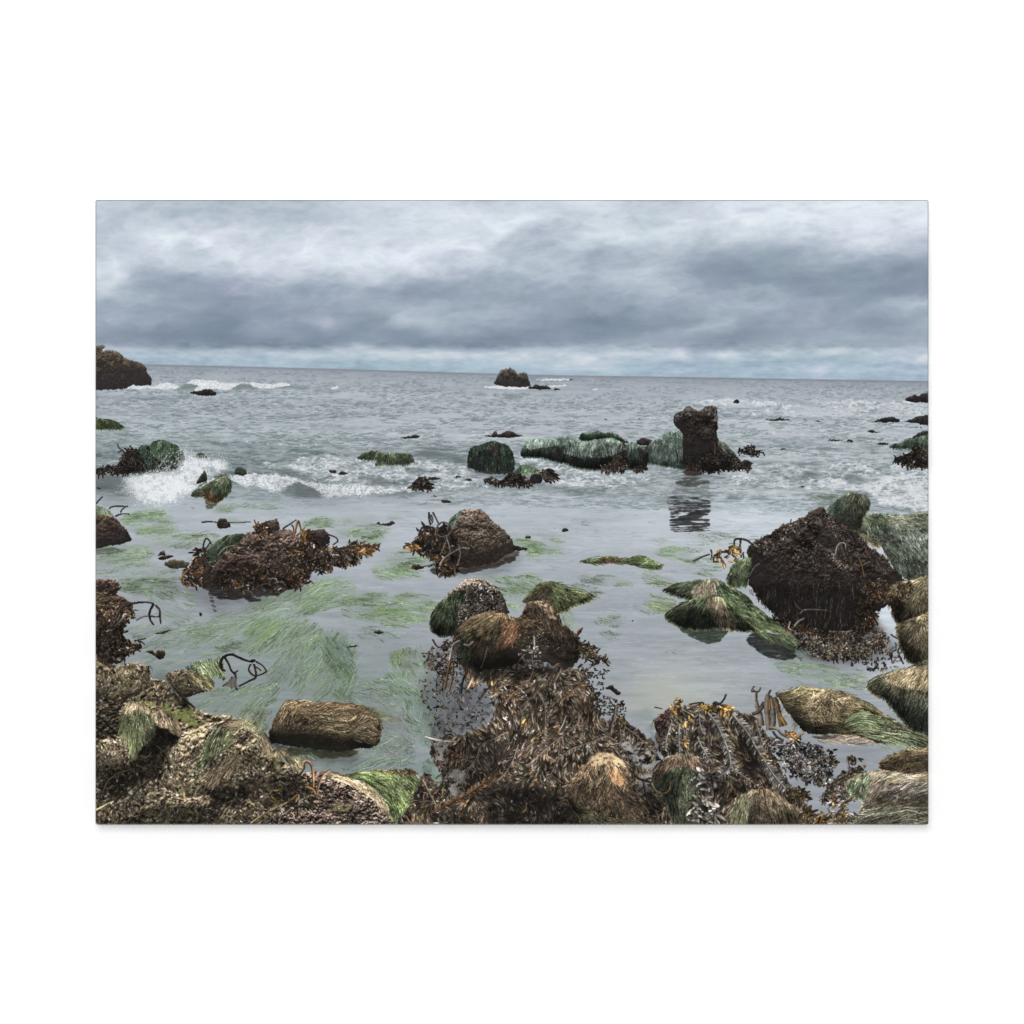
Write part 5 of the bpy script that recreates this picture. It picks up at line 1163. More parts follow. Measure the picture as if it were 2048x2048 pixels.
# fringe
g_ = region(P(8, 740, 370, 1000, 430, 1300, 430, 1480, 330, 1600, 470, 1520, 600, 1300, 650, 1100, 630, 940, 560, 830, 460), 6, 14)
v_ = blur(g_.full.astype(F), 7)[g_.cut] * sm(.25, .6, fbm(g_.xx / 26, g_.yy / 5, 97, 3))
put(g_, col(44, 40, 37), v_.astype(F), .9, bigk)
for q, n, cs in ((P(8, 740, 340, 880, 370, 1100, 430, 1300, 440, 1460, 360, 1490, 280, 1520, 320, 1480, 420, 1300, 470, 1000, 450, 820, 410), 520, ((92, 64, 40), (56, 44, 36), (40, 33, 31), (132, 92, 46))),
                 (P(8, 940, 440, 1200, 460, 1460, 400, 1620, 470, 1560, 560, 1460, 640, 1300, 660, 1120, 640, 960, 560), 760, ((78, 58, 42), (48, 40, 36), (104, 84, 60), (120, 114, 108), (60, 50, 44))),
                 (P(8, 1420, 60, 1640, 60, 1720, 90, 1600, 180, 1500, 220, 1460, 160), 240, ((84, 62, 46), (52, 42, 37), (112, 86, 58))), (P(8, 1380, 200, 1480, 240, 1520, 330, 1460, 420, 1360, 420), 160, ((110, 72, 42), (70, 50, 38), (46, 38, 34))),
                 (P(8, 1380, 560, 1600, 500, 1740, 600, 1680, 700, 1440, 720), 150, ((56, 46, 42), (90, 78, 72), (120, 116, 112), (100, 86, 72)))):
    leaves(region(q, 4), n, (4, 12), (.6, 1.6), cs, None, fdir(70, 60, 16), bigk, .2, .2)
for q, w_, c_ in ((P(8, 940, 300, 990, 270, 1150, 276), 1.6, (110, 108, 110)), (P(8, 895, 400, 930, 360, 975, 335), 2.2, (150, 148, 148)), (P(8, 890, 200, 930, 260, 980, 280), .7, (96, 88, 84)), (P(4, 1190, 1760, 1200, 1700, 1225, 1668, 1262, 1670, 1268, 1712), 1.3, (150, 134, 124)),
                  (P(8, 1490, 280, 1520, 340, 1540, 390), 1.3, (48, 42, 40)), (P(4, 1100, 1990, 1110, 1880, 1090, 1800), .8, (64, 54, 46)), (P(4, 1370, 1780, 1400, 1860, 1420, 1960), 1.2, (92, 66, 40)), (P(4, 500, 1930, 540, 1860, 580, 1830), 1.0, (86, 82, 78)),
                  (P(8, 1070, 230, 1076, 130, 1100, 30), 1.4, (56, 58, 64)), (P(8, 860, 360, 850, 410, 880, 430), 1.6, (170, 166, 160)), (P(8, 1640, 460, 1720, 510, 1750, 510), .8, (52, 46, 46)), (P(8, 1755, 500, 1710, 560, 1700, 600, 1740, 690), 1.1, (58, 52, 52))):
    stalk(q, w_, c_, bigk)
fork = part('printed_kelp', 'printed arching black kelp stalk with amber blades left of the big rock')
for q, w_, c_ in ((P(4, 530, 1690, 490, 1650, 430, 1632, 385, 1640, 378, 1690, 400, 1740), 1.5, (58, 54, 56)), (P(4, 430, 1640, 425, 1700, 435, 1780), 1.6, (56, 50, 50)), (P(4, 240, 1745, 300, 1735, 350, 1750, 390, 1785), 1.4, (54, 48, 48)),
                  (P(4, 450, 1740, 455, 1790, 470, 1820, 500, 1830), 1.0, (56, 50, 50)), (P(4, 50, 1810, 110, 1780, 180, 1755), 1.5, (84, 76, 72)), (P(4, 190, 1720, 200, 1750, 190, 1800), 1.1, (74, 60, 54))):
    stalk(q, w_, c_, fork)
leaves(region(P(4, 200, 1770, 250, 1740, 300, 1770, 300, 1820, 240, 1825, 200, 1800), 1), 15, (8, 15), (1.4, 3), ((128, 94, 46), (86, 64, 40), (150, 112, 52)), None, fdir(40, 40, 20), fork, .1, .2)
leaves(region(P(4, 310, 1700, 350, 1685, 410, 1700, 410, 1740, 350, 1735), 1), 18, (8, 14), (1.6, 3), ((110, 86, 48), (70, 58, 44), (154, 112, 52)), None, fdir(20, 40, 20), fork, .2, .2)
leaves(region(P(4, 330, 1800, 380, 1790, 400, 1800, 340, 1815), 1), 5, (8, 14), (1, 2), ((150, 106, 50),), None, fdir(-10, 10, 20), fork)
gs = part('printed_eelgrass', 'printed bright green grass tuft at the left foot of the big dark rock')
b = rock(P(4, 335, 1990, 345, 1880, 370, 1830, 430, 1800, 490, 1770, 520, 1800, 500, 1930, 470, 2000), gs, (98, 118, 76), (64, 82, 52), None, 1.5, 7, 10, .3, 6, 155, wet=.2)
grass(b, 420, fdir(118, 10, 24), (10, 34), ((110, 130, 84), (80, 100, 60), (146, 158, 118), (54, 68, 46)), None, .5, None, shade=.6)

# ---- the two grass hummocks in front of it
hum = part('printed_eelgrass', 'printed pair of green grass hummocks in front of the big dark rock')
eel(P(7, 1120, 10, 1400, 20, 1500, 40, 1320, 100, 1240, 60), 260, 186, ((96, 120, 70), (120, 144, 94), (74, 96, 56)), hum, (14, 44), .8, None, 8, 26, 80)
eel(P(7, 1200, 200, 1260, 160, 1400, 200, 1420, 260, 1340, 300), 320, 190, ((96, 124, 66), (124, 150, 90), (70, 96, 50)), hum, (14, 44), .85, None, 8, 26, 81)
mirror(P(7, 1320, 330, 1400, 400, 1460, 450, 1530, 500, 1600, 530, 1650, 545, 1740, 500, 1800, 430, 1830, 400, 1600, 400), (44, 52, 42), .95, 25, 3, .4, 16, 3)
b = rock(P(7, 1300, 112, 1360, 85, 1430, 58, 1550, 36, 1640, 28, 1690, 26, 1760, 48, 1860, 110, 1940, 170, 1980, 240, 1800, 230, 1560, 190, 1480, 178, 1400, 150), hum, (98, 116, 84), (64, 80, 56), None, 1.5, 8, 16, .3, 9, 156, wet=.25)
grass(b, 1100, fdrape(800 + 1660 / 3.864, 750 + 20 / 3.864, .8, .5, 10), (16, 50), ((92, 112, 80), (66, 86, 58), (134, 144, 120), (50, 64, 46), (168, 160, 134)), (4, 4, 2, 3, 1), .55, hum, shade=.75, jit=7, over=3)
b = region(P(7, 1530, 160, 1540, 80, 1600, 40, 1690, 26, 1720, 60, 1700, 150, 1620, 180), 2)
grass(b, 320, fdrape(800 + 1670 / 3.864, 750 + 10 / 3.864, .7, .9, 10), (10, 34), ((160, 148, 124), (124, 112, 90), (92, 84, 66), (184, 176, 154)), None, .55, hum, shade=.5)
b = rock(P(7, 1310, 312, 1360, 275, 1420, 240, 1480, 200, 1560, 172, 1640, 164, 1710, 166, 1800, 182, 1900, 190, 1980, 230, 2060, 290, 2140, 350, 2170, 390, 2060, 420, 1940, 425, 1820, 410, 1700, 400, 1560, 410, 1420, 385), hum, (92, 110, 76), (54, 68, 46), None, 1.5, 9, 24, .3, 10, 157, wet=.4, wetcol=(44, 46, 38))
grass(b, 2000, fdrape(800 + 1690 / 3.864, 750 + 120 / 3.864, .8, .5, 9), (20, 70), ((86, 108, 70), (62, 82, 52), (122, 140, 98), (46, 58, 40), (150, 160, 130)), (4, 4, 2, 3, 1), .55, hum, shade=.85, jit=7, over=4)
b = region(P(7, 1640, 170, 1730, 168, 1760, 240, 1780, 320, 1860, 400, 1760, 405, 1700, 330, 1660, 240), 2)
grass(b, 420, fdrape(800 + 1700 / 3.864, 750 + 100 / 3.864, .9, .8, 10), (14, 50), ((150, 134, 104), (118, 98, 74), (86, 76, 56), (172, 164, 136)), None, .55, hum, shade=.7, jit=7)
b = region(P(8, 380, 200, 520, 200, 640, 280, 740, 360, 740, 400, 600, 410, 500, 340), 2)
grass(b, 420, fdir(38, 8, 26), (20, 60), ((108, 136, 72), (136, 158, 104), (76, 100, 56), (164, 176, 140)), None, .55, hum, shade=.6, jit=6, over=4)
b = region(P(8, 300, 90, 400, 110, 500, 180, 600, 260, 760, 370, 800, 430, 700, 420, 560, 330, 420, 220, 330, 160), 3)
put(b, col(40, 46, 36), b.m.astype(F), .9, hum)
grass(b, 620, fdir(36, 8, 26), (16, 56), ((84, 108, 66), (58, 78, 48), (112, 134, 90), (42, 56, 38)), None, .55, hum, shade=0, jit=7)
eel(P(8, 560, 400, 760, 390, 860, 470, 860, 560, 760, 520, 640, 460), 360, 38, ((92, 116, 78), (66, 88, 58), (120, 142, 104)), hum, (16, 46), .75, None, 8, 26, 82)

# ---- grass banks down the right edge
rb = part('printed_rock', 'printed brown and green grass banks down the right edge')
BR = ((128, 112, 78), (96, 86, 60), (160, 148, 112), (72, 64, 46), (104, 112, 72), (186, 172, 140))
b = rock(P(8, 1620, 160, 1660, 90, 1720, 56, 1800, 40, 1990, 20, 1990, 350, 1850, 345, 1720, 372, 1690, 340, 1660, 290), rb, (108, 94, 66), (66, 56, 42), None, 2.5, 8, 18, .6, 9, 160, wet=.7, wetcol=(46, 38, 32))
grass(b, 900, fdrape(1166 + 1900 / 3.864, 750 + 40 / 3.864, .8, .7), (10, 36), BR, None, .55, rb, shade=.8)
leaves(region(P(8, 1620, 150, 1680, 90, 1800, 50, 1800, 130, 1700, 260, 1670, 280), 2), 150, (4, 10), (.6, 1.4), ((92, 66, 42), (58, 46, 36), (124, 92, 50)), None, fdir(80, 40, 16), None, .1)
b = rock(P(8, 1690, 400, 1760, 345, 1850, 320, 1990, 300, 1990, 720, 1880, 690, 1790, 670, 1750, 590, 1700, 470), rb, (112, 98, 68), (68, 60, 44), None, 2.5, 8, 18, .6, 9, 161, wet=.7, wetcol=(48, 40, 32))
grass(b, 1000, fdrape(1166 + 1900 / 3.864, 750 + 320 / 3.864, .8, .8), (12, 40), BR, None, .55, rb, shade=.8)
b = rock(P(8, 1470, 880, 1478, 820, 1530, 780, 1600, 755, 1690, 730, 1790, 712, 1990, 690, 1990, 1290, 1900, 1220, 1800, 1185, 1720, 1090, 1640, 1000, 1600, 945, 1530, 925), rb, (106, 102, 70), (64, 70, 48), None, 2, 8, 26, .5, 11, 162, wet=.5, wetcol=(42, 46, 36))
grass(b, 1500, fdrape(1166 + 1990 / 3.864, 750 + 700 / 3.864, .8, .8, 9), (16, 56), ((112, 116, 84), (78, 92, 64), (150, 146, 112), (56, 70, 50), (96, 116, 84), (176, 162, 130)), None, .55, rb, shade=.85, jit=7, over=3)
b = region(P(8, 1600, 960, 1660, 940, 1990, 960, 1990, 1240, 1800, 1170, 1700, 1060), 2)
grass(b, 620, fdir(108, 8, 26), (16, 50), ((84, 104, 82), (110, 128, 104), (60, 76, 60), (44, 54, 42)), None, .55, rb, shade=.7, jit=6)
b = region(P(8, 1600, 760, 1790, 715, 1990, 690, 1990, 880, 1800, 860, 1660, 830), 2)
grass(b, 500, fdrape(1166 + 1990 / 3.864, 750 + 690 / 3.864, .8, .5, 9), (10, 36), ((150, 134, 96), (178, 162, 124), (114, 100, 70)), None, .55, rb, shade=.6)

gm = part('printed_eelgrass', 'printed long brown-topped grass mound trailing green blades to the right edge')
eel(P(8, 760, 940, 900, 1000, 1000, 1150, 900, 1180, 820, 1100), 300, 110, ((150, 158, 144), (122, 130, 108), (176, 180, 170)), gm, (10, 36), .6, None, 12, 24, 83)
b = rock(P(8, 752, 925, 800, 905, 855, 888, 940, 864, 1050, 870, 1130, 880, 1200, 890, 1290, 908, 1350, 928, 1430, 970, 1500, 1012, 1620, 1092, 1750, 1175, 1960, 1290, 1990, 1350, 1850, 1330, 1700, 1300, 1500, 1285, 1400, 1240, 1280, 1232, 1180, 1225, 1080, 1232,
         1000, 1222, 950, 1195, 925, 1150, 860, 1080), gm, (118, 106, 68), (72, 66, 44), (88, 76, 54), 2, 9, 24, .5, 10, 163, wet=.6, wetcol=(52, 44, 36))
grass(b, 900, fpath(P(8, 780, 940, 1000, 880, 1300, 960, 1600, 1120, 1960, 1310), 14, 26, 4), (14, 46), ((132, 116, 74), (98, 88, 56), (162, 148, 104), (70, 64, 44), (110, 112, 66)), None, .55, gm, shade=.75, over=4)
b = region(P(8, 950, 900, 1200, 900, 1330, 960, 1330, 1060, 1200, 1120, 1000, 1130, 960, 1040), 3)
grass(b, 420, fdir(40, 50, 20), (10, 36), ((156, 138, 98), (120, 102, 70), (88, 72, 52), (182, 166, 128)), None, .55, gm, shade=.5, jit=40)
b = region(P(8, 1280, 1120, 1400, 1060, 1560, 1110, 1700, 1190, 1960, 1290, 1980, 1345, 1760, 1310, 1500, 1270, 1330, 1215), 2)
grass(b, 800, fpath(P(8, 1260, 1180, 1400, 1120, 1600, 1180, 1960, 1330), 8, 26, 4), (20, 64), ((100, 124, 72), (130, 150, 106), (70, 92, 52), (164, 176, 150), (52, 70, 42)), None, .55, gm, shade=.4, over=4, jit=7)
b = region(P(8, 1060, 1240, 1300, 1240, 1480, 1280, 1460, 1312, 1240, 1300, 1100, 1290), 2)
grass(b, 160, fdir(4, 6, 26), (14, 44), ((124, 106, 90), (96, 84, 72), (150, 136, 122)), None, .6, gm, shade=0, alpha=.8)
mirror(P(8, 960, 1205, 1060, 1235, 1250, 1235, 1200, 1265, 1060, 1262), (54, 46, 40), .8, 26, 2, .5, 14, 3)
eel(P(8, 1480, 1290, 1700, 1310, 1960, 1350, 1700, 1370, 1580, 1360), 200, 12, ((96, 118, 80), (126, 144, 114), (150, 160, 146)), gm, (14, 40), .6, None, 8, 26, 84)

# ---- centre weedy rocks running down into the kelp
cr = part('printed_rock', 'printed weedy rock with green and brown grass in the middle of the pool')
g4 = part('printed_eelgrass', 'printed green grass mound just behind the middle weedy rock')
b = rock(P(7, 210, 205, 280, 130, 340, 60, 400, 48, 480, 62, 560, 95, 640, 120, 750, 150, 740, 180, 640, 215, 560, 250, 500, 280, 440, 270, 400, 210, 320, 190), g4, (104, 116, 70), (66, 76, 48), None, 2, 8, 16, .4, 9, 164, wet=.2)
grass(b, 900, fdrape(800 + 360 / 3.864, 750 + 60 / 3.864, .9, .4, 10), (14, 50), ((104, 118, 70), (76, 90, 54), (134, 144, 96), (56, 66, 42), (122, 140, 84)), None, .55, g4, shade=.7, over=5)
b = region(P(7, 230, 200, 300, 120, 400, 60, 440, 120, 400, 190, 300, 195), 3)
grass(b, 220, fdir(140, 20, 20), (8, 26), ((70, 62, 46), (92, 80, 54), (56, 52, 40)), None, .55, g4, shade=.4)
b = rock(P(6, 1045, 380, 1056, 310, 1080, 258, 1120, 200, 1155, 165, 1220, 108, 1270, 65, 1300, 42, 1345, 24, 1392, 18, 1462, 34, 1532, 80, 1592, 138, 1622, 225, 1640, 300, 1500, 380, 1330, 420, 1230, 460, 1130, 470, 1070, 440), cr, (132, 114, 96), (70, 60, 52), (96, 84, 72), 2, 8, 24, 1, 7, 165,
         wet=.6, wetcol=(40, 36, 36), speck=.09, speckcol=(200, 194, 186))
leaves(region(P(6, 1250, 130, 1400, 60, 1560, 110, 1610, 230, 1500, 320, 1330, 340, 1260, 280), 3), 420, (4, 11), (.6, 1.3), ((66, 56, 48), (44, 38, 36), (100, 86, 70), (196, 194, 194)), (4, 5, 3, 2), fdir(110, 40, 16), cr, .25, .3)
cg = part('printed_eelgrass', 'printed dark green grass hanging down the middle weedy rock', cr)
b = region(P(6, 1050, 400, 1060, 310, 1090, 240, 1160, 165, 1240, 110, 1310, 110, 1290, 170, 1240, 280, 1220, 400, 1160, 460, 1080, 440), 2)
grass(b, 700, fdrape(400 + 1290 / 3.864, 750 + 70 / 3.864, .9, .9, 8), (18, 60), ((66, 88, 56), (90, 112, 74), (48, 64, 44), (36, 46, 36), (124, 140, 108)), (4, 3, 3, 3, 1), .55, cg, shade=.75, jit=6, over=3)
b = rock(P(6, 1230, 520, 1250, 430, 1310, 350, 1400, 310, 1500, 285, 1620, 300, 1720, 330, 1780, 240, 1850, 205, 1932, 195, 1990, 230, 2040, 330, 2100, 400, 2200, 500, 2210, 620, 2140, 700, 2080, 740, 1980, 700, 1900, 660, 1700, 690, 1500, 740, 1360, 740, 1290, 640), cr,
         (104, 82, 58), (62, 50, 38), (80, 64, 46), 3, 8, 26, .8, 10, 166, wet=.6, wetcol=(36, 32, 30), speck=.02)
cbg = part('printed_eelgrass', 'printed rust brown grass spilling over the middle weedy rock', cr)
b = region(P(6, 1235, 500, 1260, 420, 1320, 350, 1420, 305, 1520, 285, 1640, 300, 1740, 350, 1760, 440, 1680, 540, 1560, 620, 1440, 640, 1330, 640, 1270, 600), 2)
grass(b, 1300, fdrape(400 + 1600 / 3.864, 750 + 290 / 3.864, .9, .7, 9), (18, 60), ((118, 92, 62), (88, 70, 48), (150, 118, 82), (60, 52, 40), (92, 100, 62), (64, 80, 50)), (4, 4, 2, 4, 1.5, 1.5), .55, cbg, shade=.85, jit=8, over=3)
b = region(P(6, 1620, 330, 1740, 360, 1760, 420, 1680, 520, 1560, 560, 1600, 440), 2)
grass(b, 200, fdir(120, 20, 20), (8, 28), ((140, 92, 58), (104, 70, 48), (166, 118, 78)), None, .55, cbg, shade=.6)
b = region(P(6, 1240, 560, 1270, 470, 1330, 480, 1360, 600, 1380, 740, 1330, 740, 1280, 660), 2)
grass(b, 260, fdir(98, 8, 24), (16, 50), ((58, 76, 50), (42, 54, 40), (84, 100, 70)), None, .55, cbg, shade=.3, jit=6)
b = region(P(7, 240, 250, 330, 200, 400, 225, 460, 310, 540, 400, 630, 500, 640, 600, 600, 640, 520, 560, 420, 420, 330, 330), 2)
grass(b, 800, fdir(72, 10, 26), (18, 60), ((98, 78, 62), (70, 56, 46), (128, 104, 84), (48, 40, 36)), None, .55, cbg, shade=.8, jit=7)
b = region(P(7, 330, 205, 400, 220, 450, 290, 480, 350, 420, 330, 370, 270), 3)
put(b, col(158, 140, 112), (b.m * sm(.44, .6, fbm(b.xx / 5, b.yy / 5, 67, 3))).astype(F), .8)
b = region(P(7, 0, 620, 150, 560, 330, 600, 520, 660, 600, 680, 520, 740, 300, 760, 0, 760), 4)
put(b, col(44, 38, 35), (b.m * sm(.35, .55, fbm(b.xx / 12, b.yy / 9, 68, 3))).astype(F), .85)
ct = part('printed_kelp', 'printed tuft of kelp on the right flank of the middle weedy rock', cr)
b = region(P(7, 640, 600, 660, 520, 720, 520, 780, 560, 800, 620, 845, 630, 860, 690, 800, 660, 750, 700, 740, 660, 690, 650), 3)
leaves(b, 210, (4, 11), (.7, 1.5), ((88, 86, 54), (60, 52, 38), (110, 84, 46), (44, 38, 32)), None, fdir(50, 60, 16), ct, .1)
stalk(P(7, 630, 475, 640, 435, 674, 410), 1.1, (110, 76, 60), ct)

# ---- the left shore
ls = part('printed_rock', 'printed rough brown shore rocks in the lower left corner')
b = rock(P(5, -80, 45, 0, 40, 80, 30, 150, 42, 185, 90, 160, 150, 205, 170, 260, 210, 295, 290, 250, 360, 210, 420, 215, 480, 260, 505, 335, 520, 345, 570, 260, 610, 200, 660, 130, 690, -80, 700), ls, (112, 96, 68), (66, 54, 42), (104, 72, 62), 3, 9, 18, 1.1, 9, 170, wet=.35, wetcol=(40, 32, 30),
         speck=.05, speckcol=(170, 150, 124))
rock(P(5, -80, 45, 60, 36, 150, 44, 188, 90, 140, 130, 40, 110, -80, 120), ls, (128, 88, 78), (88, 60, 54), None, 2.5, 8, 10, 1, 7, 171, wet=.2, speck=.04)
leaves(region(P(5, 0, 280, 290, 270, 220, 420, 240, 500, 350, 560, 250, 620, 100, 680, 0, 680), 4), 420, (4, 12), (.7, 1.7), ((80, 60, 46), (50, 40, 35), (112, 82, 50), (170, 160, 150)), (4, 5, 2, .8), fdir(50, 70, 18), ls, .15, .25)
lst = part('printed_kelp', 'printed arched black kelp stalk leaning off the left shore', ls)
for q, w_, c_ in ((P(5, 155, 340, 190, 270, 250, 232, 330, 214, 400, 212, 450, 222), 2.1, (70, 58, 52)), (P(5, 450, 225, 425, 270, 415, 310, 420, 330), 2.3, (44, 38, 38)), (P(5, 420, 320, 425, 350, 450, 388), 1.6, (48, 40, 40)), (P(5, 465, 235, 495, 270, 498, 320, 505, 375), 1.9, (80, 60, 52)), (P(5, 430, 318, 470, 325, 490, 318), 1.0, (60, 52, 50)),
                  (P(5, 315, 350, 360, 325, 410, 315), 1.4, (120, 118, 112)), (P(5, 150, 400, 220, 330, 280, 290), 1.4, (110, 104, 96)), (P(5, 300, 510, 350, 500, 390, 490), 1.3, (66, 54, 50)), (P(5, 330, 515, 360, 520, 380, 540), .9, (60, 50, 46)), (P(5, 290, 270, 330, 275), .8, (110, 106, 102))):
    stalk(q, w_ * .85, c_, lst, .2)
b = rock(P(5, -80, 700, 60, 690, 150, 706, 240, 690, 330, 680, 385, 705, 415, 760, 420, 792, 500, 808, 560, 830, 600, 900, 680, 940, 720, 985, 770, 1030, 850, 1068, 960, 1080, 1060, 1100, 1200, 1125, 1290, 1200, 1350, 1280, 1400, 1400, 1500, 1480, 1560, 1560, 1640, 1700, 1800, 1850,
         1900, 2000, -80, 2000), ls, (142, 124, 94), (84, 72, 56), (106, 100, 68), 3.5, 10, 30, 1.25, 12, 172, contrast=1.2, wet=.05, wetcol=(40, 34, 30), speck=.08, speckcol=(200, 186, 160), lift=.02)
rock(P(5, 540, 790, 580, 750, 660, 730, 760, 742, 850, 760, 905, 830, 850, 890, 780, 915, 700, 935, 620, 880), ls, (128, 106, 84), (76, 62, 48), (100, 88, 60), 2.5, 8, 16, .9, 8, 173, wet=.3, speck=.07)
rock(P(5, -60, 700, 60, 694, 150, 710, 240, 692, 330, 684, 385, 710, 415, 770, 400, 860, 330, 920, 200, 960, 60, 960, -60, 940), ls, (140, 122, 92), (84, 72, 54), (100, 98, 66), 3, 9, 22, 1.1, 9, 180, wet=.55, wetcol=(40, 35, 30), speck=.08, speckcol=(200, 186, 160))
rock(P(5, 170, 1130, 220, 1030, 290, 990, 400, 985, 500, 1030, 600, 1080, 660, 1180, 640, 1270, 540, 1340, 400, 1380, 260, 1400, 180, 1280), ls, (128, 108, 84), (70, 58, 46), (92, 84, 58), 3, 9, 20, 1.0, 9, 181, wet=.8, wetcol=(34, 29, 27), speck=.05, speckcol=(196, 180, 152))
# green algae on the ledge
alg = part('printed_algae', 'printed bright green algae film on a ledge of the left shore', ls)
b = region(P(5, 300, 950, 370, 920, 460, 960, 560, 990, 660, 1020, 760, 1060, 850, 1120, 800, 1160, 690, 1150, 600, 1100, 480, 1050, 380, 1000), 4)
v = sm(.38, .56, fbm(b.xx / 14, b.yy / 9, 69, 4)) * b.m
put(b, mix(col(86, 98, 46), col(122, 136, 62), fbm(b.xx / 4, b.yy / 3, 70, 3)[..., None]) * (.6 + .8 * rng.random(b.xx.shape))[..., None], v.astype(F), .85, alg)
b = region(P(5, 20, 720, 300, 700, 400, 800, 380, 900, 200, 960, 60, 900), 4)
v = sm(.5, .62, fbm(b.xx / 12, b.yy / 9, 71, 4)) * b.m
put(b, col(84, 86, 48) * (.6 + .8 * rng.random(b.xx.shape))[..., None], v.astype(F), .6)
for q in (P(5, 440, 700, 560, 780, 520, 830, 420, 800), P(5, 860, 1050, 1040, 1070, 1000, 1120, 880, 1110)):
    pass
# boulder
bo = part('printed_rock', 'printed barnacled boulder with a lock of green grass at the bottom left')
b = rock(P(5, 560, 1400, 600, 1330, 650, 1270, 740, 1210, 850, 1160, 960, 1135, 1090, 1120, 1180, 1130, 1270, 1200, 1330, 1270, 1370, 1380, 1400, 1500, 1410, 1640, 1380, 1760, 1250, 1790, 1050, 1700, 900, 1690, 700, 1760, 560, 1730, 500, 1640, 560, 1540), bo, (150, 132, 98), (86, 72, 58), (106, 100, 68),
         3, 9, 26, 1.35, 11, 174, contrast=1.2, wet=.6, wetcol=(46, 38, 34), speck=.12, speckcol=(212, 198, 168), lift=.06)
rock(P(5, 380, 1700, 480, 1640, 640, 1690, 760, 1720, 900, 1690, 1100, 1720, 1300, 1800, 1350, 1990, 200, 1990, 300, 1800), bo, (130, 114, 88), (72, 60, 50), (92, 92, 60), 3, 9, 20, 1.35, 11, 175, contrast=1.2, wet=.5, speck=.08, speckcol=(196, 182, 156), lift=-.02)
rock(P(5, -60, 1290, 60, 1260, 180, 1270, 250, 1330, 260, 1420, 200, 1500, 80, 1530, -60, 1500), ls, (152, 134, 102), (88, 72, 58), None, 3, 9, 14, 1.1, 9, 176, wet=.6, speck=.12, speckcol=(206, 192, 160))
for q, a_ in ((P(5, 230, 1190, 460, 1190, 640, 1230, 580, 1330, 420, 1320, 330, 1300), .8), (P(5, 20, 1600, 250, 1480, 380, 1560, 260, 1700, 100, 1700), .85), (P(5, 720, 1440, 900, 1330, 980, 1320, 860, 1480, 760, 1530), .6), (P(5, 900, 1680, 1100, 1640, 1180, 1700, 1060, 1760, 930, 1740), .7),
              (P(5, 420, 1180, 560, 1180, 650, 1250, 520, 1290), .6), (P(5, 560, 1820, 860, 1760, 1000, 1850, 800, 1900, 600, 1930), .5), (P(5, 560, 850, 640, 880, 700, 960, 640, 990, 580, 920), .7), (P(5, 1340, 1280, 1400, 1240, 1460, 1330, 1440, 1420, 1390, 1400), .5)):
    b = region(q, 4)
    v = blur(b.full.astype(F), 4)[b.cut] * sm(.25, .55, fbm(b.xx / 10, b.yy / 8, 72, 3))
    put(b, col(32, 28, 27), v.astype(F), a_)
leaves(region(P(5, 0, 1480, 400, 1440, 560, 1500, 480, 1640, 300, 1800, 0, 1932), 4), 420, (6, 18), (.8, 2.2), ((74, 58, 42), (48, 40, 35), (116, 88, 50), (172, 164, 152), (60, 66, 46)), (4, 5, 2, 1, 2), fdir(140, 40, 22), None, .2, .25)
tan_ = ((176, 156, 120), (146, 124, 90), (112, 94, 70), (196, 180, 146))
for q, t_ in ((P(5, 1150, 1330, 1400, 1360, 1410, 1540, 1250, 1520), .5), (P(5, 600, 1560, 860, 1560, 820, 1690, 560, 1690), .52), (P(5, 420, 1840, 760, 1800, 780, 1910, 430, 1950), .5), (P(5, 560, 780, 800, 800, 760, 900, 600, 900), .5), (P(6, 60, 1620, 300, 1600, 460, 1720, 200, 1800), .55)):
    b = region(q, 6)
    v = sm(t_, t_ + .14, fbm(b.xx / 11, b.yy / 9, 74, 4, .6)) * blur(b.full.astype(F), 4)[b.cut]
    put(b, col(92, 100, 52) * (.6 + .8 * rng.random(b.xx.shape))[..., None], v.astype(F), .7)
# thin brown grass and scraps of weed over all of it
for q, n, a0 in ((P(5, 0, 700, 400, 700, 420, 800, 560, 830, 700, 960, 560, 1000, 300, 960, 0, 980), 520, 120), (P(5, 560, 1330, 700, 1240, 900, 1160, 1200, 1150, 1380, 1400, 1400, 1700, 1100, 1690, 700, 1740, 540, 1640), 700, 105), (P(5, 0, 1700, 400, 1690, 760, 1730, 1100, 1720, 1400, 1830, 1400, 1932, 0, 1932), 800, 130),
                 (P(6, -60, 1560, 140, 1520, 400, 1580, 620, 1700, 720, 1880, 700, 1932, -60, 1932), 420, 60), (P(5, 0, 1280, 250, 1300, 250, 1500, 0, 1560), 260, 120), (P(5, 380, 1250, 640, 1290, 560, 1560, 420, 1700, 260, 1600), 420, 110)):
    grass(region(q, 3), n, fdir(a0, 40, 18, n), (6, 26), ((132, 112, 80), (96, 82, 60), (160, 142, 108), (66, 58, 44), (92, 96, 62), (48, 42, 36)), None, .55, None, shade=.5, jit=25, alpha=.85)
    leaves(region(q, 3), n // 3, (4, 11), (.7, 1.7), ((62, 50, 42), (44, 37, 33), (96, 76, 52), (150, 142, 128)), (4, 4, 2, .8), fdir(a0, 60, 18), None, .2, .3)
matted(P(5, 0, 690, 400, 690, 560, 790, 760, 1030, 1060, 1100, 1300, 1210, 1400, 1400, 1560, 1560, 1900, 1700, 2200, 1932, 0, 1932), fdir(115, 60, 26, 8), 3, .9, .5, 303, .98, .8)
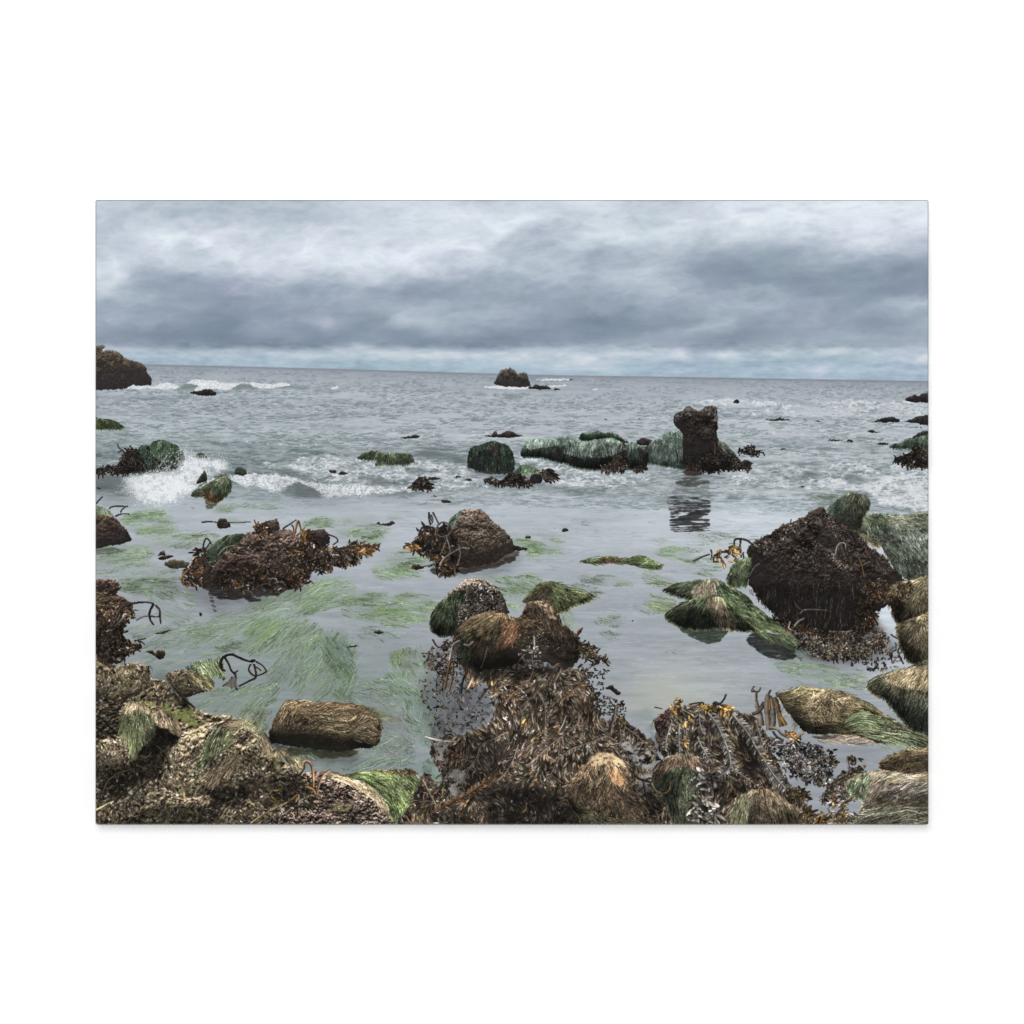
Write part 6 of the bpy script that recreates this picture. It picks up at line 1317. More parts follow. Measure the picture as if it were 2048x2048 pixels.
# wigs of grass on the shore rocks
wg = part('printed_eelgrass', 'printed drooping wig of dry topped green grass on the left shore', ls)
b = region(P(5, 180, 1220, 190, 1120, 215, 1040, 250, 995, 320, 980, 380, 990, 420, 1040, 450, 1120, 455, 1200, 420, 1270, 340, 1340, 290, 1420, 262, 1420, 265, 1330, 215, 1270), 2)
put(b, col(58, 62, 46), b.m.astype(F), .9, wg)
grass(b, 620, fdrape(320 / 3.864, 750 + 985 / 3.864, .7, 1.1, 7), (22, 76), ((92, 104, 66), (118, 122, 84), (68, 80, 48), (156, 146, 110), (48, 54, 36)), (4, 2, 4, 2, 2), .6, wg, shade=0, jit=6, tip=((84, 102, 62), (64, 80, 48)), cl=1)
b = region(P(5, 200, 1060, 250, 990, 330, 980, 390, 1000, 410, 1060, 330, 1030, 260, 1050), 2)
grass(b, 200, fdrape(310 / 3.864, 750 + 970 / 3.864, .9, .9, 8), (10, 40), tan_, None, .6, wg, shade=0)
b = region(P(5, 430, 1060, 500, 1030, 570, 1060, 620, 1120, 660, 1220, 620, 1230, 560, 1180, 480, 1150), 2)
grass(b, 260, fdrape(480 / 3.864, 750 + 1030 / 3.864, .9, .9, 8), (14, 50), tan_ + ((92, 76, 60),), None, .6, wg, shade=0)
b = region(P(5, 830, 1330, 870, 1230, 930, 1170, 1020, 1130, 1120, 1125, 1150, 1170, 1080, 1210, 1090, 1280, 1040, 1330, 1010, 1330, 960, 1380, 880, 1450, 800, 1500, 760, 1510, 800, 1430), 2)
b2 = b
grass(b, 300, fpath(P(5, 1130, 1130, 1000, 1160, 920, 1260, 870, 1380, 770, 1510), 8, 26, 3), (24, 70), ((84, 98, 60), (60, 74, 46), (114, 118, 80), (44, 52, 36), (160, 150, 114)), (4, 4, 2, 3, 1), .6, bo, shade=0, jit=6)
b = region(P(5, 940, 1180, 1000, 1140, 1120, 1120, 1250, 1190, 1340, 1280, 1370, 1400, 1330, 1380, 1250, 1260, 1130, 1170), 2)
grass(b, 240, fpath(P(5, 960, 1150, 1120, 1130, 1260, 1210, 1370, 1400), 10, 26, 3), (10, 34), tan_, None, .55, bo, shade=.5)
b = region(P(5, 850, 1540, 950, 1450, 1080, 1360, 1130, 1400, 1100, 1500, 980, 1580, 880, 1640), 2)
grass(b, 260, fdir(125, 10, 26), (14, 46), tan_ + ((92, 80, 58),), None, .55, bo, shade=.5, jit=8)
b = region(P(5, 1370, 1350, 1460, 1340, 1550, 1370, 1580, 1440, 1590, 1530, 1550, 1540, 1480, 1430, 1400, 1400), 2)
put(b, col(92, 82, 58), b.m.astype(F), .8, ls)
grass(b, 300, fdrape(1400 / 3.864, 750 + 1340 / 3.864, 1, .6, 8), (14, 46), ((150, 136, 98), (112, 108, 74), (84, 88, 58), (178, 164, 128)), None, .6, ls, shade=0)
b = region(P(5, 680, 760, 760, 745, 830, 780, 900, 850, 860, 880, 790, 850), 2)
grass(b, 170, fdir(45, 14, 26), (10, 36), ((146, 126, 90), (108, 94, 64), (90, 92, 58)), None, .55, ls, shade=.4)
b = region(P(5, 690, 700, 780, 660, 900, 640, 970, 640, 990, 770, 930, 780, 850, 760, 740, 730), 2)
sg = part('printed_eelgrass', 'printed green grass fringe where the left shore meets the pool', ls)
grass(b, 460, fdir(62, 10, 26), (14, 46), ((74, 98, 60), (98, 122, 80), (54, 72, 46), (128, 142, 108)), None, .55, sg, shade=0, jit=7)
b = region(P(5, 740, 770, 830, 760, 910, 840, 860, 890, 800, 840), 2)
grass(b, 190, fdir(55, 10, 26), (12, 40), ((120, 108, 72), (92, 90, 58), (70, 74, 48)), None, .55, sg, shade=0)
stalk(P(5, 580, 830, 640, 900, 700, 970, 770, 1030), 2.2, (84, 66, 56), ls)
fkl = part('printed_kelp', 'printed black kelp stalk bent like an arch over the pool by the left shore')
for q, w_, c_ in ((P(5, 970, 720, 965, 680, 990, 635, 1050, 615, 1100, 635, 1160, 660, 1215, 672), 2.2, (46, 43, 45)), (P(5, 1000, 640, 1030, 690, 1050, 740, 1080, 770), 1.6, (50, 46, 46)), (P(5, 975, 690, 980, 730, 1000, 740), 2.2, (40, 37, 38)), (P(5, 1205, 665, 1235, 660), 2.8, (44, 40, 40)),
                  (P(5, 1200, 690, 1185, 730, 1205, 765, 1240, 780, 1290, 765, 1322, 745), 1.3, (56, 52, 52)), (P(5, 1240, 670, 1290, 700, 1322, 742), 1.1, (62, 66, 64)), (P(5, 1225, 690, 1235, 730, 1240, 790, 1190, 820, 1110, 860), 1.5, (64, 48, 46)), (P(5, 1230, 710, 1255, 720, 1280, 740), .9, (80, 70, 66)),
                  (P(5, 1075, 750, 1085, 800, 1075, 840, 1095, 890), 1.7, (62, 54, 54)), (P(5, 1060, 790, 1030, 830, 985, 860), 1.8, (92, 84, 82)), (P(5, 1080, 755, 1100, 740), 1.2, (70, 62, 60)), (P(5, 1060, 790, 1050, 840, 1055, 880), 1.4, (100, 92, 90)), (P(5, 985, 810, 1000, 800), 1.6, (56, 52, 52))):
    stalk(q, w_, c_, fkl, .15)
b = region(P(5, 1000, 860, 1040, 800, 1080, 790, 1090, 870, 1040, 860), 1.5)
put(b, col(92, 84, 84), b.m.astype(F), .8, fkl)

# ---- brown island
ild = part('printed_rock', 'printed low island of matted brown grass in the left pool')
mirror(P(6, -60, 1330, 100, 1340, 280, 1350, 480, 1340, 480, 1375, 400, 1410, 300, 1425, 180, 1410, 60, 1390, -60, 1400), (62, 58, 42), .95, 27, 3, .3, 14, 4)
eel(P(5, 1050, 1110, 1180, 1000, 1350, 1010, 1380, 1080, 1330, 1200, 1260, 1180, 1170, 1120), 420, 122, ((96, 116, 92), (120, 138, 116), (72, 92, 70), (150, 160, 146)), ild, (14, 46), .75, None, 10, 24, 90)
b = rock(P(6, -190, 1290, -205, 1215, -170, 1130, -130, 1060, -90, 1012, -50, 972, 40, 992, 130, 1004, 240, 980, 340, 996, 430, 1000, 540, 1042, 620, 1082, 660, 1140, 655, 1220, 638, 1290, 585, 1332, 480, 1342, 360, 1368, 200, 1352, 80, 1340, -60, 1320, -150, 1300), ild, (118, 96, 66), (70, 58, 42), (92, 84, 54), 2.5, 9, 30, .8, 10, 177,
         wet=.75, wetcol=(44, 40, 32), speck=.03)
brn_ = ((112, 84, 58), (84, 64, 46), (140, 114, 82), (60, 50, 38), (92, 88, 54))
b = region(P(6, -130, 1040, -40, 985, 140, 988, 340, 990, 480, 1010, 620, 1082, 660, 1150, 640, 1200, 560, 1180, 400, 1130, 200, 1100, 0, 1080, -100, 1100), 2)
grass(b, 1000, fpath(P(6, -180, 1130, -60, 1010, 150, 1020, 400, 1040, 580, 1090, 640, 1180), 20, 24, 6), (16, 54), brn_, None, .6, ild, shade=.5, jit=14, over=3)
b = region(P(6, 120, 1060, 400, 1080, 600, 1130, 640, 1200, 600, 1280, 480, 1280, 300, 1240, 160, 1180), 2)
grass(b, 620, fpath(P(6, 80, 1210, 250, 1160, 420, 1180, 560, 1130, 640, 1160), 26, 22, 6), (14, 46), ((150, 132, 98), (112, 94, 66), (84, 70, 48), (62, 54, 40)), None, .6, ild, shade=.5, jit=14)
b = region(P(6, -160, 1080, -60, 1010, 20, 1010, 20, 1080, -60, 1160, -140, 1240), 2)
grass(b, 300, fdir(115, 14, 24), (14, 46), brn_, None, .6, ild, shade=.4, jit=10)
b = region(P(6, 560, 1060, 640, 1100, 700, 1110, 640, 1150), 1)
eel(P(6, 440, 1000, 560, 1010, 700, 1080, 780, 1150, 680, 1160, 560, 1060), 240, 22, ((74, 80, 54), (98, 104, 74), (120, 126, 104)), ild, (10, 36), .7, None, 12, 24, 91)
eel(P(5, 1450, 1310, 1560, 1250, 1660, 1290, 1640, 1400, 1560, 1400), 240, 40, ((56, 80, 66), (78, 104, 86), (40, 56, 48)), ild, (10, 36), .75, None, 14, 24, 92)
b = region(P(5, 1350, 1250, 1480, 1280, 1640, 1330, 1932, 1380, 1932, 1345, 1600, 1280, 1400, 1200), 3)
put(b, col(38, 44, 36), (blur(b.full.astype(F), 3)[b.cut] * .9).astype(F), .8)

# ---- lower left boulder by the green block
lb_ = part('printed_rock', 'printed purple brown boulder with a dry grass rim at the bottom')
b = rock(P(6, -60, 1560, 40, 1530, 140, 1510, 210, 1520, 290, 1535, 380, 1560, 480, 1590, 560, 1630, 620, 1680, 670, 1740, 720, 1830, 742, 1990, -60, 1990), lb_, (140, 118, 102), (74, 60, 56), (108, 88, 82), 3, 9, 26, 1.35, 9, 178, contrast=1.2, wet=.08, speck=.14, speckcol=(206, 188, 172), lift=0)
b = region(P(6, 200, 1525, 300, 1530, 420, 1555, 560, 1625, 650, 1710, 730, 1840, 700, 1860, 620, 1740, 500, 1650, 360, 1590, 240, 1570), 2)
grass(b, 420, fpath(P(6, 210, 1530, 420, 1570, 600, 1670, 730, 1850), 12, 24, 3), (14, 46), tan_ + ((156, 124, 84),), None, .6, lb_, shade=.4)
b = region(P(6, 280, 1760, 420, 1740, 440, 1800, 320, 1830), 3)
put(b, col(104, 108, 58), (b.m * sm(.45, .6, fbm(b.xx / 6, b.yy / 5, 73, 3))).astype(F), .7)
lk = part('printed_kelp', 'printed tan hooked kelp stalks beside the bottom boulder')
kb = region(P(5, 1400, 1700, 1500, 1560, 1620, 1540, 1700, 1620, 1680, 1760, 1560, 1820, 1420, 1800), 3)
leaves(kb, 260, (6, 20), (1, 2.4), ((72, 66, 52), (50, 44, 40), (112, 92, 50), (150, 112, 46), (140, 140, 136)), None, fdir(130, 50, 22), lk, .2)
for q, w_, c_ in ((P(5, 1605, 1480, 1612, 1448, 1640, 1440, 1668, 1470, 1682, 1540, 1684, 1640), 2.6, (158, 122, 84)), (P(5, 1815, 1510, 1770, 1540, 1735, 1600, 1712, 1690), 1.8, (164, 124, 92)), (P(5, 1630, 1640, 1680, 1660, 1700, 1700), 2.6, (156, 108, 44)), (P(5, 1500, 1560, 1580, 1540, 1620, 1480), 1.3, (62, 60, 52)),
                  (P(5, 1200, 1920, 1320, 1840, 1480, 1760, 1560, 1700), 2.0, (140, 118, 84)), (P(5, 1560, 1540, 1530, 1620, 1480, 1690), 1.6, (70, 68, 60)), (P(5, 1700, 1700, 1760, 1740, 1800, 1780), 1.6, (96, 76, 60))):
    stalk(q, w_, c_, lk)
stalk(P(5, 0, 1820, 60, 1790, 110, 1760), 2.0, (206, 194, 150), ls)
for q, w_, c_ in ((P(5, 60, 1680, 100, 1590, 200, 1530, 300, 1500), 1.2, (120, 108, 80)), (P(5, 200, 1440, 260, 1480, 340, 1490), 1.2, (60, 48, 44)), (P(5, 230, 1770, 330, 1660, 460, 1560), 1.6, (56, 56, 56)), (P(5, 470, 1320, 540, 1380), 1.4, (110, 104, 98))):
    stalk(q, w_, c_, ls)
shells = part('printed_barnacle', 'printed pale barnacles and shells on the lower left rocks', ls)
for cx_, cy_, r_, c_ in ((545, 1480, 4, (196, 204, 198)), (585, 1480, 4, (176, 190, 186)), (500, 1520, 4, (214, 206, 190)), (968, 1388, 3, (226, 214, 200)), (990, 1312, 3.4, (196, 184, 152)), (630, 1700, 5, (206, 190, 172)), (585, 1720, 2.4, (226, 220, 210)), (1120, 1905, 2.6, (226, 224, 220)),
                         (720, 850, 2.6, (220, 216, 206)), (40, 970, 5, (190, 188, 188)), (70, 1090, 4, (200, 198, 196)), (430, 1180, 3, (196, 190, 180)), (270, 1680, 6, (178, 176, 174)), (1090, 1640, 5, (168, 162, 100)), (150, 1290, 5, (206, 186, 150)), (820, 1240, 7, (196, 180, 140)), (100, 1280, 5, (206, 180, 140))):
    pc = P(5, cx_, cy_)[0]
    an = np.linspace(0, 6.28, 9)[:-1]
    b = region(np.stack([pc[0] + r_ * .6 * np.cos(an) * 1.2, pc[1] + r_ * .6 * np.sin(an)], 1), 1.0, 5, int(cx_), 2)
    put(b, col(*c_) * (.75 + .4 * fbm(b.xx / 2, b.yy / 2, 3, 2))[..., None], b.m.astype(F), .9, shells)

# ---- bright green block of grass at the bottom
gbk = part('printed_eelgrass', 'printed bright green wet grass hanging at the bottom of the picture')
b = rock(P(6, 380, 1545, 460, 1525, 560, 1512, 700, 1500, 800, 1498, 900, 1500, 935, 1540, 940, 1620, 920, 1740, 905, 1990, 745, 1990, 735, 1860, 690, 1740, 620, 1660, 520, 1590), gbk, (110, 138, 72), (74, 98, 52), None, 2, 9, 20, .3, 10, 179, wet=.15)
grass(b, 1300, fpath(P(6, 450, 1540, 600, 1560, 720, 1640, 800, 1780, 830, 1960), 10, 26, 4), (14, 48), ((110, 142, 70), (144, 168, 104), (80, 108, 52), (58, 80, 42), (178, 194, 146)), (4, 3, 3, 2, 1.4), .6, gbk, shade=.4, jit=10, over=2)
b = region(P(6, 560, 1512, 800, 1498, 900, 1500, 930, 1540, 860, 1530, 700, 1525), 2)
grass(b, 200, fdir(30, 20, 24), (8, 26), ((96, 76, 46), (70, 58, 40), (124, 104, 64)), None, .6, gbk, shade=0)

# ---- the kelp bed across the bottom
kbed = part('printed_kelp', 'printed wide bed of wet brown kelp fronds along the bottom')
KC = ((92, 76, 58), (64, 53, 43), (116, 97, 72), (134, 117, 95), (126, 96, 56), (124, 117, 109), (142, 106, 54))
KW = (5, 5, 4, 3, 1.4, 2.6, .2)
# sparse drift of fragments in the channel
b = region(P(6, 960, 900, 1020, 640, 1100, 540, 1220, 480, 1330, 700, 1500, 820, 1560, 980, 1480, 1120, 1300, 1220, 1160, 1260, 1040, 1300, 1060, 1100, 1000, 1000), 5)
v = sm(.52, .64, fbm(b.xx / 12, b.yy / 10, 93, 4, .6)) * b.m
put(b, col(62, 60, 60), v.astype(F), .45)
d_ = blur(b.full.astype(F), 8)[b.cut] * (.55 + .6 * fbm(b.xx / 20, b.yy / 8, 98, 3))
put(b, col(92, 94, 96), d_.astype(F), .4)
leaves(b, 420, (3, 10), (.5, 1.2), ((60, 50, 44), (80, 70, 62), (46, 40, 38), (108, 102, 98), (90, 70, 52)), None, fdir(95, 50, 20), kbed, .15, .3)
b = region(P(6, 1000, 640, 1060, 560, 1220, 500, 1290, 620, 1260, 700, 1120, 800, 1060, 720), 4)
leaves(b, 190, (3, 10), (.6, 1.4), ((50, 43, 42), (70, 56, 52), (96, 66, 56)), None, fdir(130, 50, 20), kbed, .1)
for q in (P(7, 640, 700, 740, 720, 860, 740, 840, 850, 800, 960, 720, 900, 660, 820), P(7, 760, 940, 980, 960, 1000, 1080, 860, 1080)):
    leaves(region(q, 4), 110, (3, 9), (.5, 1.2), ((58, 50, 48), (84, 70, 60), (44, 38, 38)), None, fdir(60, 70, 20), kbed, .1)
q = P(6, 1260, 640, 1330, 720, 1450, 730, 1600, 720, 1800, 700, 2000, 700, 2140, 740, 2230, 830, 2280, 920, 2330, 1010, 2350, 1080, 2440, 1095, 2560, 1130, 2660, 1200, 2780, 1320, 2770, 1440, 2740, 1560, 2800, 1660, 2900, 1990, 900, 1990, 930, 1760, 950, 1560, 1000, 1520,
      1100, 1640, 1120, 1540, 1060, 1380, 1040, 1310, 1160, 1270, 1300, 1230, 1480, 1130, 1560, 1000, 1540, 900, 1440, 800, 1330, 760)
b = rock(q, kbed, (104, 88, 74), (58, 50, 45), (82, 66, 50), 9, 16, 24, 1.2, 11, 190, wet=0, speck=.03, speckcol=(190, 188, 186), lift=-.06)
BED = b
leaves(b, 3400, (14, 38), (1, 2.5), KC, KW, fdir(110, 75, 60, 3), kbed, .5, .22, jit=16, gcol=(158, 154, 150), bend=.9)
leaves(b, 2600, (8, 22), (.8, 2.1), KC, KW, fdir(110, 75, 60, 3), kbed, .4, .22, jit=26, gcol=(158, 154, 150))
# long straps lying over the heap
cq = q.mean(0)
leaves(region(cq + (q - cq) * .72, 4), 300, (36, 80), (1.0, 2.4), ((104, 88, 66), (76, 62, 48), (128, 112, 88), (92, 70, 46), (120, 114, 106)), None, fdir(115, 60, 90, 3), kbed, .5, .3, jit=12, gcol=(160, 154, 146), bend=.6)
leaves(b, 2400, (8, 20), (.8, 2), KC, KW, fdir(110, 75, 60, 3), kbed, .4, .2, jit=26, gcol=(158, 154, 150))
# small glittering fragments on top
leaves(b, 1700, (2, 7), (.5, 1.2), ((40, 34, 32), (126, 118, 112), (176, 174, 174), (92, 74, 50), (62, 52, 44)), (4, 2.4, 1.4, 2, 4), fdir(70, 90, 20, 5), None, .3, .3)
BQ = q
matted(BQ, fdir(110, 75, 60, 3), 6, 1.0, .8, 301, .84, 1.3)
leaves(b, 700, (8, 24), (.8, 2), KC, KW, fdir(110, 75, 60, 3), kbed, .4, .3, jit=20, gcol=(176, 172, 168))
# darker gaps and ochre blades
for q, a_ in ((P(7, 0, 1640, 250, 1600, 420, 1700, 560, 1760, 700, 1800, 560, 1990, 0, 1990), .55), (P(7, 0, 1280, 160, 1260, 180, 1400, 60, 1560, 0, 1560), .5), (P(6, 1380, 1540, 1500, 1380, 1640, 1300, 1700, 1400, 1560, 1600, 1420, 1700), .3), (P(7, 1190, 1180, 1300, 1150, 1310, 1380, 1230, 1400), .5),
              (P(7, 150, 600, 400, 640, 560, 720, 400, 800, 150, 760), .6), (P(6, 1440, 1740, 1700, 1650, 1932, 1640, 1932, 1990, 1500, 1990), .45)):
    g_ = region(q, 8, 14)
    a_ = a_ * .75
    v = blur(g_.full.astype(F), 8)[g_.cut] * sm(.3, .55, fbm(g_.xx / 14, g_.yy / 12, 94, 4))
    put(g_, col(30, 27, 27), v.astype(F), a_)
leaves(BED, 40, (8, 15), (1.2, 2.6), ((140, 102, 50), (122, 86, 44), (156, 116, 60)), None, fdir(60, 80, 30), kbed, .2)
leaves(BED, 200, (5, 14), (.8, 2), ((150, 148, 146), (126, 122, 118), (176, 174, 172)), None, fdir(70, 70, 30), kbed, .3)
# ---- the feathered fronds: a midrib with blades down both sides
def frond(pts, w=1.8, L=9, n=46, rib=(104, 94, 84), cs=((92, 78, 66), (60, 50, 44), (128, 122, 120), (44, 38, 36)), ident=kbed, spread=60, hi=.22):
    q = smooth(pts, False, 10)
    seg = np.sqrt(((q[1:] - q[:-1]) ** 2).sum(1))
    s = np.concatenate([[0], np.cumsum(seg)])
    for side in (-1, 1):
        u = np.sort(rng.random(n)) * s[-1]
        x = np.interp(u, s, q[:, 0]).astype(F)
        y = np.interp(u, s, q[:, 1]).astype(F)
        ux, uy = np.interp(u + 2, s, q[:, 0]) - x, np.interp(u + 2, s, q[:, 1]) - y
        ang = np.arctan2(uy, ux) + side * math.radians(spread)
        S = 16
        kk_ = side * -.5 * rng.random(n)
        ln_ = L * (.5 + .8 * rng.random(n))
        X = np.zeros((n, S), F)
        Y = np.zeros((n, S), F)
        for k in range(S):
            X[:, k], Y[:, k] = x, y
            x = x + np.cos(ang + kk_ * k / S) * ln_ / S
            y = y + np.sin(ang + kk_ * k / S) * ln_ / S
        t = np.linspace(0, 1, S)[None]
        hw = (w * (.5 + .6 * rng.random((n, 1)))) * np.sin(np.pi * np.clip(t * .92 + .06, 0, 1)) ** .7
        c = palette(n, cs, None, .2)[:, None, :] * (.85 + .35 * t[..., None])
        ribbon(X, Y, hw.astype(F), np.broadcast_to(c, (n, S, 3)).astype(F), 5, lambda k: 1.08 - .45 * k ** 2 - .15 * k, 1.0, ident)
    stalk(pts, w * .85, rib, ident, hi)
DK = ((96, 80, 64), (66, 55, 46), (118, 102, 84), (48, 41, 37), (124, 116, 108))
RB = ((104, 74, 48), (72, 54, 40), (52, 42, 36), (126, 92, 56), (130, 122, 116))
for pts, w_, L_, n_, rib_, cs_ in (
        (P(7, 60, 1000, 110, 930, 140, 890), 1.2, 7, 24, (130, 118, 104), DK), (P(7, 330, 920, 370, 980, 385, 1060, 380, 1160, 370, 1250, 345, 1320), 2.1, 8, 46, (112, 103, 94), DK), (P(7, 655, 850, 600, 890, 560, 930, 540, 960), 1.5, 6, 20, (110, 82, 60), RB), (P(7, 710, 806, 670, 830, 655, 850), 1.2, 3, 8, (120, 80, 56), RB),
        (P(7, 640, 1070, 640, 1130, 600, 1180, 520, 1240, 440, 1300, 340, 1390), 1.7, 8, 50, (122, 108, 98), DK), (P(7, 930, 1010, 920, 1090, 900, 1160, 890, 1240), 2.8, 6, 30, (112, 103, 94), DK), (P(7, 860, 1240, 760, 1280, 620, 1330, 520, 1390, 460, 1470, 420, 1560), 2.0, 9, 60, (112, 103, 94), DK), (P(7, 165, 1310, 140, 1400, 90, 1500), 1.9, 10, 50, (112, 98, 86), DK),
        (P(7, 1000, 1170, 980, 1260, 990, 1340, 980, 1420), 1.4, 6, 30, (112, 103, 94), DK), (P(7, 960, 1180, 975, 1290, 990, 1390), 1.1, 6, 26, (112, 103, 94), DK), (P(7, 1020, 1190, 1100, 1250, 1180, 1330, 1240, 1390), 1.3, 7, 40, (110, 100, 92), DK), (P(7, 500, 1200, 530, 1140, 545, 1090), 1.4, 5, 16, (190, 186, 180), DK),
        (P(6, 1080, 1340, 1100, 1420, 1140, 1500, 1200, 1600), 1.5, 8, 46, (96, 88, 82), DK), (P(6, 1640, 1210, 1540, 1260, 1440, 1310, 1400, 1400, 1340, 1500, 1280, 1640), 1.9, 10, 80, (112, 103, 94), DK), (P(6, 1310, 1420, 1230, 1370, 1160, 1340), 1.6, 8, 46, (112, 78, 54), RB),
        (P(6, 1060, 1840, 1200, 1760, 1340, 1690, 1470, 1600, 1600, 1530), 1.6, 10, 110, (100, 68, 44), RB), (P(6, 1720, 1310, 1680, 1430, 1620, 1530, 1540, 1600), 1.8, 8, 60, (116, 106, 98), DK), (P(6, 1880, 920, 1920, 1000, 1930, 1120, 1920, 1250), 2.1, 8, 50, (112, 103, 94), DK), (P(6, 1690, 900, 1650, 950, 1610, 1000), 1.3, 6, 20, (140, 112, 86), RB),
        (P(6, 980, 1580, 1030, 1680, 1090, 1790), 2.6, 4, 20, (140, 126, 112), RB), (P(6, 1830, 580, 1850, 650, 1830, 740, 1812, 800), 1.1, 3, 14, (176, 170, 164), DK), (P(6, 1480, 560, 1460, 650, 1430, 720), .9, 3, 12, (160, 150, 140), DK)):
    frond(pts, w_, L_, n_, rib_, cs_)
for q, w_, c_ in ((P(6, 1190, 660, 1200, 620, 1220, 540, 1270, 510), 2.2, (146, 140, 132)), (P(6, 1150, 880, 1180, 740, 1195, 660), 2.4, (100, 74, 48)), (P(6, 1185, 900, 1215, 780, 1215, 680), 2.2, (104, 78, 54)), (P(6, 1275, 915, 1285, 850, 1305, 780), 2.2, (44, 42, 46)), (P(6, 1300, 540, 1340, 545, 1372, 516), 2.4, (150, 128, 118)),
                  (P(6, 1850, 480, 1848, 580, 1860, 640), .9, (120, 116, 112)), (P(6, 1060, 500, 1110, 560, 1180, 500), 1.2, (84, 50, 50)), (P(7, 295, 470, 300, 560, 315, 640, 275, 780), 1.1, (150, 146, 142)), (P(7, 160, 700, 220, 620, 270, 590), 1.0, (130, 104, 82))):
    stalk(q, w_, c_, kbed)
wht = region(P(6, 1720, 620, 1760, 570, 1850, 560, 1900, 620, 1880, 700, 1780, 700), 3)
leaves(wht, 45, (4, 14), (1.2, 3), ((112, 108, 106), (156, 154, 152), (84, 78, 74)), None, fdir(20, 60, 20), kbed, .3)

# ---- second kelp heap, right of centre
k2b = part('printed_kelp', 'printed heap of long ribbed kelp fronds right of the bottom centre')
q = P(7, 1235, 1200, 1245, 1120, 1290, 1070, 1350, 1040, 1420, 1015, 1540, 998, 1640, 1000, 1740, 1000, 1840, 1030, 1932, 1075, 1990, 1110, 2060, 1170, 2110, 1260, 2120, 1360, 2180, 1450, 2240, 1560, 2290, 1660, 2380, 1740, 2450, 1820, 2560, 1990, 1300, 1990, 1400, 1700, 1560, 1560, 1500, 1400, 1300, 1400)
q0_ = q
b = rock(q, k2b, (112, 96, 82), (60, 52, 47), (84, 66, 52), 4, 10, 30, 1.1, 11, 191, wet=0, speck=.04, speckcol=(196, 192, 188), lift=-.06)
leaves(b, 1300, (12, 34), (1, 2.5), KC, KW, fdir(80, 40, 60, 6), k2b, .5, .26, jit=14, gcol=(160, 158, 156), bend=.8)
leaves(b, 1700, (7, 20), (.8, 2.1), KC, KW, fdir(80, 50, 60, 6), k2b, .4, .26, jit=26, gcol=(160, 158, 156))
leaves(b, 900, (2, 7), (.5, 1.2), ((40, 34, 32), (126, 118, 112), (186, 184, 184), (92, 70, 46)), None, fdir(70, 90, 20, 5), None, .3, .3)
for q, a_ in ((P(7, 1880, 1260, 1990, 1260, 2060, 1340, 2040, 1500, 1930, 1520, 1900, 1400), .85), (P(7, 1560, 1150, 1680, 1180, 1700, 1260, 1580, 1240), .4)):
    g_ = region(q, 6, 14)
    v = blur(g_.full.astype(F), 6)[g_.cut]
    put(g_, col(34, 28, 29), v.astype(F), a_)
matted(q0_, fdir(80, 40, 60, 6), 6, 1.0, .8, 302, .86, 1.3)
leaves(b, 350, (8, 22), (.8, 2), KC, KW, fdir(80, 50, 60, 6), k2b, .4, .3, jit=20, gcol=(176, 172, 168))
BL = ((98, 94, 92), (122, 120, 120), (76, 70, 66), (150, 148, 148), (56, 50, 48))
for pts, w_, L_, n_, rib_ in ((P(7, 1640, 1065, 1700, 1140, 1750, 1240, 1790, 1340, 1815, 1440, 1800, 1500, 1720, 1560), 2.2, 12, 80, (138, 136, 134)), (P(7, 1830, 1075, 1890, 1150, 1960, 1240, 2010, 1330, 2080, 1440, 2160, 1560, 2240, 1650), 2.3, 13, 110, (144, 142, 140)), (P(7, 1570, 1060, 1580, 1150, 1600, 1230), 1.2, 9, 30, (120, 116, 112)),
                              (P(7, 1560, 1250, 1600, 1340, 1670, 1450), 1.5, 9, 40, (150, 146, 140)), (P(7, 1420, 1150, 1415, 1250, 1420, 1370), 1.9, 7, 30, (140, 136, 132)), (P(7, 1360, 1140, 1325, 1250, 1310, 1350), 1.4, 6, 24, (150, 146, 140)), (P(7, 1470, 1130, 1475, 1230, 1470, 1320), 1.1, 7, 24, (120, 116, 112)),
                              (P(8, 600, 1150, 630, 1240, 650, 1310), 1.3, 6, 24, (130, 124, 118)), (P(8, 420, 1500, 520, 1570, 620, 1640), 1.6, 6, 26, (130, 112, 96))):
    frond(pts, w_, L_, n_, rib_, BL, k2b, 70)
amber = ((162, 116, 46), (136, 96, 42), (178, 134, 66))
for q, n in ((P(7, 1355, 1000, 1400, 962, 1430, 1010, 1380, 1070, 1350, 1060), 14), (P(7, 1450, 1130, 1510, 1120, 1515, 1155, 1460, 1160), 6), (P(7, 1550, 1010, 1690, 1005, 1680, 1035, 1560, 1030), 16), (P(7, 1690, 975, 1780, 1000, 1840, 1030, 1740, 1045), 18), (P(7, 1430, 1260, 1460, 1265, 1450, 1300, 1425, 1300), 5), (P(8, 660, 1400, 710, 1400, 705, 1440, 665, 1430), 6)):
    leaves(region(q, 1), n, (8, 15), (1.6, 3.4), amber, None, fdir(0, 60, 20), k2b, .15)
leaves(region(P(7, 1240, 1120, 1290, 1060, 1330, 1080, 1320, 1160, 1270, 1190), 3), 110, (3, 8), (.8, 1.6), ((98, 56, 66), (72, 44, 50), (120, 78, 84)), None, fdir(60, 80, 20), k2b, .1)
for q, w_, c_ in ((P(7, 1680, 1000, 1700, 985, 1730, 995, 1760, 970, 1782, 925), 1.5, (48, 46, 48)), (P(7, 1690, 1010, 1720, 1000, 1760, 1010), 1.5, (50, 46, 46)), (P(7, 1230, 1022, 1290, 1035), .7, (80, 76, 72)), (P(7, 1500, 1000, 1590, 985, 1610, 1000), 1.2, (66, 58, 52))):
    stalk(q, w_, c_, k2b)
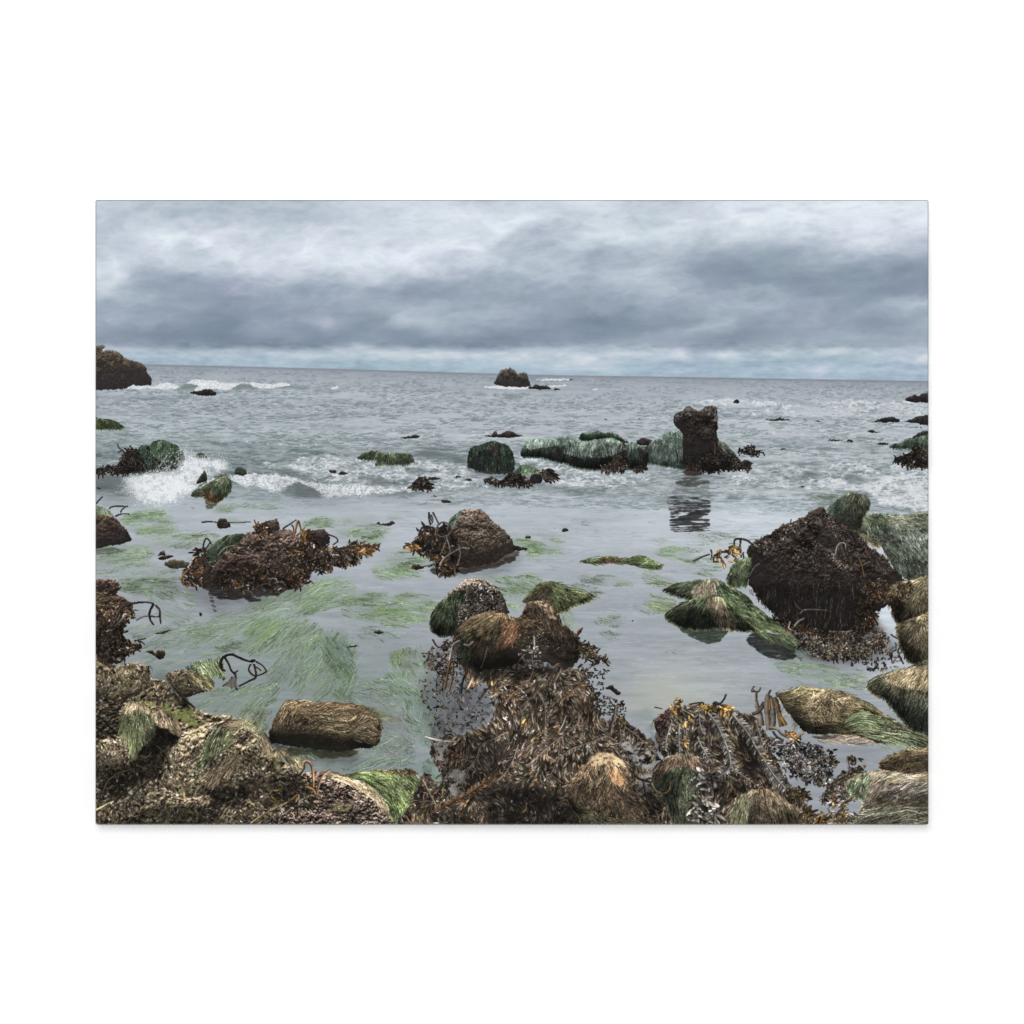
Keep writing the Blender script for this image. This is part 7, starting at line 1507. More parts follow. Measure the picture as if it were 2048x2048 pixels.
# the tall upright blades
tb = part('printed_kelp', 'printed tall upright olive kelp blades on the heap at right')
for pts, w0, w1, c_ in ((P(8, 640, 1165, 630, 1080, 605, 1000, 600, 930, 605, 905), 5, 2.2, (124, 112, 100)), (P(8, 570, 1075, 610, 1062, 640, 1030, 665, 985), 2.4, 4, (96, 84, 74)), (P(8, 700, 1200, 690, 1100, 685, 1020, 690, 960, 700, 930), 5.5, 5.5, (128, 116, 104)), (P(8, 725, 1190, 735, 1100, 728, 1020, 715, 950), 4.5, 4, (116, 104, 92)),
                        (P(8, 800, 1170, 780, 1090, 765, 1010, 740, 950), 4.5, 4, (104, 82, 50)), (P(8, 830, 1160, 800, 1110, 780, 1060), 3, 1.2, (170, 122, 48)), (P(8, 700, 1180, 760, 1190, 800, 1230, 860, 1260), 3, 1.6, (150, 138, 124)), (P(8, 700, 960, 695, 925, 712, 890), 2, 1.2, (92, 84, 84)),
                        (P(8, 605, 905, 580, 895, 575, 870, 590, 862), 1.2, .8, (104, 88, 80)), (P(8, 605, 905, 625, 895, 632, 872), 1.4, .8, (112, 90, 80)), (P(8, 600, 900, 570, 905, 565, 885), .8, .6, (96, 84, 80)), (P(8, 705, 1040, 706, 990, 700, 965), 1.6, 1, (150, 104, 50)), (P(8, 730, 1210, 760, 1250, 810, 1280), 1.6, 1, (62, 60, 66))):
    stalk(pts, w0, c_, tb, .15, w1)
leaves(region(P(8, 820, 1220, 900, 1210, 930, 1230, 920, 1280, 850, 1280), 1), 26, (6, 13), (1.3, 2.8), ((140, 92, 40), (96, 64, 36), (168, 116, 56)), None, fdir(-40, 60, 20), tb, .1)
leaves(region(P(8, 880, 1290, 930, 1280, 920, 1330, 890, 1330), 1), 14, (5, 10), (1, 2), ((70, 52, 40), (44, 38, 34)), None, fdir(80, 30, 20), tb, .1)
# fronds floating in the small pool at right
dr = part('printed_kelp', 'printed dark kelp fronds lying on the small pool at the lower right')
for pts in (P(8, 700, 1260, 800, 1330, 900, 1400, 960, 1500), P(8, 900, 1280, 980, 1380, 1040, 1480, 1070, 1600), P(8, 960, 1350, 1060, 1400, 1130, 1480, 1165, 1560), P(8, 1080, 1320, 1120, 1400, 1180, 1440), P(8, 860, 1450, 940, 1530, 1000, 1600)):
    frond(pts, 1.5, 9, 40, (112, 112, 114), ((70, 64, 62), (48, 44, 44), (124, 124, 128), (92, 84, 76)), dr, 55)
leaves(region(P(8, 700, 1280, 900, 1300, 1080, 1340, 1200, 1440, 1180, 1580, 1060, 1620, 900, 1560, 780, 1440), 5), 520, (3, 12), (.6, 1.8), ((62, 56, 54), (44, 40, 40), (120, 120, 124), (190, 190, 194), (92, 70, 52)), (4, 4, 3, 1, 1.5), fdir(35, 40, 24), dr, .25)
for q, n in ((P(8, 1130, 1410, 1220, 1430, 1220, 1455, 1150, 1450), 12), (P(8, 1290, 1410, 1400, 1420, 1400, 1445, 1320, 1445), 14), (P(8, 1060, 1560, 1100, 1540, 1100, 1610, 1050, 1600), 14), (P(8, 1150, 1340, 1200, 1350, 1170, 1360), 6)):
    leaves(region(q, 1.5), n, (6, 14), (1.2, 2.6), ((86, 96, 56), (70, 62, 46), (52, 46, 40), (120, 92, 56)), None, fdir(20, 30, 20), dr, .1)
stalk(P(8, 1330, 1540, 1310, 1460, 1305, 1400), 2.4, (150, 140, 132), dr, .2, 1.6)
kb = region(P(8, 1120, 1720, 1180, 1620, 1250, 1560, 1360, 1500, 1450, 1520, 1400, 1640, 1330, 1740, 1250, 1820, 1140, 1850, 1080, 1990, 1300, 1990, 1420, 1900), 4)
put(kb, col(66, 60, 54), (kb.m * sm(.3, .5, fbm(kb.xx / 10, kb.yy / 9, 95, 3))).astype(F), .85, dr)
leaves(kb, 620, (6, 18), (1, 2.8), ((84, 78, 72), (58, 50, 46), (116, 114, 112), (150, 106, 48), (170, 170, 172), (104, 84, 52)), (4, 4, 3, 1.4, 1, 2), fdir(120, 60, 28), dr, .3)
frond(P(8, 1170, 1620, 1260, 1570, 1400, 1500), 1.5, 4, 20, (72, 60, 54), RB, dr)

# water glinting through the gaps of the heap
for q in (P(7, 1080, 1330, 1200, 1320, 1240, 1440, 1180, 1520, 1080, 1460), P(7, 1080, 1570, 1180, 1560, 1190, 1700, 1100, 1720), P(7, 420, 850, 520, 860, 500, 920, 430, 910), P(7, 960, 1240, 1040, 1250, 1060, 1400, 980, 1400), P(6, 1160, 1560, 1260, 1500, 1300, 1580, 1220, 1720),
          P(6, 1080, 1300, 1180, 1280, 1160, 1420, 1090, 1420), P(7, 1640, 1560, 1700, 1560, 1690, 1640, 1640, 1640), P(7, 330, 760, 420, 780, 400, 830, 330, 820)):
    g_ = region(q, 6, 14)
    v_ = blur(g_.full.astype(F), 3)[g_.cut] * sm(.44, .54, fbm(g_.xx / 13, g_.yy / 9, 99, 4, .6))
    put(g_, col(142, 148, 154) * (.8 + .4 * fbm(g_.xx / 10, g_.yy / 3, 100, 3))[..., None], v_.astype(F), .85)
# ---- grass mounds in the foreground
DRY = ((150, 124, 92), (120, 96, 72), (180, 158, 124), (92, 74, 58), (134, 100, 70), (70, 58, 48))
mn = part('printed_eelgrass', 'printed mound of dry rusty grass at the bottom centre')
b = rock(P(7, 560, 1640, 620, 1540, 680, 1470, 740, 1410, 800, 1375, 870, 1375, 940, 1400, 1000, 1460, 1040, 1540, 1065, 1620, 1090, 1700, 1140, 1760, 1170, 1850, 1200, 1990, 560, 1990, 620, 1840, 560, 1740), mn, (128, 104, 78), (78, 62, 48), (100, 84, 60), 3, 9, 34, .6, 11, 192, wet=.45)
grass(b, 2300, fdrape(800 + 830 / 3.864, 750 + 1380 / 3.864, .85, .8, 14), (16, 60), DRY, None, .6, mn, shade=.9, jit=18, over=4, jitter=.14)
b = region(P(7, 740, 1420, 820, 1375, 920, 1390, 1000, 1460, 960, 1500, 860, 1460, 760, 1480), 3)
put(b, col(176, 158, 116), (b.m * sm(.42, .58, fbm(b.xx / 4, b.yy / 4, 96, 3))).astype(F), .8)
b = region(P(7, 860, 1500, 960, 1520, 1000, 1600, 920, 1600), 3)
grass(b, 120, fdir(60, 20, 22), (10, 36), ((196, 150, 100), (166, 120, 78)), None, .6, mn, shade=.4)
b = region(P(7, 560, 1990, 600, 1760, 700, 1800, 900, 1880, 1100, 1900, 1150, 1990), 2)
grass(b, 420, fdir(55, 40, 24), (16, 54), ((104, 104, 68), (78, 80, 54), (130, 120, 84), (56, 60, 44)), None, .6, mn, shade=.3, jit=20)
mo = part('printed_eelgrass', 'printed green grass mound with a brown top right of the bottom centre')
b = rock(P(7, 1212, 1600, 1225, 1520, 1245, 1455, 1290, 1415, 1350, 1395, 1450, 1382, 1540, 1392, 1600, 1440, 1640, 1490, 1600, 1560, 1560, 1640, 1540, 1760, 1560, 1860, 1545, 1990, 1400, 1940, 1340, 1800, 1300, 1690, 1230, 1660), mo, (98, 98, 72), (58, 62, 46), (86, 70, 56), 2.5, 9, 26, .5, 10, 193, wet=.55)
grass(b, 1300, fdrape(800 + 1430 / 3.864, 750 + 1370 / 3.864, .5, 1.3, 9), (24, 80), ((94, 112, 80), (72, 92, 62), (128, 140, 110), (52, 66, 48), (152, 156, 128)), (4, 4, 2, 3, 1), .6, mo, shade=.7, jit=8, over=3)
b = region(P(7, 1220, 1560, 1240, 1460, 1330, 1400, 1450, 1384, 1560, 1400, 1640, 1490, 1560, 1500, 1440, 1470, 1330, 1490, 1260, 1560), 3)
grass(b, 620, fdrape(800 + 1440 / 3.864, 750 + 1370 / 3.864, .8, 1.1, 10), (12, 44), ((130, 100, 80), (98, 74, 60), (166, 140, 114), (76, 58, 48)), None, .6, mo, shade=.6, jit=10)
for q, w_, c_ in ((P(7, 1060, 1560, 1075, 1545, 1110, 1575, 1160, 1590, 1210, 1610), 2.4, (46, 46, 50)), (P(7, 1150, 1590, 1180, 1575, 1205, 1570), 1.8, (48, 48, 52)), (P(7, 1205, 1610, 1240, 1670, 1290, 1692, 1340, 1670, 1360, 1600), 1.8, (134, 108, 72)), (P(7, 1145, 1600, 1160, 1690, 1190, 1780, 1240, 1840, 1270, 1930), 1.7, (84, 68, 56)),
                  (P(7, 1060, 1540, 1062, 1570), 2, (50, 50, 54))):
    stalk(q, w_, c_, kbed)
mp = part('printed_eelgrass', 'printed low mound of mixed grass near the bottom right of the kelp heap')
b = rock(P(8, 420, 1780, 450, 1710, 520, 1680, 620, 1650, 700, 1655, 770, 1690, 860, 1760, 950, 1830, 1050, 1900, 1120, 1990, 420, 1990), mp, (118, 100, 76), (72, 66, 50), (96, 76, 62), 2.5, 9, 24, .6, 10, 194, wet=.4)
grass(b, 1000, fdrape(1166 + 640 / 3.864, 750 + 1640 / 3.864, .8, .8, 12), (16, 56), ((140, 118, 92), (108, 88, 68), (170, 150, 126), (80, 66, 52), (104, 108, 74)), None, .6, mp, shade=.8, jit=14, over=3)
b = region(P(8, 420, 1780, 460, 1700, 530, 1680, 560, 1720, 520, 1840, 500, 1990, 420, 1990), 2)
grass(b, 320, fdir(105, 10, 26), (20, 60), ((112, 118, 84), (82, 92, 62), (146, 146, 112)), None, .6, mp, shade=.3, jit=8)
for q, w_, c_ in ((P(8, 620, 1690, 625, 1650, 650, 1645, 668, 1690, 680, 1780, 720, 1880), 1.8, (104, 78, 62)),):
    stalk(q, w_, c_, mp)
leaves(region(P(8, 130, 1540, 240, 1520, 280, 1600, 240, 1660, 160, 1640), 3), 60, (8, 22), (2, 4.6), ((138, 138, 140), (108, 106, 106), (170, 170, 172), (84, 78, 74)), None, fdir(120, 50, 24), k2b, .2)
leaves(region(P(8, 120, 1750, 260, 1700, 300, 1860, 180, 1932, 100, 1932), 4), 90, (8, 24), (2, 4.8), ((120, 116, 112), (92, 86, 80), (196, 190, 184), (72, 64, 58)), None, fdir(110, 50, 24), k2b, .2)
leaves(region(P(8, 950, 1820, 1100, 1850, 1260, 1900, 1250, 1990, 1050, 1990), 4), 160, (8, 20), (1.4, 3.2), ((156, 112, 48), (110, 86, 54), (76, 62, 50), (130, 122, 112)), None, fdir(40, 50, 24), k2b, .2)
leaves(region(P(8, 860, 1640, 960, 1650, 1000, 1720, 920, 1740, 880, 1700), 3), 90, (6, 14), (1.2, 2.6), ((128, 104, 62), (92, 72, 48), (160, 134, 88)), None, fdir(60, 60, 24), k2b, .15)
re_ = part('printed_eelgrass', 'printed combed bank of dry and green grass in the lower right corner')
b = rock(P(8, 1560, 1470, 1600, 1420, 1660, 1390, 1740, 1350, 1860, 1340, 1990, 1330, 1990, 1620, 1800, 1560, 1640, 1540), re_, (122, 98, 66), (76, 62, 46), None, 2.5, 9, 18, .6, 9, 195, wet=.5)
grass(b, 800, fdir(150, 30, 26), (14, 46), ((142, 112, 74), (110, 86, 58), (170, 142, 100), (84, 70, 50), (110, 108, 66)), None, .6, re_, shade=.7, jit=14, over=3)
b = rock(P(8, 1290, 1610, 1340, 1560, 1420, 1525, 1520, 1505, 1640, 1510, 1760, 1540, 1990, 1560, 1990, 1990, 1380, 1990, 1400, 1880, 1440, 1760, 1380, 1700), re_, (124, 112, 90), (76, 70, 56), (100, 98, 78), 2.5, 10, 34, .4, 12, 196, wet=.05)
grass(b, 2600, fpath(P(8, 1932, 1560, 1760, 1600, 1620, 1680, 1500, 1760, 1420, 1880), 9, 26, 5), (24, 84), ((150, 134, 108), (120, 106, 84), (182, 168, 142), (90, 80, 64), (116, 118, 92), (134, 128, 122)), None, .6, re_, shade=.7, jit=7, over=4)
b = region(P(8, 1300, 1620, 1380, 1560, 1480, 1530, 1470, 1640, 1420, 1720, 1360, 1700), 3)
grass(b, 460, fdir(112, 10, 26), (14, 50), ((104, 122, 90), (78, 98, 68), (140, 150, 124), (58, 72, 52)), None, .6, re_, shade=.4, jit=9)
b = region(P(8, 1400, 1870, 1560, 1780, 1700, 1780, 1990, 1820, 1990, 1990, 1400, 1990), 3)
grass(b, 700, fpath(P(8, 1932, 1840, 1760, 1860, 1600, 1920, 1450, 1980), 9, 26, 5), (20, 70), ((108, 116, 92), (144, 146, 126), (82, 90, 68), (178, 174, 156), (66, 70, 56)), None, .6, re_, shade=.3, jit=8)
b = region(P(8, 1560, 1640, 1760, 1600, 1990, 1600, 1990, 1700, 1760, 1700), 4)
grass(b, 420, fdir(160, 12, 26), (20, 70), ((96, 90, 84), (142, 136, 132), (176, 170, 160), (78, 72, 66)), None, .6, re_, shade=.2, jit=7)

# ---- darker and lighter passages of the picture
for q, f in ((P(5, 0, 960, 90, 960, 190, 1000, 170, 1250, 60, 1260, 0, 1260), .55), (P(5, 420, 1190, 640, 1220, 560, 1350, 540, 1560, 420, 1560, 270, 1480, 300, 1400, 380, 1320), .38), (P(5, 0, 1500, 240, 1480, 420, 1560, 250, 1690, 130, 1720, 0, 1660), .45),
             (P(5, 880, 1660, 1180, 1640, 1180, 1740, 1060, 1780, 900, 1750), .4), (P(5, 300, 1830, 900, 1800, 900, 1932, 200, 1960), .55), (P(5, 1380, 1560, 1560, 1500, 1600, 1700, 1420, 1750), .55), (P(5, 560, 820, 700, 940, 760, 1030, 640, 1000), .45), (P(5, 0, 400, 220, 380, 220, 680, 0, 700), .55),
             (P(5, 590, 1340, 700, 1220, 860, 1160, 830, 1260, 700, 1360, 610, 1420), 1.5), (P(5, 960, 1140, 1130, 1120, 1300, 1240, 1370, 1400, 1300, 1400, 1180, 1220), 1.3), (P(5, 560, 1500, 760, 1440, 860, 1560, 640, 1700, 520, 1640), 1.35), (P(5, 70, 1270, 220, 1270, 260, 1390, 150, 1420, 40, 1360), 1.5),
             (P(5, 220, 985, 400, 990, 440, 1080, 230, 1060), 1.25), (P(5, 380, 1760, 700, 1690, 860, 1740, 600, 1800), 1.4), (P(5, 20, 720, 360, 710, 400, 860, 100, 900), 1.15), (P(6, 60, 1530, 300, 1530, 560, 1640, 700, 1820, 600, 1780, 400, 1660, 160, 1600), 1.35), (P(5, 1000, 1380, 1350, 1420, 1380, 1600, 1180, 1620, 1020, 1540), .8),
             (P(6, -100, 990, 400, 1000, 620, 1090, 400, 1060, 0, 1060), 1.05), (P(6, -220, 1200, 0, 1220, 560, 1285, 500, 1360, 0, 1350, -200, 1320), .45), (P(6, 300, 1130, 560, 1130, 620, 1220, 400, 1230), 1.1), (P(6, 0, 1060, 150, 1070, 140, 1200, -60, 1200), .75),
             (P(7, 0, 1650, 500, 1720, 640, 1830, 560, 1960, 0, 1960), .5), (P(7, 640, 1000, 780, 1000, 820, 1090, 700, 1100), .6), (P(6, 1300, 640, 1700, 640, 1960, 700, 1900, 780, 1500, 800), .5), (P(7, 0, 1120, 250, 1100, 200, 1280, 0, 1250), 1.25), (P(7, 150, 1340, 400, 1340, 350, 1500, 150, 1480), 1.3),
             (P(7, 400, 1000, 620, 960, 640, 1100, 480, 1140), .7), (P(6, 1080, 1280, 1500, 1240, 1480, 1400, 1200, 1440), .65), (P(6, 1200, 1480, 1500, 1380, 1500, 1560, 1240, 1680), .7), (P(7, 740, 1400, 900, 1370, 1000, 1480, 900, 1560, 760, 1500), 1.3), (P(7, 560, 1780, 900, 1880, 760, 1960, 540, 1960), .55),
             (P(7, 1000, 1620, 1200, 1620, 1300, 1760, 1200, 1900, 1140, 1760), .5), (P(7, 1240, 1560, 1420, 1540, 1400, 1780, 1320, 1760), .65), (P(7, 1280, 1400, 1480, 1390, 1560, 1440, 1300, 1460), 1.25), (P(7, 1420, 1640, 1540, 1600, 1520, 1800, 1440, 1800), 1.2), (P(7, 1640, 1560, 1900, 1560, 1900, 1700, 1640, 1700), .6),
             (P(8, 1620, 180, 1700, 345, 1830, 345, 1760, 220), .5), (P(8, 1690, 470, 1760, 650, 1900, 700, 1840, 560), .5), (P(8, 1540, 930, 1700, 1080, 1960, 1260, 1960, 1100, 1760, 1010), .55), (P(8, 1760, 60, 1960, 40, 1960, 160), 1.4), (P(8, 1740, 370, 1960, 320, 1960, 440), 1.4), (P(8, 1560, 780, 1960, 700, 1960, 850, 1700, 860), 1.3),
             (P(8, 860, 1090, 1100, 1150, 1280, 1205, 1000, 1235), .42), (P(8, 940, 890, 1250, 920, 1220, 1020, 1000, 1010), 1.3), (P(8, 1300, 1130, 1700, 1190, 1900, 1310, 1500, 1250), 1.2), (P(8, -60, 250, 200, 260, 340, 330, 350, 410, 0, 410), .48), (P(8, 240, 175, 420, 190, 600, 290, 520, 310), 1.3), (P(8, 0, 60, 240, 40, 300, 110, 60, 120), 1.2),
             (P(8, 540, 90, 1400, 90, 1460, 400, 1100, 460, 760, 370), .62), (P(8, 1380, 1530, 1700, 1520, 1932, 1570, 1932, 1640, 1500, 1640), 1.3), (P(8, 1500, 1700, 1800, 1660, 1960, 1700, 1960, 1780, 1600, 1800), .7), (P(8, 1560, 1800, 1960, 1740, 1960, 1840, 1700, 1870), 1.25), (P(8, 1400, 1880, 1700, 1840, 1700, 1960, 1380, 1960), .65),
             (P(8, 1560, 1440, 1960, 1420, 1960, 1510, 1600, 1500), .7), (P(8, 480, 1200, 560, 1260, 620, 1440, 540, 1500, 480, 1360), .6), (P(8, 600, 1820, 900, 1830, 900, 1960, 560, 1960), .7), (P(8, 520, 1690, 660, 1660, 760, 1740, 600, 1760), 1.25),
             (P(6, 1060, 380, 1240, 400, 1240, 470, 1080, 460), .55), (P(6, 1270, 520, 1700, 560, 1700, 720, 1300, 740), .55), (P(6, 1400, 310, 1640, 300, 1640, 380, 1440, 380), 1.25), (P(6, 1300, 40, 1480, 40, 1560, 120, 1320, 120), 1.3), (P(7, 240, 220, 400, 210, 440, 290, 300, 280), 1.35), (P(7, 420, 460, 640, 520, 620, 680, 420, 640), .6),
             (P(1, 960, 1800, 1300, 1820, 1420, 1960, 1000, 1990), .7), (P(1, 1300, 1550, 1560, 1555, 1640, 1640, 1350, 1650), 1.2), (P(2, 1300, 1420, 1460, 1390, 1520, 1460, 1330, 1500), 1.25), (P(2, 1260, 1720, 1560, 1720, 1700, 1760, 1300, 1850), .7), (P(4, 1780, 1600, 1932, 1560, 1932, 1800), 1.15)):
    tone(q, f, 7, int(q[0, 0]))
for q, f, s_ in ((P(5, 560, 40, 900, 60, 1400, 120, 1640, 30, 1560, 160, 1200, 260, 860, 260), .74, 12), (P(2, 1080, 1840, 1500, 1850, 1800, 1760, 1700, 1880, 1300, 1932), .78, 8), (P(8, 760, 420, 1500, 440, 1660, 560, 1500, 690, 1000, 660), .68, 12), (P(6, 980, 860, 1300, 820, 1540, 1000, 1480, 1130, 1240, 1260, 1040, 1280), .8, 12),
                 (P(5, 1380, 1300, 1932, 1350, 2030, 1420, 1600, 1440), .7, 8), (P(5, 420, 800, 560, 760, 760, 1030, 700, 960), .8, 6), (P(8, 1540, 200, 1650, 190, 1690, 420, 1640, 520, 1540, 470), 1.22, 6), (P(8, 1380, 640, 1740, 640, 1760, 740, 1440, 780), 1.12, 10), (P(3, 0, 1240, 700, 1240, 1350, 1300, 1300, 1500, 600, 1450, 0, 1350), 1.05, 24),
                 (P(4, 150, 1230, 900, 1260, 1000, 1400, 600, 1560, 250, 1560), 1.07, 24), (P(8, 840, 1260, 1300, 1310, 1500, 1330, 1560, 1480, 1100, 1600, 900, 1500), .93, 10), (P(7, 1150, 620, 1900, 640, 1900, 900, 1300, 900), 1.03, 30), (P(1, 0, 1130, 240, 1140, 320, 1330, 100, 1330, 0, 1290), .82, 12), (P(1, 1500, 1180, 1932, 1250, 1932, 1330, 1500, 1300), .84, 12)):
    tone(q, f, s_, int(q[0, 0]) + 5, False, .25)

# ---- the ink settles: softer edges, a little grey lift in the darks
grey = C @ np.array([.3, .59, .11], F)
solid = np.where(I > 2, np.where(np.isin(I, list(EEL)), .6, 1.0), 0.0).astype(F)[..., None]
C[:] = mix(C, grey[..., None] + (C - grey[..., None]) * .80, solid)
near_ = (sm(560, 900, YY) * ((I > 2) & ~np.isin(I, list(EEL))))[..., None]
C[:] = mix(C, np.clip(C, 0, 1) ** .90, near_)
C[:] = mix(C, C * np.array([1.03, 1.0, .955], F), near_)
lum_ = C @ np.array([.3, .59, .11], F)
lo_ = blur(lum_, 5)
lo2_ = blur(lum_, 16)
gain_ = np.clip(1 + (.20 * (lum_ - lo_) + .24 * (lo_ - lo2_)) / np.maximum(lum_, .10), .5, 1.7)
C[:] = mix(C, C * gain_[..., None], near_)
C[:] = .034 + C * .962
for ax in (0, 1):
    C[:] = .21 * np.roll(C, 1, ax) + .58 * C + .21 * np.roll(C, -1, ax)
C[0], C[-1], C[:, 0], C[:, -1] = C[1], C[-2], C[:, 1], C[:, -2]
# shading along the canvas fold, painted as grey into the outermost dots
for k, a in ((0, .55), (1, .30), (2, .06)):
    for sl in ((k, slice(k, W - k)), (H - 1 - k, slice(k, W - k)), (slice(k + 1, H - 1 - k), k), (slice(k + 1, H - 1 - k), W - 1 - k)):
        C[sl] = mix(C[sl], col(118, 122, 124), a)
C[:] = np.clip(C, 0, 1)
# every printed thing in one piece as far as possible: small stray dots join what surrounds them
best = np.zeros((H, W), F)
J = I.copy()
for p in range(len(PARTS)):
    m = I == p
    if not m.any():
        continue
    yy, xx = np.nonzero(m.any(1))[0], np.nonzero(m.any(0))[0]
    s = (slice(max(0, yy[0] - 4), yy[-1] + 5), slice(max(0, xx[0] - 4), xx[-1] + 5))
    v = blur(m[s].astype(F), 2)
    t = v > best[s]
    J[s] = np.where(t, p, J[s])
    best[s] = np.where(t, v, best[s])
I = J
for p in range(len(PARTS)):
    m = I == p
    if 0 < m.sum() < 120:
        I[m] = np.where(YY[m] > HZ[m], sea, sky)

# =============================================================== the canvas on the wall
import bpy

DOT = 1.0 / W                      # the print is one metre wide
DEPTH = 0.020                      # stretcher depth
ZC = 1.5                           # height of the middle of the print
LIGHT = 1.175                      # white paint of 0.9 shows as paper white

sc = bpy.context.scene
COL = sc.collection


def lin(c):
    return np.where(c <= 0.04045, c / 12.92, ((c + 0.055) / 1.055) ** 2.4)


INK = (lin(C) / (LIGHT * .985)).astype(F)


def mat_plain(name, colour, rough=0.9):
    m = bpy.data.materials.new(name)
    m.use_nodes = True
    b = m.node_tree.nodes['Principled BSDF']
    b.inputs['Base Color'].default_value = (*colour, 1)
    b.inputs['Roughness'].default_value = rough
    b.inputs['Specular IOR Level'].default_value = 0.0
    return m


def mat_ink():
    m = bpy.data.materials.new('ink_on_canvas')
    m.use_nodes = True
    nt = m.node_tree
    b = nt.nodes['Principled BSDF']
    b.inputs['Roughness'].default_value = 1.0
    b.inputs['Specular IOR Level'].default_value = 0.0
    a = nt.nodes.new('ShaderNodeAttribute')
    a.attribute_name = 'ink'
    # fine weave of the cloth
    tc = nt.nodes.new('ShaderNodeTexCoord')
    nz = nt.nodes.new('ShaderNodeTexNoise')
    nz.inputs['Scale'].default_value = 900.0
    nz.inputs['Detail'].default_value = 1.0
    mp = nt.nodes.new('ShaderNodeMapRange')
    mp.inputs['To Min'].default_value = 0.975
    mp.inputs['To Max'].default_value = 1.025
    mul = nt.nodes.new('ShaderNodeVectorMath')
    mul.operation = 'SCALE'
    nt.links.new(tc.outputs['Object'], nz.inputs['Vector'])
    nt.links.new(nz.outputs['Fac'], mp.inputs['Value'])
    nt.links.new(a.outputs['Color'], mul.inputs[0])
    nt.links.new(mp.outputs['Result'], mul.inputs['Scale'])
    nt.links.new(mul.outputs['Vector'], b.inputs['Base Color'])
    return m


M_INK = mat_ink()


def quads(name, verts, faces, ink=None, material=None):
    """verts (n,3), faces (m,4), ink (m,3)"""
    me = bpy.data.meshes.new(name)
    n, k = len(verts), len(faces)
    me.vertices.add(n)
    me.vertices.foreach_set('co', np.ascontiguousarray(verts, F).ravel())
    me.loops.add(k * 4)
    me.loops.foreach_set('vertex_index', np.ascontiguousarray(faces, np.int32).ravel())
    me.polygons.add(k)
    me.polygons.foreach_set('loop_start', np.arange(0, k * 4, 4, dtype=np.int32))
    try:
        me.polygons.foreach_set('loop_total', np.full(k, 4, np.int32))
    except Exception:
        pass
    if ink is not None:
        at = me.attributes.new('ink', 'FLOAT_COLOR', 'FACE')
        at.data.foreach_set('color', np.concatenate([ink, np.ones((k, 1), F)], 1).astype(F).ravel())
    me.update(calc_edges=True)
    if material:
        me.materials.append(material)
    o = bpy.data.objects.new(name, me)
    COL.objects.link(o)
    return o


# ---- the print: each printed thing is its own patch of the cloth
root = bpy.data.objects.new('canvas_print', None)
COL.objects.link(root)
root.location = (0, 0, ZC)
root['label'] = 'large landscape canvas print of a grey rocky tide pool seascape hanging on a white wall'
root['category'] = 'canvas print'

R_ = 4.0
cxr = np.minimum(XX + .5, W - XX - .5)
cyr = np.minimum(YY + .5, H - YY - .5)
keepm = ~((cxr < R_) & (cyr < R_) & ((R_ - cxr) ** 2 + (R_ - cyr) ** 2 > R_ ** 2))
made = {}
order = list(range(len(PARTS)))
for p in order:
    name, label, parent = PARTS[p]
    ys_, xs_ = np.nonzero((I == p) & keepm)
    if len(ys_) < 60:
        continue
    v4 = np.stack([ys_ * (W + 1) + xs_, (ys_ + 1) * (W + 1) + xs_, (ys_ + 1) * (W + 1) + xs_ + 1, ys_ * (W + 1) + xs_ + 1], 1)
    uq, inv = np.unique(v4.ravel(), return_inverse=True)
    vy, vx = np.divmod(uq, W + 1)
    co = np.stack([(vx - W / 2) * DOT, np.full(len(uq), -DEPTH), (H / 2 - vy) * DOT], 1)
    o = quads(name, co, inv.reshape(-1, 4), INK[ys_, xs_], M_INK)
    made[p] = o
for p, o in made.items():
    name, label, parent = PARTS[p]
    o.parent = made.get(parent, root) if parent is not None else root
    if label:
        o['label'] = label

# ---- wrapped sides (the picture runs on round the fold) and the back of the stretcher
nd = 14
vs, fs, ik = [], [], []


def side(pts2, cols_of):
    """pts2: outline points; cols_of(j) -> ink of ring j"""
    base0 = sum(len(a) for a in vs)
    n = len(pts2)
    for j in range(nd + 1):
        yj = -DEPTH + 0.0002 + (DEPTH - 0.0012) * j / nd
        vs.append(np.stack([pts2[:, 0], np.full(n, yj), pts2[:, 1]], 1))
    for j in range(nd):
        a = base0 + j * n + np.arange(n - 1)
        fs.append(np.stack([a, a + n, a + n + 1, a + 1], 1))
        ik.append(cols_of(j))


st = 3
ix = np.arange(4, W - 3, st)
iy = np.arange(4, H - 3, st)
hx, hz = W / 2 * DOT - .0004, H / 2 * DOT - .0004
px_ = (ix - W / 2) * DOT
pz_ = (H / 2 - iy) * DOT
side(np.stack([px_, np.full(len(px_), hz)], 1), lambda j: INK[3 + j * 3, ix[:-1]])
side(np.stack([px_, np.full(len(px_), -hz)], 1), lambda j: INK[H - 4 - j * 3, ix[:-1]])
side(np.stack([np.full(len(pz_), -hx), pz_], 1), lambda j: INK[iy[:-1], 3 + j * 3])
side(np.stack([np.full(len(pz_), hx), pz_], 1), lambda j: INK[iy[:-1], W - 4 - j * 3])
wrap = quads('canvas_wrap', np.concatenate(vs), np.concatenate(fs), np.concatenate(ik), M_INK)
wrap.parent = root
m_wood = mat_plain('pine_stretcher', (.55, .42, .28))
e = .0012
ox, oz, iw = hx - e, hz - e, .04
q = []
f = []
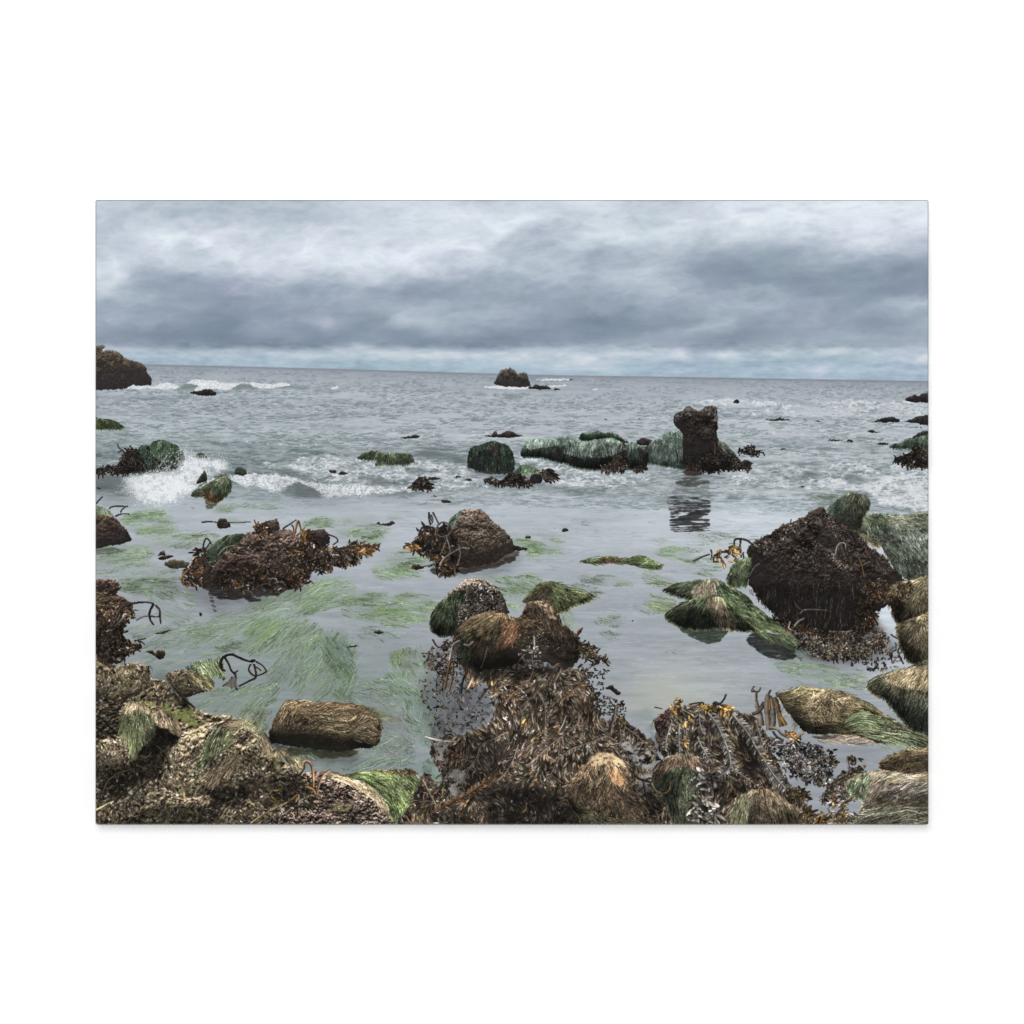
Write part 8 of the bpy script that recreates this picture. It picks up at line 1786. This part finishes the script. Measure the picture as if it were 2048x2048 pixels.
for (x0, x1, z0, z1) in ((-ox, ox, oz - iw, oz), (-ox, ox, -oz, -oz + iw), (-ox, -ox + iw, -oz + iw, oz - iw), (ox - iw, ox, -oz + iw, oz - iw)):
    b0 = len(q)
    for y in (-DEPTH + .0015, -.0010):
        q += [(x0, y, z0), (x1, y, z0), (x1, y, z1), (x0, y, z1)]
    f += [(b0, b0 + 1, b0 + 2, b0 + 3), (b0 + 7, b0 + 6, b0 + 5, b0 + 4), (b0, b0 + 4, b0 + 5, b0 + 1), (b0 + 1, b0 + 5, b0 + 6, b0 + 2),
          (b0 + 2, b0 + 6, b0 + 7, b0 + 3), (b0 + 3, b0 + 7, b0 + 4, b0)]
fr_ = quads('stretcher_frame', np.array(q), np.array(f), None, m_wood)
fr_.parent = root

# ---- wall
wl = quads('wall', np.array([(-6, 0, -4), (6, 0, -4), (6, 0, 7), (-6, 0, 7)], F), np.array([(0, 1, 2, 3)]), None, None)
wm_ = mat_plain('white_wall_paint', (.9, .9, .9))
nt = wm_.node_tree
nz = nt.nodes.new('ShaderNodeTexNoise')
nz.inputs['Scale'].default_value = 260.0
bp = nt.nodes.new('ShaderNodeBump')
bp.inputs['Strength'].default_value = 0.02
bp.inputs['Distance'].default_value = 0.0004
nt.links.new(nz.outputs['Fac'], bp.inputs['Height'])
nt.links.new(bp.outputs['Normal'], nt.nodes['Principled BSDF'].inputs['Normal'])
wl.data.materials.append(wm_)
wl['kind'] = 'structure'
wl['label'] = 'plain white wall behind the canvas print'

# ---- lamps: a soft key from the upper left, a frontal fill, and a dim even room
from mathutils import Vector
target = Vector((0, 0, ZC))


def lamp(name, direction, dist, size, e):
    d = Vector(direction).normalized()
    L_ = bpy.data.lights.new(name, 'AREA')
    L_.shape = 'DISK'
    L_.size = size
    L_.energy = e * math.pi * math.pi * dist ** 2 / abs(d.y)
    o = bpy.data.objects.new(name, L_)
    COL.objects.link(o)
    o.location = target + d * dist
    o.rotation_euler = (-d).to_track_quat('-Z', 'Y').to_euler()
    return o


lamp('key_lamp', (-.10, -1, .34), 12, 6.4, LIGHT * .36)
lamp('fill_lamp', (0.02, -1, .06), 14, 1.4, LIGHT * .48)
w = bpy.data.worlds.new('World')
sc.world = w
w.use_nodes = True
bg = w.node_tree.nodes['Background']
bg.inputs['Color'].default_value = (1, 1, 1, 1)
bg.inputs['Strength'].default_value = LIGHT * .16

# ---- camera square on to the print
cam = bpy.data.cameras.new('camera')
co_ = bpy.data.objects.new('camera', cam)
COL.objects.link(co_)
CD = 6.0
co_.location = (0, -DEPTH - CD, ZC + 0.25 * DOT)
co_.rotation_euler = (math.radians(90), 0, 0)
cam.sensor_width = 36
cam.lens = 36 * CD / (2048 * DOT)
cam.clip_start = .1
cam.clip_end = 100
sc.camera = co_

sc.render.engine = 'CYCLES'
sc.cycles.use_denoising = False
sc.cycles.max_bounces = 3
sc.cycles.filter_width = 1.15
vs_ = sc.view_settings
vs_.view_transform = 'Standard'
vs_.look = 'None'
vs_.exposure = 0
vs_.gamma = 1
vs_.use_curve_mapping = False
